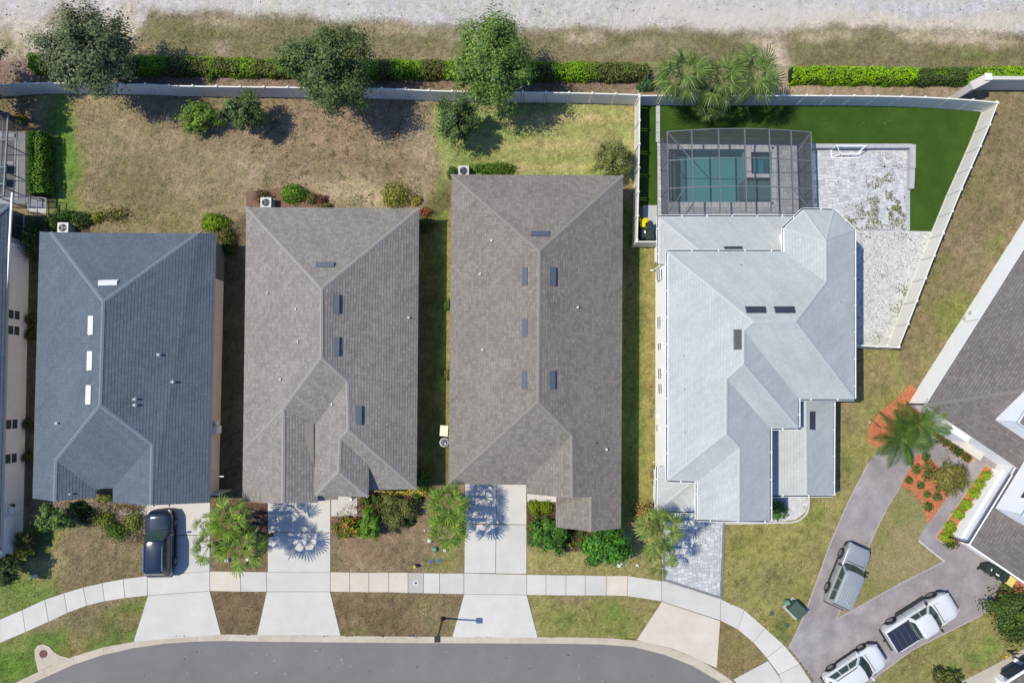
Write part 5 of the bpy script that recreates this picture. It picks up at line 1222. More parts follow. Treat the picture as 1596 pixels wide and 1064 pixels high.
def tree(px, py, zc, rx, ry, rz, label, cols, nleaf=9000, ncl=60, size=0.09, name='shade_tree', cat='tree', seed=1, spread=0.2, hollow=0.5, trunk=0.16, group=None, stretch=1.7):
    c = P(px, py, zc); g = random.Random(seed); rx *= 0.86; ry *= 0.86
    root = thing(name, label, cat, (c.x, c.y, 0), group)
    nleaf = int(nleaf * 1.35)
    cc, q, N, tone, k = crown_points(c, (rx, ry, rz), ncl, nleaf, spread, hollow, stretch, seed=seed)
    q[:, 2] = np.maximum(q[:, 2], 0.06)
    gp = np.random.default_rng(seed + 5); pc = pal(cols)[gp.integers(0, len(cols), len(q))] * (tone * gp.uniform(0.75, 1.3, len(q)))[:, None]
    V, Fc, cl = leaf_mesh_arrays(q, N, size * gp.uniform(0.6, 1.3, len(q)), 0.5, pc)
    put('crown', V, Fc, M_leaf, root, cols=cl)
    m = MB(); base = Vector((c.x, c.y, -0.05)); fork = Vector((c.x + g.uniform(-.1, .1), c.y + g.uniform(-.1, .1), max(0.3, zc - rz * 0.75)))
    m.tube([base, base.lerp(fork, 0.5), fork], [trunk * 1.25, trunk, trunk * 0.85], 10)
    for i in range(0, len(cc), max(1, len(cc) // 16)):
        e = Vector(cc[i] * np.array([rx, ry, rz]) * 0.9) + c; e.z = max(0.15, e.z); mid = fork.lerp(e, 0.5) + Vector((g.uniform(-.2, .2), g.uniform(-.2, .2), 0.15)) * rx * 0.3
        m.tube([fork, mid, e], [trunk * 0.5, trunk * 0.28, trunk * 0.08], 6, cap=False)
    m.put('trunk', M_bark, root, smooth=True); return root

GD = [(62, 88, 52), (76, 100, 58), (84, 108, 70), (54, 78, 48)]            # dark oak
GM = [(78, 112, 50), (92, 126, 60), (66, 98, 46), (104, 134, 72)]          # fresher
GB = [(120, 168, 40), (98, 148, 34), (84, 128, 34), (138, 182, 60)]        # lime
GO = [(116, 122, 62), (96, 104, 52), (134, 136, 72), (84, 92, 48)]         # olive
GK = [(48, 76, 34), (58, 88, 38), (40, 64, 32), (70, 98, 46)]              # deep shade green
# street-side oaks
tree(140, 86, 4.6, 3.35, 3.1, 2.6, 'large dusky green oak over the left end of the rear fence', [(84, 106, 74), (98, 120, 88), (70, 90, 62), (112, 130, 100)], 15000, 90, 0.11, seed=2, name='oak_tree')
tree(515, 106, 4.8, 3.25, 3.2, 2.6, 'large dark green oak overhanging the rear fence, middle of the three oaks', [(74, 100, 56), (88, 114, 66), (62, 86, 48), (100, 124, 78)], 15000, 90, 0.11, seed=7, name='oak_tree')
tree(766, 98, 4.8, 2.9, 3.4, 2.8, 'large fresh green oak at the rear fence, right of the other oaks', [(86, 124, 56), (102, 140, 64), (72, 108, 48), (118, 152, 80)], 14000, 80, 0.11, seed=12, name='oak_tree')
tree(-62, 100, 4.4, 2.9, 2.9, 2.2, 'oak beyond the left edge by the fence, only its shadow reaching in', GD, 7000, 60, 0.11, seed=15, name='oak_tree')
tree(-40, 152, 4.2, 1.6, 1.4, 1.3, 'small tree beyond the left edge above the enclosure', GD, 3000, 30, 0.11, seed=16, name='small_tree')
tree(714, 188, 2.6, 1.7, 1.7, 1.5, 'young dark green tree in the yard behind the taupe roof', [(74, 104, 58), (88, 118, 68), (60, 88, 48)], 5000, 40, 0.10, seed=21, name='young_tree', trunk=0.08)
tree(379, 174, 2.3, 1.55, 1.5, 1.3, 'young grey-green tree with a dense shadow in the brown yard', [(100, 126, 78), (84, 112, 64), (70, 96, 52)], 4600, 36, 0.10, seed=23, name='young_tree', trunk=0.08)
tree(312, 184, 1.1, 1.45, 1.2, 1.0, 'bright green bushy sapling left of the young grey-green tree', GB + GM, 3000, 26, 0.09, seed=25, name='sapling', trunk=0.06, spread=0.26)
tree(956, 247, 2.0, 1.5, 1.5, 1.2, 'olive green small tree at the top right corner of the taupe roof', [(112, 126, 70), (96, 112, 58), (128, 138, 88)], 3600, 40, 0.08, seed=27, name='small_tree', trunk=0.06)
tree(1178 + 300, 745, 1.4, 1.45, 1.3, 1.0, 'broad olive shrub tree with wispy outline on the orange mulch', GO, 4200, 46, 0.08, seed=29, name='small_tree', trunk=0.06)
tree(1588, 960, 1.3, 1.9, 1.9, 1.2, 'big dark green spiky bush at the right edge by the orange mulch', [(52, 82, 34), (66, 98, 40), (44, 70, 30), (84, 112, 52)], 7000, 60, 0.12, seed=31, name='large_bush', cat='bush', trunk=0.06, stretch=2.4)
tree(1478, 1062, 0.8, 1.2, 1.0, 0.8, 'dark green bush cut by the bottom edge near the beige drive', GK + GO, 2400, 30, 0.09, seed=33, name='bush', cat='bush', trunk=0.04)
# front garden trees
tree(945, 848, 1.7, 1.75, 1.7, 1.3, 'vivid green small tree with a long shadow right of the taupe gable', [(70, 132, 40), (56, 112, 34), (44, 92, 30), (86, 150, 52)], 4200, 30, 0.13, seed=35, name='small_tree', trunk=0.07)
tree(855, 832, 1.0, 1.45, 1.3, 0.9, 'broad glossy green bush left of the taupe gable, beside the drive', [(66, 118, 44), (52, 98, 38), (80, 134, 54)], 3400, 26, 0.13, seed=37, name='large_bush', cat='bush', trunk=0.04)
tree(577, 815, 1.4, 0.85, 1.2, 1.1, 'upright feathery lime green shrub in the mulch bed', [(92, 142, 40), (80, 126, 38), (104, 156, 52)], 3400, 30, 0.08, seed=39, name='tall_shrub', cat='shrub', trunk=0.04)
tree(614, 795, 0.9, 1.7, 1.3, 0.8, 'wide spreading grey-green shrub in the middle of the mulch bed', [(102, 118, 66), (86, 100, 56), (118, 132, 80)], 5000, 46, 0.07, seed=41, name='wide_shrub', cat='shrub', trunk=0.03)
tree(542, 822, 0.5, 1.15, 0.75, 0.5, 'croton shrub with yellow, orange and dark leaves beside the walk', [(166, 150, 46), (70, 104, 36), (56, 84, 34), (70, 100, 40), (136, 92, 44), (104, 140, 56)], 1500, 30, 0.13, seed=43, name='croton_shrub', cat='shrub', trunk=0.03)
tree(84, 806, 1.5, 1.25, 0.95, 0.9, 'feathery mid green shrub leaning out beside the blue-grey roof corner', [(92, 130, 66), (76, 114, 54), (112, 148, 84)], 3200, 26, 0.09, seed=45, name='tall_shrub', cat='shrub', trunk=0.04)
tree(40, 843, 0.9, 0.72, 0.75, 0.7, 'rounded olive shrub at the corner of the house on the left edge', [(88, 96, 48), (72, 80, 42), (104, 112, 60)], 1600, 24, 0.08, seed=47, name='round_shrub', cat='shrub', trunk=0.03)
tree(20, 862, 0.7, 1.25, 0.35, 0.45, 'low row of yellow variegated leaves below the left house wall', [(226, 226, 60), (206, 210, 50), (120, 140, 50), (240, 238, 110)], 1200, 26, 0.10, seed=49, name='variegated_shrub', cat='shrub', trunk=0.02)
tree(8, 886, 1.7, 1.4, 1.0, 0.9, 'dark tree at the left edge shading the lawn by the yellow shrubs', GK, 3000, 30, 0.11, seed=51, name='dark_tree')

def shrub(px, py, rx, ry, h, label, cols, n=700, size=0.075, name='shrub', cat='shrub', seed=0, group=None, jitter=0.12):
    g = np.random.default_rng(seed * 13 + 5); c = P(px, py, h * 0.5); c.z = 0
    d = g.normal(size=(n, 3)); d[:, 2] = np.abs(d[:, 2]); d /= np.linalg.norm(d, axis=1, keepdims=True)
    az = np.arctan2(d[:, 1], d[:, 0]); ph = g.random(3) * 6.28
    rr = (1 + 0.08 * np.sin(3 * az + ph[0]) + 0.06 * np.sin(7 * az + ph[1]) + g.normal(size=n) * jitter) * np.where(g.random(n) < 0.25, 0.75, 1)
    q = d * rr[:, None] * np.array([rx, ry, h]) + np.array(c); q[:, 2] = np.maximum(q[:, 2], 0.05)
    N = d + g.normal(size=(n, 3)) * 0.45
    pc = pal(cols)[g.integers(0, len(cols), n)] * g.uniform(0.72, 1.3, (n, 1))
    root = thing(name, label, cat, tuple(c), group)
    V, Fc, cl = leaf_mesh_arrays(q, N, size * g.uniform(0.6, 1.3, n), 0.55, pc); put('foliage', V, Fc, M_leaf, root, cols=cl)
    m = MB()
    for k in range(6):
        a = k * 1.05 + seed; m.tube([c, c + Vector((math.cos(a) * rx * 0.5, math.sin(a) * ry * 0.5, h * 0.75))], [0.02, 0.008], 5, cap=False)
    m.put('stem', M_bark, root); return root
S = shrub
S(456, 301, 0.95, 0.72, 0.85, 'bright green rounded shrub behind the warm grey roof, beside the air conditioner', [(96, 150, 42), (84, 134, 36), (112, 166, 56)], 1500, seed=1)
S(485, 309, 0.42, 0.42, 0.45, 'small grey-green ball shrub right of the bright green shrub', [(116, 124, 86), (100, 110, 72)], 400, seed=2)
S(501, 312, 0.42, 0.4, 0.4, 'small reddish brown shrub behind the warm grey roof', [(118, 84, 66), (98, 72, 56)], 350, seed=3, jitter=0.2)
S(507, 321, 0.5, 0.2, 0.4, 'low green tuft against the warm grey roof edge', GO, 300, seed=4)
S(410, 306, 0.7, 0.45, 0.35, 'low dark reddish shrub above the air conditioner of the warm grey house', [(104, 84, 70), (84, 70, 56), (98, 96, 60)], 500, seed=5, jitter=0.25)
S(616, 303, 1.05, 0.95, 0.9, 'yellow-green loose shrub near the top right corner of the warm grey roof', [(136, 148, 64), (118, 132, 52), (152, 160, 80)], 1700, seed=6, jitter=0.2)
S(649, 312, 0.38, 0.4, 0.4, 'small pale yellow-green shrub at the corner of the warm grey roof', [(156, 158, 84), (134, 140, 66)], 380, seed=7)
S(663, 330, 0.5, 0.32, 0.4, 'small rusty brown shrub beside the warm grey roof corner', [(146, 104, 66), (118, 84, 56)], 350, seed=8, jitter=0.25)
S(664, 350, 0.55, 0.55, 0.7, 'dark shrub in the shade beside the warm grey roof', GK, 600, seed=9)
S(333, 346, 1.05, 0.7, 0.8, 'lime green rounded shrub above the right corner of the blue-grey roof', [(138, 176, 36), (120, 158, 32), (100, 138, 32)], 1500, seed=10)
S(352, 366, 0.7, 0.5, 0.6, 'dull green shrub at the right corner of the blue-grey roof', GO + GK, 700, seed=11, jitter=0.25)
S(356, 384, 0.5, 0.6, 0.7, 'dark green shrub against the cream wall of the blue-grey house', GK, 600, seed=12)
S(84, 345, 0.85, 0.6, 0.8, 'dark green shrub left of the air conditioner of the blue-grey house', GK + GM, 1100, seed=13)
S(100, 336, 0.9, 0.45, 0.8, 'mid green shrub above the air conditioner of the blue-grey house', GM + GK, 1100, seed=14)
S(126, 342, 0.8, 0.6, 0.8, 'dense green shrub right of the air conditioner of the blue-grey house', GK + GM, 1200, seed=15)
S(176, 334, 1.2, 0.55, 0.5, 'sparse twiggy green shrub behind the blue-grey roof', GO + [(146, 158, 70)], 600, seed=16, jitter=0.35)
S(152, 338, 0.45, 0.45, 0.5, 'small yellow-green shrub behind the blue-grey roof', [(150, 168, 62), (120, 140, 54)], 400, seed=17, jitter=0.2)
S(30, 187, 0.45, 0.42, 0.55, 'small yellow-green ball shrub by the left enclosure', [(150, 160, 40), (128, 140, 34)], 500, seed=18)
S(50, 374, 0.6, 1.55, 1.6, 'tall dark green shrub beside the wall of the house at the left edge', [(52, 92, 34), (42, 76, 30), (66, 104, 42)], 2200, seed=19)
for k, (x, y) in enumerate(((48, 497), (47, 521), (43, 661), (43, 712))):
    S(x, y, 0.42, 0.42, 0.5, ('small green shrub under the upper window pair of the left house', 'small green shrub under the second window pair of the left house', 'small dull shrub under the third window pair of the left house', 'small dull shrub under the lowest window pair of the left house')[k], GO + GK, 380, seed=20 + k)
S(768, 262, 1.75, 0.5, 0.9, 'oblong clipped green shrub peeking above the taupe roof', [(104, 146, 46), (86, 124, 40), (70, 104, 36)], 1600, seed=26)
S(705, 268, 0.4, 0.45, 0.6, 'small dark green shrub at the top left corner of the taupe roof', GK + GM, 500, seed=27)
S(697, 475, 0.35, 0.4, 0.5, 'small green shrub beside the left wall of the taupe-roofed house', GM, 350, seed=28)
S(697, 583, 0.3, 0.4, 0.4, 'tiny olive shrub beside the left wall of the taupe-roofed house', GO, 300, seed=29)
for k, (x, y) in enumerate(((118, 792), (129, 793))):
    S(x, y, 0.42, 0.42, 0.5, ('small green ball shrub below the blue-grey left gable', 'dark green ball shrub next to the smaller one below the blue-grey left gable')[k], GM if k == 0 else GK, 450, seed=30 + k)
S(164, 812, 0.7, 0.6, 0.6, 'green shrub on the gravelly soil left of the black SUV', [(126, 148, 68), (104, 126, 56)], 800, seed=32, jitter=0.2)
S(183, 828, 0.85, 0.6, 0.6, 'bright green shrub low on the gravelly soil near the lawn', [(84, 124, 46), (72, 110, 40)], 900, seed=33, jitter=0.25)
S(207, 812, 0.6, 0.75, 0.6, 'pale green shrub just left of the black SUV', [(132, 150, 76), (110, 130, 60)], 800, seed=34, jitter=0.25)
S(165, 776, 0.7, 0.35, 0.4, 'leafy pale shrub in the notch of the blue-grey roof', [(128, 154, 84), (104, 132, 62)], 500, seed=35, jitter=0.2)
S(196, 790, 1.2, 0.4, 0.35, 'dry twiggy grey groundcover clump in front of the blue-grey notch', [(158, 150, 128), (132, 126, 100), (118, 124, 84)], 900, 0.06, seed=36, jitter=0.35)
S(140, 806, 1.0, 0.6, 0.45, 'shadowy dark shrub left of the gravelly soil', GK + [(92, 84, 70)], 800, seed=37, jitter=0.25)
S(205, 838, 0.9, 0.5, 0.3, 'grey dry twig clump at the lawn edge left of the SUV', [(170, 160, 148), (146, 136, 126), (110, 120, 84)], 600, 0.06, seed=38, jitter=0.35)
S(570, 779, 0.42, 0.42, 0.55, 'clipped dark ball shrub by the end of the walk, left of its twin', GK + GM, 700, seed=40, jitter=0.05)
S(586, 778, 0.36, 0.36, 0.48, 'clipped dark ball shrub right of its slightly larger twin', GK + GM, 600, seed=41, jitter=0.05)
S(650, 777, 0.42, 0.42, 0.55, 'clipped dark ball shrub at the right end of the mulch bed', GK + GM, 700, seed=42, jitter=0.05)
S(637, 812, 0.42, 0.45, 0.55, 'clipped green ball shrub at the lower edge of the mulch bed', GM + GK, 700, seed=43, jitter=0.06)
S(658, 748, 0.6, 0.8, 1.0, 'upright green shrub at the lower right corner of the warm grey roof', GM + GK, 1300, seed=44, jitter=0.2)
S(630, 766, 1.6, 0.28, 0.3, 'row of low pale yellow plants along the warm grey house front', [(196, 198, 96), (168, 176, 74), (216, 214, 120)], 800, seed=45, jitter=0.3)
S(657, 766, 0.45, 0.3, 0.35, 'pale yellow plant at the right end of the low row', [(200, 202, 100), (170, 178, 76)], 300, seed=46, jitter=0.3)
S(577, 791, 0.8, 0.4, 0.4, 'reddish leaved low shrub below the twin ball shrubs', [(118, 90, 62), (104, 92, 56), (90, 100, 50)], 600, seed=47, jitter=0.3)
S(833, 790, 0.48, 0.5, 0.5, 'lime green round shrub beside the walk, left of two', [(124, 158, 36), (104, 138, 32)], 700, seed=50)
S(851, 791, 0.5, 0.5, 0.52, 'lime green round shrub beside the walk, right of two', [(118, 152, 36), (100, 134, 32)], 700, seed=51)
for k, (x, y, r, lb) in enumerate(((830, 821, 0.42, 'small yellow-green shrub at the drive edge above the broad glossy bush'), (889, 836, 0.4, 'small green shrub between the broad bush and the gable tip'), (905, 830, 0.32, 'thin yellow-green plant under the taupe gable tip'),
                                    (887, 847, 0.35, 'small dark shrub right of the broad glossy bush'), (903, 846, 0.32, 'tiny pale plant in the brown mulch, lowest one'), (919, 842, 0.36, 'small reddish green plant left of the vivid tree'), (836, 803, 0.3, 'tiny olive plant below the left lime shrub'), (850, 808, 0.3, 'tiny olive plant below the right lime shrub'), (926, 876, 0.3, 'small dark weed clump on the lawn below the vivid tree'))):
    S(x, y, r, r, 0.35, lb, GO + GM, 260, seed=60 + k, jitter=0.25)
F5 = [(1466, 683, .38), (1476, 690, .28), (1487, 698, .34), (1495, 704, .32), (1507, 713, .34)]
for k, (x, y, r) in enumerate(F5):
    S(x, y, r, r, 0.35, ('largest round dark plant, first in the upper mulch strip', 'small plant second in the upper mulch strip', 'spiky dark plant in the middle of the upper mulch strip', 'spiky dark plant fourth in the upper mulch strip', 'last dark plant in the upper mulch strip')[k], GK + [(86, 104, 46)], 340, seed=80 + k, jitter=0.2)
F7 = [(1541, 742), (1528, 755), (1520, 769), (1507, 787), (1495, 801), (1482, 821), (1477, 837)]
W7 = ['first', 'second', 'third', 'fourth', 'fifth', 'sixth', 'seventh']
for k, (x, y) in enumerate(F7):
    S(x, y, 0.46, 0.42, 0.5, 'round lime green shrub along the white garage wall, %s from the top' % W7[k], [(128, 164, 44), (106, 144, 38), (144, 178, 62)], 620, seed=90 + k, group='lime green shrubs along the garage wall')
S(1484, 848, 0.5, 0.3, 0.3, 'dark broad-leaved plant at the tip of the garage mulch bed', GK, 260, seed=98, jitter=0.3)
F9 = [(1443, 712, .3), (1429, 731, .36), (1449, 727, .5), (1446, 741, .38), (1417, 748, .26), (1435, 756, .26), (1461, 770, .0), (1445, 770, .24), (1461, 774, .32), (1447, 789, .34)]
LB9 = ['small dark plant at the top of the central mulch bed', 'round dark plant on the left of the central mulch bed', 'broad green shrub upper left of the olive shrub tree', 'dark shrub tucked left of the olive shrub tree', 'thin plant at the left edge of the central mulch bed', 'tiny plant in the middle of the central mulch bed', '', 'tiny dark plant low in the central mulch bed', 'dark rounded plant beside the walk in the central bed', 'lowest dark plant of the central mulch bed']
for k, (x, y, r) in enumerate(F9):
    if r: S(x, y, r, r, 0.3, LB9[k], GK + GM, 280, seed=100 + k, jitter=0.22)
S(1570, 915, 0.5, 0.4, 0.4, 'low green plants behind the faded yellow bin', GM, 300, seed=112, jitter=0.3)
S(1210, 795, 0.9, 0.75, 0.7, 'green shrub in the curved white bed in front of the silver-roofed house', [(82, 132, 44), (66, 112, 38)], 1000, seed=113, jitter=0.15)
S(1008, 131, 0.75, 0.5, 0.7, 'bluish green round shrub left of the palms behind the fence', [(74, 122, 74), (62, 104, 62)], 900, seed=114, jitter=0.1)
S(327, 120, 0.35, 0.4, 0.5, 'small green weed shrub between hedge and fence', GM, 260, seed=115, jitter=0.25)
S(1010, 800, 0.95, 0.8, 0.8, 'dry brownish ornamental grass clump by the corner of the taupe roof', [(164, 140, 96), (146, 130, 80), (126, 124, 66)], 900, 0.09, seed=116, jitter=0.35)
S(1022, 742, 0.3, 0.8, 0.4, 'reddish dry plant against the white wall near the palms', [(134, 96, 78), (110, 84, 66)], 300, seed=117, jitter=0.3)
S(1280, 350, 0.001, 0.001, 0.001, '', GO, 1, seed=118) if False else None

def hedge(pts, w, h, label, cols, seed, name='hedge', dens=210, size=0.085, patch=None):
    """pts: pixel centreline at its top"""
    a = [P(x, y, h) for x, y in pts]; root = thing(name, label, 'hedge', (a[0].x, a[0].y, 0)); g = np.random.default_rng(seed)
    core = MB(); Ps, Ns, Cs = [], [], []
    for p, q in zip(a[:-1], a[1:]):
        L = (q - p).length; d = (q - p).normalized(); s = Vector((-d.y, d.x, 0))
        core.bar((p.x, p.y, h * 0.42), (q.x, q.y, h * 0.42), w * 0.78, h * 0.8)
        n = int(L * (w + 1.5 * h) * dens); t = g.random(n) * L; u = (g.random(n) * (w + 1.5 * h))
        top = u < w; y = np.where(top, u - w / 2, np.where(u - w < 0.75 * h, w / 2, -w / 2)); z = np.where(top, h, np.where(u - w < 0.75 * h, h - (u - w) * 1.33, h - (u - w - 0.75 * h) * 1.33))
        y = y * (1 + 0.1 * np.sin(t * 1.9 + seed) + 0.06 * np.sin(t * 4.7)) + g.normal(size=n) * 0.055; z = z + 0.08 * np.sin(t * 2.3 + seed * 2) + g.normal(size=n) * 0.055 - 0.18 * (np.abs(y) / (w / 2)) ** 4
        pos = np.array(p)[None] * [1, 1, 0] + np.array(d)[None] * t[:, None] + np.array(s)[None] * y[:, None]; pos[:, 2] = np.maximum(0.05, z)
        Ns.append(np.where(top[:, None], [[0, 0, 1]], np.array(s)[None] * np.sign(y)[:, None] + [0, 0, 0.4]) + g.normal(size=(n, 3)) * 0.45)
        Ps.append(pos)
    q = np.concatenate(Ps); N = np.concatenate(Ns); n = len(q)
    f = fbm(q[:, 0], q[:, 1], 0.55, seed, 3); f = np.clip((f - 0.42) / 0.16, 0, 1)[:, None]
    c1 = pal(cols[0])[g.integers(0, len(cols[0]), n)]; c2 = pal(cols[1])[g.integers(0, len(cols[1]), n)]
    cc = (c1 * (1 - f) + c2 * f) * g.uniform(0.7, 1.3, (n, 1))
    V, Fc, cl = leaf_mesh_arrays(q, N, size * g.uniform(0.6, 1.25, n), 0.55, cc); put('foliage', V, Fc, M_leaf, root, cols=cl)
    core.put('branches', material('hedge_core', (0.012, 0.016, 0.008, 1), 0.95), root)
HC = [[(96, 116, 52), (84, 100, 48), (108, 120, 66), (76, 90, 44)], [(128, 180, 24), (112, 162, 24), (100, 146, 26)]]
hedge([(42, 94), (90, 96), (160, 99), (230, 97), (330, 99), (430, 102), (560, 103), (680, 104), (800, 106), (920, 107), (1012, 109)], 1.25, 0.95, 'long clipped green hedge behind the rear fence, left of the palms', HC, 4)
hedge([(1236, 112), (1330, 113), (1440, 115), (1520, 114), (1620, 112)], 1.15, 0.95, 'lime and dark green hedge at the top right, right of the palms', [[(84, 112, 52), (70, 96, 48)], [(140, 196, 16), (124, 178, 20), (112, 160, 24)]], 8)
hedge([(52, 203), (53, 300)], 1.2, 1.5, 'tall clipped hedge beside the left enclosure', [[(66, 118, 34), (54, 98, 30)], [(100, 150, 40), (72, 124, 34)]], 6)

# palms ---------------------------------------------------------------
def fan_frond_mesh(Lp, Lb, nb, spread, droop, cols, seed, name='frond'):
    g = random.Random(seed); V, Fc, Cl = [], [], []
    pc = pal(cols)
    def tri(a, b, c, col):
        i = len(V); V.extend([a, b, c]); Fc.append((i, i + 1, i + 2)); Cl.extend([col] * 3)
    col = pc[0]
    w = 0.02
    for a, b in ((Vector((0, 0, 0)), Vector((Lp * 0.5, 0, 0.05))), (Vector((Lp * 0.5, 0, 0.05)), Vector((Lp, 0, 0)))):
        tri(a + Vector((0, w, 0)), a - Vector((0, w, 0)), b + Vector((0, w, 0)), col); tri(a - Vector((0, w, 0)), b - Vector((0, w, 0)), b + Vector((0, w, 0)), col)
    for k in range(nb):
        t = (k / (nb - 1) - 0.5) * 2; ang = t * spread; L = Lb * (1 - 0.3 * abs(t)) * g.uniform(0.85, 1.1)
        d = Vector((math.cos(ang), math.sin(ang), 0)); s = Vector((-d.y, d.x, 0)); base = Vector((Lp, 0, 0)); col = pc[g.randrange(len(pc))] * g.uniform(0.8, 1.2)
        p1 = base + d * L * 0.5 + Vector((0, 0, 0.05 - abs(t) * 0.06)); p2 = base + d * L * 0.8 + Vector((0, 0, -droop * L * 0.18)); p3 = base + d * L + Vector((g.uniform(-.03, .03), g.uniform(-.03, .03), -droop * L * 0.45))
        ww = Lb * (0.046 if nb < 14 else 0.034)
        tri(base, p1 - s * ww, p1 + s * ww, col); tri(p1 + s * ww, p1 - s * ww, p2 + s * ww * 0.8, col); tri(p1 - s * ww, p2 - s * ww * 0.8, p2 + s * ww * 0.8, col); tri(p2 + s * ww * 0.8, p2 - s * ww * 0.8, p3, col)
    return new_mesh([tuple(v) for v in V], Fc, name, cols=np.array(Cl), mats=[M_leaf])
def feather_frond_mesh(L, nb, wl, cols, seed, arch=0.5):
    g = random.Random(seed); V, Fc, Cl = [], [], []; pc = pal(cols)
    def pt(t): return Vector((L * t * (1 - 0.12 * t), 0, arch * L * (0.35 * t - 0.75 * t * t)))
    def tri(a, b, c, col):
        i = len(V); V.extend([a, b, c]); Fc.append((i, i + 1, i + 2)); Cl.extend([col] * 3)
    for k in range(8):
        a, b = pt(k / 8), pt((k + 1) / 8); w = Vector((0, 0.02, 0)); tri(a + w, a - w, b + w, pc[0]); tri(a - w, b - w, b + w, pc[0])
    for k in range(nb):
        t = 0.15 + 0.85 * k / nb; p = pt(t); l = wl * math.sin(math.pi * min(1, 0.25 + 0.72 * t)) * g.uniform(0.85, 1.1)
        for s in (-1, 1):
            d = Vector((0.75, s * 1.0, -0.25)).normalized(); col = pc[g.randrange(len(pc))] * g.uniform(0.8, 1.2); ww = Vector((0.017, 0, 0))
            tri(p - ww, p + ww, p + d * l, col)
            tri(p + d * l * 0.5 - ww, p + d * l * 0.5 + ww, p + d * l + Vector((0.02, 0, -0.04)), col)
    return new_mesh([tuple(v) for v in V], Fc, 'frond', cols=np.array(Cl), mats=[M_leaf])
SAB = [(106, 138, 72), (88, 118, 58), (128, 156, 92), (72, 100, 50)]
PAL = [(104, 142, 46), (86, 122, 40), (130, 164, 62), (70, 102, 36)]
PAD = [(100, 128, 58), (82, 110, 50), (122, 146, 76)]
fan_sab = [fan_frond_mesh(0.95, 0.95, 17, 1.75, 1.3, SAB, k) for k in range(3)]
fan_pal = [fan_frond_mesh(0.75, 0.78, 11, 1.35, 0.5, PAL, 10 + k) for k in range(3)]
fan_pad = [fan_frond_mesh(0.75, 0.8, 11, 1.3, 0.6, PAD, 20 + k) for k in range(3)]
fan_dead = [fan_frond_mesh(0.6, 0.6, 11, 1.1, 1.6, [(182, 148, 104), (150, 120, 86)], 30)]
fea = [feather_frond_mesh(1.7, 24, 0.46, [(74, 110, 46), (58, 90, 38), (100, 134, 62)], 40 + k) for k in range(3)]
fea_dead = [feather_frond_mesh(1.4, 26, 0.3, [(206, 168, 124), (180, 140, 98)], 50)]
def palm(px, py, h, label, meshes, n, scale=1.0, seed=0, name='palm_tree', lean=(0, 0), dead=None, ndead=0, trunk=0.13, group=None, lo=-0.8, hi=0.85):
    g = random.Random(seed); top = P(px, py, h); base = Vector((top.x + lean[0], top.y + lean[1], 0)); root = thing(name, label, 'palm', tuple(base), group)
    m = MB(); pts = [base.lerp(top, t) + Vector((0, 0, 0)) for t in (0, .25, .5, .75, 1)]
    m.tube(pts, [trunk * 1.2, trunk, trunk * .95, trunk, trunk * 1.15], 10); m.put('trunk', M_bark, root, smooth=True)
    for k in range(n + ndead):
        me = (dead if k >= n else meshes)[k % len(dead if k >= n else meshes)]; o = bpy.data.objects.new('frond', me); COL.objects.link(o); o.parent = root
        f = (k % n + 0.5) / n; pitch = lo + (hi - lo) * (1 - f) if k < n else -0.7
        az = k * 2.39996 + g.uniform(-.2, .2); sc = scale * 1.18 * g.uniform(0.8, 1.2) * (0.8 if pitch > 0.9 else 1)
        o.location = top - base + Vector((0, 0, 0.05)); o.rotation_euler = Euler((g.uniform(-.6, .6), -pitch + g.uniform(-.2, .2), az + g.uniform(-.15, .15)), 'XYZ'); o.scale = (sc, sc, sc)
    for k in range(max(4, n // 3)):
        o = bpy.data.objects.new('frond', meshes[k % len(meshes)]); COL.objects.link(o); o.parent = root
        sc = scale * g.uniform(0.55, 0.75); o.location = top - base + Vector((0, 0, 0.12)); o.rotation_euler = Euler((g.uniform(-.5, .5), -g.uniform(0.25, 0.9), k * 2.39996 + 0.8), 'XYZ'); o.scale = (sc, sc, sc)
    return root
palm(1064, 118, 4.6, 'sabal palm behind the fence, left of the three', fan_sab, 28, 0.98, 1, trunk=0.17)
palm(1120, 128, 4.2, 'sabal palm behind the fence, middle and partly hidden', fan_sab, 20, 0.88, 2, trunk=0.16)
palm(1172, 118, 4.6, 'sabal palm behind the fence, right of the three', fan_sab, 28, 0.98, 3, trunk=0.17)
palm(1112, 160, 2.6, 'small drooping palm hanging over the fence onto the turf', fan_sab, 10, 0.75, 4, lo=-0.9, hi=0.6, trunk=0.1)
palm(358, 812, 4.5, 'bushy fan palm between the first two drives, upper left of the group', fan_pal, 15, 1.05, 5, lean=(0.5, -.2), dead=fan_dead, ndead=3)
palm(378, 855, 4.3, 'fan palm nearest the sidewalk between the first two drives', fan_pal, 15, 1.05, 6, lean=(0.6, 0.1), dead=fan_dead, ndead=3)
palm(326, 850, 4.2, 'dark fan palm leaning over the drive of the black SUV', fan_pad, 11, 0.95, 7, lean=(1.6, 0.2))
palm(352, 832, 4.0, 'fan palm in the middle of the group between the first two drives', fan_pal, 10, 0.85, 8, lean=(0.5, 0))
palm(322, 818, 3.6, 'small dark fan palm at the upper edge of the SUV drive', fan_pad, 8, 0.6, 19, lean=(1.0, 0))
palm(700, 784, 3.8, 'full green fan palm left of the middle drive, upper one', fan_pal, 21, 1.0, 9)
palm(700, 822, 3.8, 'full green fan palm left of the middle drive, lower one', fan_pal, 20, 1.0, 10)
palm(1031, 826, 5.2, 'tall fan palm at the left edge of the white paver drive', fan_pad, 20, 1.05, 11, lean=(0.5, 0))
palm(1029, 868, 3.8, 'smaller fan palm below the tall one beside the white paver drive', fan_pad, 12, 0.85, 12, lean=(0.3, 0), dead=fan_dead, ndead=1)
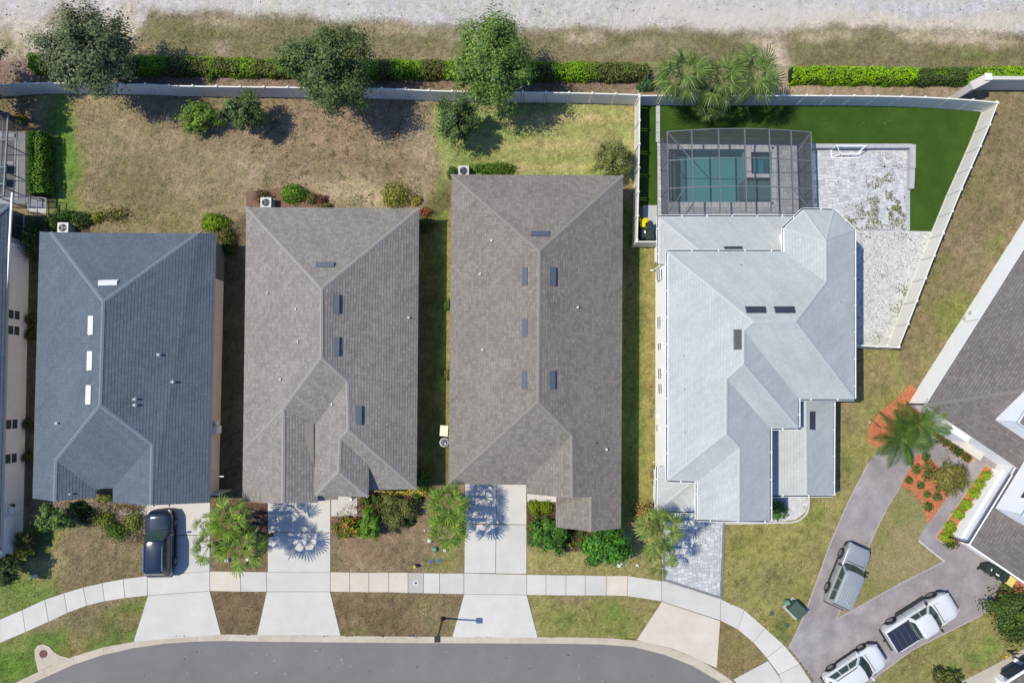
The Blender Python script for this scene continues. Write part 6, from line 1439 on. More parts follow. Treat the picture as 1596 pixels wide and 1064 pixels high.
palm(1402, 684, 2.1, 'feathery date palm over the top end of the mauve paver drive', fea, 20, 1.2, 13, lo=-0.1, hi=0.9, trunk=0.1)
palm(1430, 660, 2.4, 'feathery date palm by the corner of the white-walled house', fea, 18, 1.15, 14, lo=-0.1, hi=0.9, dead=fea_dead, ndead=4, trunk=0.1)

# fallen palm trunk pieces beside the second drive
for k, (a, b, lb) in enumerate((((380, 796, .35), (398, 796, .2), 'grey bare palm stem lying near the roof corner'), ((392, 806, .5), (411, 815, .3), 'bare grey palm stem lying across the brown mulch'), ((404, 818, .4), (394, 838, .2), 'bare grey palm stem lying beside the second drive'), ((418, 850, .1), (410, 863, .1), 'thin dark fallen frond stalk touching the second drive'))):
    A = P(*a[:2], a[2]); B = P(*b[:2], b[2]); m = MB(); m.tube([A, A.lerp(B, .5) + Vector((0, 0, .05)), B], [0.07, 0.06, 0.05] if k < 3 else [0.02] * 3, 8)
    tag(m.put('fallen_palm_log', M_ghost if k < 3 else M_trim, origin=(A.x, A.y, 0)), lb, 'stem')

# ------------------------------------------------------------------ ground cover (stuff)
def blades(name, n, x0, x1, y0, y1, excl_polys, seed):
    g = np.random.default_rng(seed); X = g.uniform(x0, x1, n); Y = g.uniform(y0, y1, n); k = np.ones(n, bool)
    for e in excl_polys: k &= ~inside(e, X, Y)
    k &= fbm(X, Y, 0.9, 61, 3) > 0.40
    X, Y = X[k], Y[k]; n = len(X)
    ix = np.searchsorted(gx, X); iy = np.searchsorted(gy, Y)
    c = gcol[ix, iy] * g.uniform(0.72, 1.42, (n, 1)); green = g.random(n) < 0.06; c[green] = c[green] * np.array([0.85, 1.08, 0.75])
    a = g.random(n) * 6.28; s = g.uniform(0.03, 0.09, n); h = s * g.uniform(0.15, 0.45, n)
    dx, dy = np.cos(a) * s, np.sin(a) * s; ox, oy = -np.sin(a) * s * 0.6, np.cos(a) * s * 0.6
    V = np.stack([np.stack([X - dx, Y - dy, np.full(n, 0.0)], 1), np.stack([X + dx, Y + dy, np.full(n, 0.0)], 1), np.stack([X + ox, Y + oy, h], 1)], 1).reshape(-1, 3)
    put(name, V, np.arange(3 * n).reshape(n, 3), M_grass, cols=np.repeat(c, 3, 0), kind='stuff')
HARD = [np.array(polyw(q)) for q in (
    WALK_N + WALK_S[::-1], CURB_N + [(1190, 1400), (-165, 1400)], [(229, 770), (328, 770), (327, 921), (345, 990), (208, 1000), (230, 927)], [(186, 774), (230, 774), (230, 803), (186, 802)],
    [(416, 770), (516, 770), (516, 921), (532, 991), (400, 990), (416, 921)], [(515, 768), (558, 768), (558, 806), (515, 806)], [(723, 740), (822, 740), (822, 926), (839, 994), (704, 993), (723, 925)], [(820, 750), (869, 750), (869, 783), (820, 783)],
    [(1034, 780), (1131, 780), (1124, 936), (1118, 1042), (990, 998), (1032, 936)], [(990, 156), (1540, 160), (1385, 543), (1325, 543), (1325, 380), (1024, 380), (1024, 376), (990, 376)], [(1143, 1060), (1197, 1028), (1230, 1090)],
    F_DRIVE, [(1490, 1066), (1700, 960), (1700, 1150)], [(-200, -100), (2000, -100), (2000, 44), (1200, 44), (800, 44), (600, 26), (240, 14), (200, 60), (-200, 80)], [(62, 380), (345, 380), (338, 770), (55, 770)], [(395, 340), (650, 340), (645, 760), (390, 770)],
    [(715, 290), (960, 290), (958, 810), (715, 745)], [(1030, 350), (1300, 350), (1300, 790), (1030, 790)], [(-300, 200), (42, 200), (42, 870), (-300, 870)], [(1425, 620), (1620, 360), (1700, 360), (1700, 905), (1480, 850)], [(186, 774), (228, 774), (228, 802), (186, 802)],
    [(57, 1046), (50, 1008), (80, 1000), (112, 1026)], [(1196, 768), (1262, 768), (1260, 812), (1130, 818)])]
blades('grass', 260000, -43, 43, -26, 33, HARD, 5)
def scatter_tufts(name, n, poly, cols, size, seed, dens_fn=None, z=0.05, h=0.06, flat=0.6):
    g = np.random.default_rng(seed); pl = np.array(polyw(poly)); X = g.uniform(pl[:, 0].min(), pl[:, 0].max(), n); Y = g.uniform(pl[:, 1].min(), pl[:, 1].max(), n)
    k = inside(pl, X, Y)
    if dens_fn is not None:
        px, py = world_to_px(X, Y); k &= g.random(n) < dens_fn(px, py, X, Y)
    X, Y = X[k], Y[k]; n = len(X)
    if n == 0: return
    q = np.stack([X, Y, z + g.random(n) * h], 1); N = g.normal(size=(n, 3)) * flat + np.array([0, 0, 1]); c = pal(cols)[g.integers(0, len(cols), n)] * g.uniform(0.75, 1.25, (n, 1))
    V, Fc, cl = leaf_mesh_arrays(q, N, size * g.uniform(0.5, 1.3, n), 0.45, c); put(name, V, Fc, M_tuft, cols=cl, kind='stuff')
def dpatio(px, py, X, Y):
    b = np.exp(-(((px - 1390) / 45) ** 2 + ((py - 320) / 34) ** 2)) + 0.9 * np.exp(-(((px - 1335) / 26) ** 2 + ((py - 345) / 10) ** 2)) + 0.5 * np.exp(-(((px - 1400) / 16) ** 2 + ((py - 298) / 22) ** 2)) + 0.15 * np.exp(-(((px - 1362) / 30) ** 2 + ((py - 265) / 26) ** 2))
    return np.clip(b, 0, 1) * (fbm(X, Y, 1.7, 19, 3) > 0.53)
scatter_tufts('weeds', 16000, [(1268, 236), (1412, 236), (1412, 360), (1320, 360), (1310, 345)], [(120, 128, 70), (146, 140, 84), (92, 108, 56)], 0.07, 6, dpatio)
def dgrav(px, py, X, Y):
    b = np.zeros_like(px)
    for x, y, rx, ry, s in ((1400, 367, 8, 5, .9), (1401, 411, 5, 5, .8), (1382, 428, 9, 6, .6), (1402, 452, 14, 9, .8), (1395, 485, 12, 8, .5), (1368, 525, 10, 6, .6), (1408, 465, 8, 14, .4)): b = b + s * np.exp(-(((px - x) / rx) ** 2 + ((py - y) / ry) ** 2))
    return np.clip(b + 0.035, 0, 1) * (fbm(X, Y, 2.0, 39, 3) > 0.42)
scatter_tufts('weeds', 9000, [(1333, 362), (1448, 362), (1386, 538), (1334, 536)], [(112, 122, 72), (140, 136, 92), (96, 106, 64)], 0.07, 8, dgrav)
scatter_tufts('leaf_litter', 2600, [(1333, 362), (1448, 362), (1386, 538), (1334, 536)], [(150, 140, 124), (120, 110, 98)], 0.05, 9, lambda px, py, X, Y: 0.5 + 0 * px)
scatter_tufts('white_stones', 9000, [(1334, 362), (1449, 362), (1386, 539), (1334, 537)], [(244, 244, 246), (226, 226, 230), (206, 204, 206)], 0.05, 10, None, 0.04, 0.02, 0.4)
for nm, pl_, cs in (('mulch_chips', [(821, 784), (868, 784), (868, 822), (965, 830), (930, 860), (845, 853), (822, 845)], [(120, 90, 76), (92, 66, 54), (144, 116, 98)]),
                    ('mulch_chips', [(558, 770), (658, 766), (655, 806), (592, 834), (516, 836), (516, 806)], [(176, 148, 132), (146, 110, 96), (120, 92, 78), (204, 184, 168)]),
                    ('mulch_chips', [(84, 782), (228, 780), (228, 826), (170, 826), (110, 812)], [(196, 184, 170), (150, 134, 116), (112, 96, 80)]),
                    ('mulch_chips', [(1358, 690), (1356, 666), (1400, 620), (1420, 600), (1450, 640), (1462, 660), (1400, 684)], [(212, 118, 84), (180, 88, 60), (150, 70, 48)]),
                    ('mulch_chips', [(1430, 706), (1403, 757), (1452, 806), (1490, 752)], [(212, 118, 84), (180, 88, 60), (150, 70, 48)]),
                    ('mulch_chips', [(60, 108), (1012, 118), (1012, 140), (60, 126)], [(170, 146, 130), (128, 104, 92), (190, 168, 150), (96, 76, 66)])):
    scatter_tufts(nm, 5200 if nm == 'mulch_chips' else 2000, pl_, cs, 0.05, rnd.randrange(999), None, 0.03, 0.04, 0.8)
def dweed(px, py, X, Y): return (fbm(X, Y, 1.5, 88, 3) > 0.60) * 0.9
scatter_tufts('weeds', 30000, [(386, 165), (675, 165), (690, 320), (386, 322)], [(124, 128, 84), (104, 114, 68)], 0.05, 14, lambda px, py, X, Y: (fbm(X, Y, 1.9, 87, 3) > 0.66) * 0.8, 0.01, 0.04)
scatter_tufts('weeds', 26000, [(1350, 540), (1400, 545), (1560, 170), (1640, 170), (1600, 360), (1420, 600), (1300, 780), (1310, 700)], [(112, 118, 66), (92, 102, 54)], 0.06, 15, lambda px, py, X, Y: (fbm(X, Y, 1.6, 85, 3) > 0.66) * 0.6, 0.01, 0.05)
scatter_tufts('weeds', 20000, [(1128, 816), (1290, 780), (1300, 830), (1235, 1000), (1126, 934)], [(126, 130, 72), (116, 122, 66), (150, 136, 92)], 0.06, 16, lambda px, py, X, Y: (fbm(X, Y, 1.6, 83, 3) > 0.69) * 0.6, 0.01, 0.05)
scatter_tufts('debris', 75, [(130, 1050), (300, 1012), (900, 1012), (1060, 1062), (130, 1062)], [(200, 200, 200), (60, 60, 62), (225, 225, 222), (100, 98, 96)], 0.07, 117, None, -0.1, 0.01, 0.2)
cb_ = [q for q in CURB_N if 20 < q[0] < 1140]
scatter_tufts('leaf_litter', 60000, [(x, y - 1.3) for x, y in cb_] + [(x, y + 1.0) for x, y in cb_[::-1]], [(96, 92, 60), (70, 62, 48), (110, 120, 64)], 0.045, 300, lambda px, py, X, Y: (fbm(X, Y, 0.8, 301, 2) > 0.58) * 0.8, 0.015, 0.02, 0.3)
scatter_tufts('debris', 200, [(0, 0), (1596, 0), (1596, 40), (800, 40), (0, 30)], [(150, 150, 150), (120, 118, 112)], 0.09, 17, None, 0.0, 0.03)
scatter_tufts('leaf_litter', 500, [(1000, 160), (1530, 165), (1450, 360), (1420, 360), (1420, 226), (1270, 215), (1030, 210)], [(126, 150, 92), (160, 156, 110)], 0.05, 18, None, 0.035, 0.02)

# ------------------------------------------------------------------ vehicles
def car(name, label, cat, px, py, ang, sp, pmat):
    """x forward, y left; root at the ground centre, turned by its own rotation"""
    c = P(px, py, 0); root = thing(name, label, cat, (c.x, c.y, sp.get('gz', 0.03))); ORG[root.name] = np.array([0, 0, 0.0])
    L, W, Hh = sp['L'], sp['W'], sp['H']; hf, hr = L / 2, -L / 2; wf, wr = sp['wf'], sp['wr']; R = sp.get('R', 0.44); belt = sp['belt']; hood = sp['hood']
    xs_ = sorted(set([hr, hr + .03, hr + .1, hr + .22, hr + .45, hf - .5, hf - .25, hf - .12, hf - .04, hf] + [wf + t * R for t in (-1.02, -.9, -.6, -.3, 0, .3, .6, .9, 1.02)] + [wr + t * R for t in (-1.02, -.9, -.6, -.3, 0, .3, .6, .9, 1.02)] + list(np.linspace(hr + .6, hf - .6, 14))))
    def hw(x):
        h = W / 2; t = (x - (hf - 0.75)) / 0.75
        if t > 0: h -= (0.30 if not sp.get('boxy') else 0.17) * t ** 2.2
        t = ((hr + 0.55) - x) / 0.55
        if t > 0: h -= (0.20 if not sp.get('boxy') else 0.10) * t ** 2.4
        return h
    xb0, xb1 = sp['wsb'], sp['rgb']   # windshield base, rear glass base
    def top(x):
        if x > xb0:
            t = (x - xb0) / (hf - xb0); return belt + (hood - belt) * t - (0.17 if not sp.get('boxy') else .10) * max(0, t - 0.72) ** 2 / 0.08
        if sp.get('pickup') and x < xb1: return belt
        if x < hr + 0.12: return belt - 0.25 * ((hr + 0.12 - x) / 0.12)
        return belt
    V, Fc = [], []; secs = []
    for x in xs_:
        h = hw(x); zt = top(x); zb = 0.27
        for wx in (wf, wr):
            if abs(x - wx) < R: zb = max(zb, 0.36 + math.sqrt(max(0, R * R - (x - wx) ** 2)) * 0.98)
        if x < hr + .1 or x > hf - .05: zb = 0.36
        zb = min(zb, zt - 0.22)
        sec = [(h * 0.86, zb), (h * 0.97, zb + 0.05), (h, max(zb + 0.08, zt * 0.62)), (h * 0.992, zt - 0.13), (h * 0.955, zt - 0.03), (h * 0.88, zt + 0.005), (h * 0.5, zt + 0.035), (0, zt + 0.045)]
        full = [(y, z) for y, z in sec] + [(-y, z) for y, z in sec[-2::-1]]
        secs.append(len(full)); V += [(x, y, z) for y, z in full]
    n = secs[0]
    for i in range(len(xs_) - 1):
        for k in range(n - 1): Fc.append((i * n + k, i * n + k + 1, (i + 1) * n + k + 1, (i + 1) * n + k))
        Fc.append((i * n + n - 1, i * n, (i + 1) * n, (i + 1) * n + n - 1))
    Fc.append(tuple(range(n))[::-1]); Fc.append(tuple((len(xs_) - 1) * n + k for k in range(n)))
    body = put('body', V, Fc, pmat, root, smooth=True)
    md = body.modifiers.new('edge', 'EDGE_SPLIT'); md.split_angle = math.radians(50)
    # cabin
    xt0, xt1 = sp['rf'], sp['rr']; wb = W / 2 - 0.06; wt = W / 2 - sp.get('tumble', 0.26)
    zr = Hh; zb = belt - 0.02
    bot = [Vector((xb0, 0.0, zb)), Vector((xb0 - 0.12, wb * 0.82, zb)), Vector((xb0 - 0.38, wb, zb)), Vector((xb1 + 0.12, wb, zb)), Vector((xb1, wb * 0.8, zb)), Vector((xb1, 0, zb))]
    tp = [Vector((xt0, 0.0, zr - .03)), Vector((xt0 - 0.05, wt * 0.82, zr - .045)), Vector((xt0 - 0.2, wt, zr - 0.07)), Vector((xt1 + 0.12, wt, zr - 0.07)), Vector((xt1, wt * 0.8, zr - .05)), Vector((xt1, 0, zr - .04))]
    def mir(l): return l + [Vector((v.x, -v.y, v.z)) for v in l[-2:0:-1]]
    B, T = mir(bot), mir(tp); nn = len(B); m = MB(); ins = [Vector((((v.x - (xt0 + xt1) / 2) * 0.82) + (xt0 + xt1) / 2, v.y * 0.8, zr)) for v in T]
    m.add(B + T + ins, [(i, (i + 1) % nn, (i + 1) % nn + nn, i + nn) for i in range(nn)] + [(i + nn, (i + 1) % nn + nn, (i + 1) % nn + 2 * nn, i + 2 * nn) for i in range(nn)] + [tuple(range(2 * nn, 3 * nn))])
    cab = m.put('cabin', pmat, root, smooth=True); md = cab.modifiers.new('edge', 'EDGE_SPLIT'); md.split_angle = math.radians(28)
    def glass(corners, nm='window', off=0.012, mat=M_carglass, segs=1):
        a, b, c_, d = corners; nrm = (b - a).cross(d - a).normalized(); ctr = (a + b + c_ + d) / 4
        if nrm.dot(ctr - Vector((0, 0, belt * 0.8))) < 0: nrm = -nrm
        m = MB(); q = [v + nrm * off for v in (a, b, c_, d)]; q2 = [v - nrm * 0.01 for v in (a, b, c_, d)]
        m.add(q + q2, [(0, 1, 2, 3), (7, 6, 5, 4)] + [(i, i + 4, (i + 1) % 4 + 4, (i + 1) % 4) for i in range(4)]); return m.put(nm, mat, root)
    def bil(a, b, c_, d, u, v): return a.lerp(b, u).lerp(d.lerp(c_, u), v)   # a,b bottom ; d,c top
    # windshield in two halves meeting at the middle, one object
    m = MB(); pts = []
    for (i, j) in ((nn - 2, nn - 1), (nn - 1, 0), (0, 1), (1, 2)): pass
    order = [2, 1, 0, nn - 1, nn - 2]
    lo = [B[i].lerp(T[i], 0.07) for i in order]; hi = [B[i].lerp(T[i], 0.95) for i in order]
    lo[0] = lo[0].lerp(lo[1], 0.45); hi[0] = hi[0].lerp(hi[1], 0.35); lo[-1] = lo[-1].lerp(lo[-2], 0.45); hi[-1] = hi[-1].lerp(hi[-2], 0.35)
    off = Vector((0.012, 0, 0.014)); m.add([v + off for v in lo + hi], [(k, k + 1, k + 6, k + 5) for k in range(4)]); m.put('windshield', M_carglass, root)
    # rear glass
    b4, t4 = B[4], T[4]; b6, t6 = B[6], T[6]
    glass([b4.lerp(t4, .25), b6.lerp(t6, .25), b6.lerp(t6, .9), b4.lerp(t4, .9)], 'rear_window')
    cuts = sp['cuts']
    for side in (1, -1):
        a, b = (B[2].copy(), B[3].copy()); d, c_ = (T[2].copy(), T[3].copy())
        if side < 0:
            for v in (a, b, c_, d): v.y = -v.y
        for u0, u1 in cuts:
            glass([bil(a, b, c_, d, u0, .16), bil(a, b, c_, d, u1, .16), bil(a, b, c_, d, u1 - (0.0 if u1 < .97 else .02), .86), bil(a, b, c_, d, u0 + (0.06 if u0 < .05 else 0), .86)])
        # sill trim, mirror, handles
        m = MB(); m.bar((wr + R + .02, side * (W / 2 + .005), .34), (wf - R - .02, side * (W / 2 + .005), .34), .06, .16); m.put('rocker_trim', sp.get('trim', M_trim), root)
        if sp.get('steps'): m = MB(); m.bar((wr + R + .1, side * (W / 2 + .09), .36), (wf - R - .1, side * (W / 2 + .09), .36), .16, .06); m.put('side_step', M_trim, root)
        m = MB(); mx = xb0 - 0.42; m.box((mx, side * (W / 2 + .13), belt + .06), (.14, .24, .16)); m.box((mx - .03, side * (W / 2 + .0), belt + .02), (.08, .14, .05)); o = m.put('wing_mirror', sp.get('mirror', M_trim), root)
        md = o.modifiers.new('bevel', 'BEVEL'); md.width = .03; md.segments = 2
        for hx in sp['handles']: m = MB(); m.bar((hx - .09, side * (W / 2 + .012), belt - .12), (hx + .09, side * (W / 2 + .012), belt - .12), .03, .03); m.put('door_handle', M_chrome if sp.get('chrome') else pmat, root)
        for dx in sp['doors']: m = MB(); m.box((dx, side * (W / 2 - .002), belt * .6), (.014, .012, belt * .62)); m.put('door_seam', M_trim, root)
        if sp.get('rails'): m = MB(); m.tube([(xt0 - .25, side * (wt * .93), zr - .02), (xt0 - .4, side * (wt * .93), zr + .05), (xt1 + .3, side * (wt * .93), zr + .05), (xt1 + .15, side * (wt * .93), zr - .02)], .025, 8); m.put('roof_rail', sp['rails'], root)
        # lights
        hx = hf - 0.30; hy = hw(hf - .2) - .17; m = MB(); m.box((hf - .16, side * (hw(hf - .16) - .14), hood - .20), (.34, .26, .13), (Vector((1, side * -.45, -.25)).normalized(), Vector((side * .45, 1, 0)).normalized(), Vector((0.25, 0, 1)).normalized())); o = m.put('headlight', M_lampglass, root)
        md = o.modifiers.new('bevel', 'BEVEL'); md.width = .03; md.segments = 2
        m = MB(); m.box((hr + .10, side * (hw(hr + .1) - .12), belt - .24), (.12, .16, .3)); o = m.put('taillight', M_redglass, root); md = o.modifiers.new('bevel', 'BEVEL'); md.width = .02; md.segments = 2
        for wx in (wf, wr):
            o = bpy.data.objects.new('wheel', None); COL.objects.link(o); o.parent = root; ORG[o.name] = np.array([0, 0, 0.0])
            m = MB(); prof = [(.20, -.11), (.30, -.12), (.36, -.10), (.37, -.06), (.37, .06), (.36, .10), (.30, .12), (.235, .12), (.22, .09)]
            k = 24; yv = side * (W / 2 - .10); vs = []
            for r, yy in prof: vs += [(wx + r * math.cos(2 * math.pi * q / k), yv + side * yy, .37 + r * math.sin(2 * math.pi * q / k)) for q in range(k)]
            fs = [(i * k + q, i * k + (q + 1) % k, (i + 1) * k + (q + 1) % k, (i + 1) * k + q) for i in range(len(prof) - 1) for q in range(k)]; m.add(vs, fs); m.put('tyre', M_rubber, o, smooth=True)
            m = MB(); 
            for q in range(10):
                a = 2 * math.pi * q / 10; m.bar((wx, yv + side * .10, .37), (wx + .215 * math.cos(a), yv + side * .095, .37 + .215 * math.sin(a)), .045, .03, up=(0, 1, 0))
            vs = []; 
            for r, yy in ((.235, .115), (.205, .10), (.20, .02)): vs += [(wx + r * math.cos(2 * math.pi * q / k), yv + side * yy, .37 + r * math.sin(2 * math.pi * q / k)) for q in range(k)]
            m.add(vs, [(i * k + q, i * k + (q + 1) % k, (i + 1) * k + (q + 1) % k, (i + 1) * k + q) for i in range(2) for q in range(k)]); m.put('rim', M_rim, o)
            # arch trim
            m = MB(); nseg = 10
            for q in range(nseg):
                a0 = math.pi * q / nseg; a1 = math.pi * (q + 1) / nseg
                m.bar((wx + (R + .02) * math.cos(a0), side * (W / 2 - .012), .37 + (R + .0) * math.sin(a0)), (wx + (R + .02) * math.cos(a1), side * (W / 2 - .012), .37 + (R + .0) * math.sin(a1)), .05, .05)
            m.put('wheel_arch', sp.get('arch', M_trim), root)
    # grille, bumpers, plate, seams
    m = MB(); hwf = hw(hf - .03); m.box((hf - .015, 0, hood - .33), (.06, hwf * 1.15, .2)); m.put('grille', M_trim, root)
    m = MB()
    seg = [(hf - .42, W / 2 - .03), (hf - .2, hw(hf - .2) + .005), (hf - .02, hw(hf) * .93), (hf + .03, hw(hf) * .5), (hf + .045, 0)]; seg = seg + [(a, -b) for a, b in seg[-2::-1]]
    for (a, b), (c2, d2) in zip(seg[:-1], seg[1:]): m.bar((a, b, .46), (c2, d2, .46), .07, .26)
    m.put('front_bumper', sp.get('bumper', M_trim), root)
    m = MB(); m.bar((hr - .03, -(W / 2 - .16), .5), (hr - .03, W / 2 - .16, .5), .12, .2); m.put('rear_bumper', sp.get('rbumper', M_trim), root)
    m = MB()
    for side in (1, -1): m.bar((xb0 - .05, side * (W / 2 - .24), belt + .025), (hf - .25, side * (hw(hf - .2) - .3), hood - .005), .012, .02)
    m.bar((xb0 + .06, -(W / 2 - .3), belt + .03), (xb0 + .06, W / 2 - .3, belt + .03), .05, .03); m.put('hood_seam', M_trim, root)
    if sp.get('ribs'):
        m = MB()
        for k in range(7): y = (k - 3) * wt * .25; m.bar((xt0 - .95, y, zr + .008), (xt1 + .2, y, zr + .008), .05, .03)
        m.put('roof_rib', pmat, root)
    if sp.get('pickup'):
        x0b, x1b = hr + .07, xb1 - .06; m = MB(); m.box(((x0b + x1b) / 2, 0, belt + .05), (x1b - x0b, W - .42, .05)); tc = m.put('tonneau_cover', M_navy, root)
        m = MB()
        for k in (1, 2, 3): xx = x0b + (x1b - x0b) * k / 4; m.box((xx, 0, belt + .078), (.035, W - .46, .012))
        m.put('cover_hinge', M_ventd, tc)
        m = MB(); m.box((x1b + .06, 0, belt + .05), (.06, W - .3, .1)); m.put('cab_gap', M_trim, root)
        m = MB(); m.box((hr - .12, 0, .45), (.2, .12, .08)); m.put('tow_hitch', M_trim, root)
    if sp.get('sunroof'):
        m = MB(); m.box(((xt0 + xt1) / 2 + .5, 0, zr + .004), (.9, wt * 1.25, .012)); m.put('sunroof', M_carglass, root)
    m = MB(); m.lathe((xt1 + .25, 0, zr), [(.05, 0), (.03, .06), (.01, .07)], 8); m.put('antenna_fin', pmat, root)
    root.rotation_euler.z = ang; return root
suv = dict(L=4.9, W=1.96, H=1.74, wf=1.42, wr=-1.42, belt=1.08, hood=1.02, wsb=1.12, rgb=-2.28, rf=0.35, rr=-1.95, cuts=[(0.02, .33), (.36, .66), (.69, .97)], handles=[.35, -.6], doors=[.95, -.02, -1.0])
d = dict(suv); d.update(rails=M_chrome, chrome=True, L=4.85)
car('parked_suv', 'glossy black SUV with chrome roof rails parked in the first drive', 'SUV', 257, 843, math.radians(91.5), d, M_pblack)
d = dict(suv); d.update(L=4.8, W=1.86, H=1.78, belt=1.1, hood=1.08, wf=1.38, wr=-1.38, wsb=1.0, rf=.5, rr=-2.15, rgb=-2.32, boxy=True, ribs=True, tumble=.2, trim=M_trim, mirror=M_trim)
car('parked_suv', 'boxy silver SUV with a ribbed roof on the mauve paver drive', 'SUV', 1312.5, 893, math.radians(65.5), d, M_psilver)
d = dict(suv); d.update(L=5.75, W=2.0, H=1.86, belt=1.2, hood=1.16, wf=1.86, wr=-1.82, wsb=1.32, rgb=-.92, rf=.62, rr=-.72, cuts=[(0.03, .48), (.52, .95)], handles=[.75, -.2], doors=[1.15, .1, -.85], pickup=True, steps=True, R=.47, mirror=M_trim, gz=.03)
car('pickup_truck', 'white crew-cab pickup truck with a navy folding bed cover', 'pickup truck', 1424, 962, math.radians(30.4), d, M_pwhite)
d = dict(suv); d.update(L=4.75, W=1.88, H=1.68, belt=1.04, hood=1.0, wf=1.38, wr=-1.38, rails=M_trim, mirror=M_pwhite)
car('parked_suv', 'white SUV at the bottom edge behind the white pickup', 'SUV', 1324, 1037, math.radians(32.2), d, M_pwhite)

# ------------------------------------------------------------------ street furniture and small things
# street lamp
b = P(690, 963, 0); t = Vector((b.x, b.y, 4.3)); lp = thing('street_lamp', 'black street lamp with a square flat head beside the kerb', 'street lamp', tuple(b))
m = MB(); m.lathe((b.x, b.y, 0), [(.17, 0), (.17, .12), (.09, .3), (.07, .34)], 14); m.put('base', M_black, lp)
m = MB(); m.tube([b, Vector((b.x, b.y, 2.2)), t], [.075, .065, .055], 12); m.put('pole', M_black, lp)
m = MB(); m.box((t.x, t.y, 4.38), (.42, .42, .1)); m.box((t.x, t.y, 4.26), (.3, .3, .16)); o = m.put('lamp_head', M_black, lp)
m = MB(); m.box((t.x, t.y, 4.44), (.34, .34, .03)); m.lathe((t.x + .05, t.y, 4.45), [(.05, 0), (.05, .06)], 10); m.put('head_cap', M_trim, lp)

def ac(px, py, label):
    p = P(px, py, .4); o = thing('air_conditioner', label, 'air conditioner', (p.x, p.y, 0)); m = MB(); m.box((p.x, p.y, .04), (.95, .95, .08)); m.put('pad', M_concg, o)
    m = MB(); s = .38
    for sx in (-1, 1):
        for sy in (-1, 1): m.box((p.x + sx * s, p.y + sy * s, .42), (.06, .06, .72))
    for k in range(9): m.box((p.x, p.y, .14 + k * .07), (.76, .76, .02))
    m.box((p.x, p.y, .42), (.66, .66, .66)); m.put('casing', M_acw, o)
    m = MB(); m.box((p.x, p.y, .79), (.82, .82, .04)); m.put('lid', M_acw, o)
    m = MB(); m.lathe((p.x, p.y, .805), [(.3, 0), (.3, .012)], 20); m.put('fan_opening', M_dark, o)
    m = MB()
    for k in range(3): a = k * 2.1; m.bar((p.x, p.y, .823), (p.x + .27 * math.cos(a), p.y + .27 * math.sin(a), .823), .11, .01)
    m.lathe((p.x, p.y, .82), [(.07, 0), (.07, .03)], 10); m.put('fan', M_ventd, o)
ac(103, 357, 'air conditioner unit behind the blue-grey roof among green shrubs'); ac(417, 318, 'air conditioner unit behind the top left of the warm grey roof'); ac(723, 269, 'air conditioner unit peeking out above the taupe roof')

def trash_bin(px, py, ang, label, lidm, wheel=True):
    p = P(px, py, 1.0); o = thing('wheelie_bin', label, 'trash bin', (p.x, p.y, 0)); X = Vector((math.cos(ang), math.sin(ang), 0)); Y = Vector((-X.y, X.x, 0)); c = Vector((p.x, p.y, 0))
    vs = [c + X * (a * w) + Y * (b_ * dd) + Vector((0, 0, z)) for z, w, dd in ((.06, .22, .22), (.98, .29, .32)) for a, b_ in ((-1, -1), (1, -1), (1, 1), (-1, 1))]
    m = MB(); m.add(vs, [(3, 2, 1, 0), (4, 5, 6, 7), (0, 1, 5, 4), (1, 2, 6, 5), (2, 3, 7, 6), (3, 0, 4, 7)]); m.put('bin_body', M_bin, o)
    m = MB(); m.box(c + Vector((0, 0, 1.02)), (.64, .72, .07), (X, Y, Vector((0, 0, 1)))); m.box(c + Vector((0, 0, 1.07)), (.5, .56, .05), (X, Y, Vector((0, 0, 1)))); q = m.put('lid', lidm, o); md = q.modifiers.new('bevel', 'BEVEL'); md.width = .02; md.segments = 2
    m = MB(); m.tube([c + X * -.24 - Y * .42 + Vector((0, 0, .95)), c + X * .24 - Y * .42 + Vector((0, 0, .95))], .02, 8)
    for s in (-1, 1): m.bar(c + X * .24 * s - Y * .42 + Vector((0, 0, .95)), c + X * .24 * s - Y * .3 + Vector((0, 0, .95)), .03)
    m.put('handle', M_bin, o)
    for s in (-1, 1):
        m = MB(); w = c + X * .27 * s - Y * .24 + Vector((0, 0, .12)); m.tube([w - X * .03, w + X * .03], .12, 12); m.put('wheel', M_rubber, o)
    return o, c, X, Y
trash_bin(1003.5, 347, 0.05, 'bin with a bright yellow lid in the fenced corner', M_yellow)
trash_bin(1011, 352, 0.3, 'dark bin behind the bright yellow lidded one', M_bin)
def sticker(t_, dx, dy, w, h):
    o, c, X, Y = t_; m = MB(); m.box(c + X * dx + Y * dy + Vector((0, 0, 1.10)), (w, h, .006), (X, Y, Vector((0, 0, 1)))); m.put('label_sticker', M_white, o)
sticker(trash_bin(1003, 364, 0.05, 'dark green bin nearest the short fence, left one', M_bin), .1, .1, .1, .2); trash_bin(1012.5, 366, 0.2, 'dark bin nearest the short fence, right one', M_bin)
fb = fa - math.pi / 2
sticker(trash_bin(1544, 887, fb + .2, 'small dark green bin leftmost at the garage wall', M_bin), 0, 0, .07, .16); sticker(trash_bin(1555, 893, fb, 'dark green bin with a white label in the middle of the garage row', M_bin), -.02, -.12, .3, .08)
trash_bin(1566, 898, fb + .1, 'dark green bin right next to the faded yellow lid', M_bin); trash_bin(1575, 905, fb, 'bin with a faded yellow lid at the garage wall', M_yellowp)

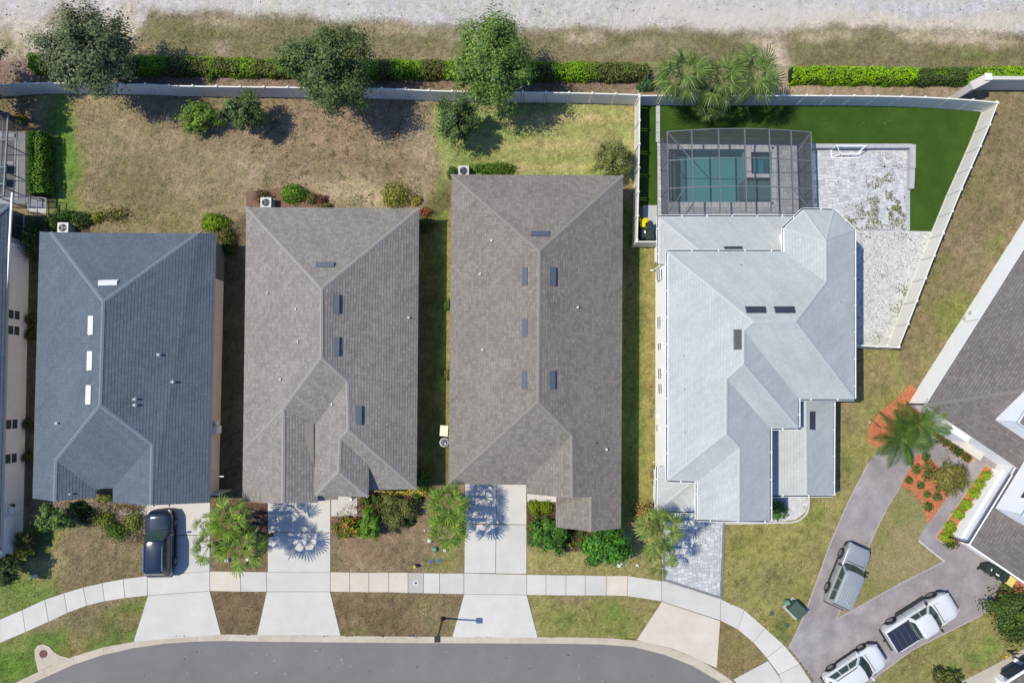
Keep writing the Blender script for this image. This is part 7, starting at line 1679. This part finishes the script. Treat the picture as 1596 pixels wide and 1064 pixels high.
# utility box and dome
p = P(1240, 949, .35); o = thing('transformer_box', 'dark green utility transformer box tilted on a pale pad beside the mauve drive', 'utility box', (p.x, p.y, 0)); an = math.radians(-45)
X = Vector((math.cos(an), math.sin(an), 0)); Y = Vector((-X.y, X.x, 0)); Z = Vector((0, 0, 1))
m = MB(); m.box(Vector((p.x, p.y, .05)), (1.35, 1.15, .14), (X, Y, Z)); m.put('pad', M_concg, o)
m = MB(); m.box(Vector((p.x, p.y, .4)), (1.1, .85, .62), (X, Y, Z)); q = m.put('casing', M_trans, o); md = q.modifiers.new('bevel', 'BEVEL'); md.width = .03; md.segments = 2
m = MB(); m.box(Vector((p.x, p.y, .73)) + Y * .05, (1.14, .8, .05), (X, (Y + Z * .12).normalized(), Z)); m.put('lid', M_trans, o)
def lathe_thing(name, label, cat, px, py, prof, mat, n=16, z=0.0):
    p = P(px, py, z); m = MB(); m.lathe((p.x, p.y, 0), prof, n); return tag(m.put(name, mat, origin=(p.x, p.y, 0), smooth=False), label, cat)
lathe_thing('utility_pedestal', 'pale green cable pedestal left of the transformer box', 'pedestal', 1224, 936, [(.2, 0), (.2, .45), (.14, .62), (.05, .66)], M_dome)
BOX = [(.17, .0), (.17, .03), (.15, .04)]
for x, y, mt, lb in ((1203, 955, M_trans, 'round dark valve cover in the grass left of the transformer'), (1227, 974, M_trans, 'round dark valve cover in the grass below the transformer'), (673, 874, M_blue, 'round blue meter lid in the lawn, left of two'), (686, 873, M_blue, 'round blue meter lid in the lawn, right of two'), (338, 873, M_ventd, 'dull purple meter lid between the palms'), (643, 990, M_blue, 'small blue valve mark on the kerb')):
    lathe_thing('valve_cover', lb, 'valve cover', x, y, BOX if y != 990 else [(.08, 0), (.08, .045)], mt)
for x, y, r, h, lb in ((670, 841, .18, .35, 'white dome cap by the lower fan palm'), (694, 856, .15, .35, 'white dome cap right of the grey one'), (57, 896, .14, .6, 'white globe garden light at the left front lawn'), (388, 870, .17, .3, 'white cap under the fan palm fronds, right one'), (355, 872, .17, .3, 'white cap under the fan palm fronds, left one'), (1354, 658, .06, .25, 'small white stake light in the orange mulch'), (1572, 916, .08, .2, 'small white cap in the mulch under the yellow bin'), (662, 826, .07, .12, 'tiny white pipe end at the mulch bed corner'), (976, 880, .05, .1, 'tiny white cleanout cap right of the square cover')):
    lathe_thing('white_cap', lb, 'cap', x, y, [(r * .8, 0), (r, h * .3), (r, h * .65), (r * .7, h * .92), (r * .25, h)], M_pipe, 14)
lathe_thing('grey_cap', 'grey green dome cap left of the white dome cap', 'cap', 678, 855, [(.2, 0), (.2, .2), (.13, .32), (.04, .34)], M_dome)
# hydrant-like blue and yellow valve
p = P(647, 882, .3); o = thing('water_valve', 'blue and yellow standing water valve on the brown lawn', 'water valve', (p.x, p.y, 0))
m = MB(); m.lathe((p.x, p.y, 0), [(.12, 0), (.12, .3), (.14, .32), (.14, .38), (.06, .42)], 12); m.put('stand', M_blue, o)
m = MB(); m.lathe((p.x, p.y, .42), [(.10, 0), (.12, .06), (.08, .14), (.03, .17)], 12); m.put('cap', M_yellow, o); m = MB(); m.tube([(p.x - .2, p.y - .08, .22), (p.x + .2, p.y + .02, .22)], .05, 10); m.put('outlet', M_blue, o)
p = P(648, 908, 0.03); m = MB(); m.lathe((p.x, p.y, .03), [(.19, 0), (.19, .008)], 20); m.lathe((p.x, p.y, .04), [(.11, 0), (.11, .006)], 16, 1)
tag(m.put('meter_cover', [M_pipe, M_blue], origin=(p.x, p.y, 0.03)), 'white ringed blue cover set in the grey sidewalk slab', 'meter cover')
p = P(966, 878, 0.03); m = MB(); m.box((p.x, p.y, .04), (.36, .52, .06)); m.lathe((p.x, p.y, .07), [(.06, 0), (.06, .006)], 12, 1)
tag(m.put('square_cover', [M_pipe, M_dark], origin=(p.x, p.y, 0)), 'white rectangular cover with a dark hole on the lawn below the vivid tree', 'cover')
p = P(993, 880, 0.03); m = MB(); m.box((p.x, p.y, .06), (.2, .16, .12)); m.lathe((p.x, p.y, .12), [(.05, 0), (.03, .05)], 10)
tag(m.put('small_cover', M_pipe, origin=(p.x, p.y, 0)), 'small white block beside the smaller fan palm', 'cover')
# boxes beside house D
p = P(692, 671, .9); o = thing('storage_box', 'cream wall-side box between the warm grey and taupe roofs', 'box', (p.x, p.y, 0)); X = Vector((1, -.06, 0)).normalized(); Y = Vector((-X.y, X.x, 0))
m = MB(); m.box((p.x, p.y, .45), (.5, .72, .9), (X, Y, Z)); m.put('box_body', M_stucco, o); m = MB(); m.box((p.x, p.y, .92), (.6, .8, .05), (X, Y, Z)); q = m.put('lid', M_stucco, o)
p = P(692, 689.5, .9); o = thing('water_softener', 'octagonal glassy grey tank below the cream box', 'tank', (p.x, p.y, 0)); m = MB(); m.lathe((p.x, p.y, 0), [(.36, 0), (.37, .75), (.3, .85)], 8); m.put('tank_body', M_acw, o)
m = MB(); m.lathe((p.x, p.y, .85), [(.28, 0), (.24, .04), (.1, .05)], 8); m.put('tank_lid', M_ventd, o); m = MB(); m.lathe((p.x + .1, p.y - .08, .88), [(.07, 0), (.05, .1)], 8); m.put('valve', M_white, o)
# goal frame on the patio
o = thing('goal_frame', 'white tubular goal frame without a net on the paver patio', 'goal', tuple(P(1320, 240, 0)))
a0 = P(1296, 248, 0.05); a1 = P(1343, 248, 0.05); b0 = P(1296, 233, .9); b1 = P(1333, 233, .9)
x0_, x1_ = a0.x, a0.x + 2.3; yf = P(1320, 246, 0.05).y; yb = yf + .65
for nm, pts in (('crossbar', [(x0_, yb, 1.0), (x1_, yb, 1.0)]), ('post', [(x0_, yb, .05), (x0_, yb, 1.0)]), ('post', [(x1_, yb, .05), (x1_, yb, 1.0)]), ('ground_bar', [(x0_, yf, .05), (x1_, yf, .05)]), ('side_bar', [(x0_, yb, .05), (x0_, yf, .05)]), ('side_bar', [(x1_, yb, .05), (x1_, yf, .05)]),
                ('brace', [(x0_, yb, 1.0), (x0_ + .45, yf + .15, .55), (x0_, yf, .05)]), ('brace', [(x1_, yb, 1.0), (x1_ - .45, yf + .15, .55), (x1_, yf, .05)]), ('brace', [(x0_ + .45, yf + .15, .55), (x1_ - .45, yf + .15, .55)])):
    m = MB(); m.tube(pts, .035, 8); m.put(nm, M_white, o)
lathe_thing('drain_cap', 'small black round drain cap on the white patio', 'drain', 1378, 260, [(.09, 0.05), (.09, .07)], M_trim)
# thin dark rod modelled in place of a fence pole's shadow on the orange mulch
A = P(1357, 653, .05); B = P(1372, 666, .7); m = MB(); m.tube([A, B], .025, 6); tag(m.put('pole_shadow_rod', M_trim, origin=(A.x, A.y, 0)), 'thin dark rod standing in for a pole shadow on the orange mulch', 'shadow stand-in')
# trailer tongue at the right edge
A = P(1580, 1027, .5); o = thing('trailer_tongue', 'grey trailer tongue with a black jack at the right edge by the beige drive', 'trailer', (A.x, A.y, 0))
m = MB(); Bq = P(1604, 1040, .5); m.bar(A, Bq, .28, .14); m.bar(Bq, P(1680, 1070, .5), .6, .14); m.put('tongue', M_greyc, o); m = MB(); J = P(1579, 1018, .6); m.tube([(J.x, J.y, 0), (J.x, J.y, .8)], .06, 10); m.bar((J.x - .25, J.y + .05, .8), (J.x + .3, J.y + .08, .8), .08, .05); m.put('jack', M_trim, o)
m = MB(); m.bar(A, (J.x, J.y, .5), .12, .1); m.put('coupler', M_rim, o); m = MB(); K = P(1569.5, 1023, .2); m.box((K.x, K.y, .1), (.12, .12, .12)); m.put('wheel_chock', M_yellow, o)
m = MB(); W_ = P(1640, 1056, .3)
m.tube([(W_.x, W_.y - .1, .33), (W_.x + .05, W_.y + .1, .33)], .33, 16); m.put('wheel', M_rubber, o)
# bird-feeder post in the left garden shade
bpy.context.view_layer.update()
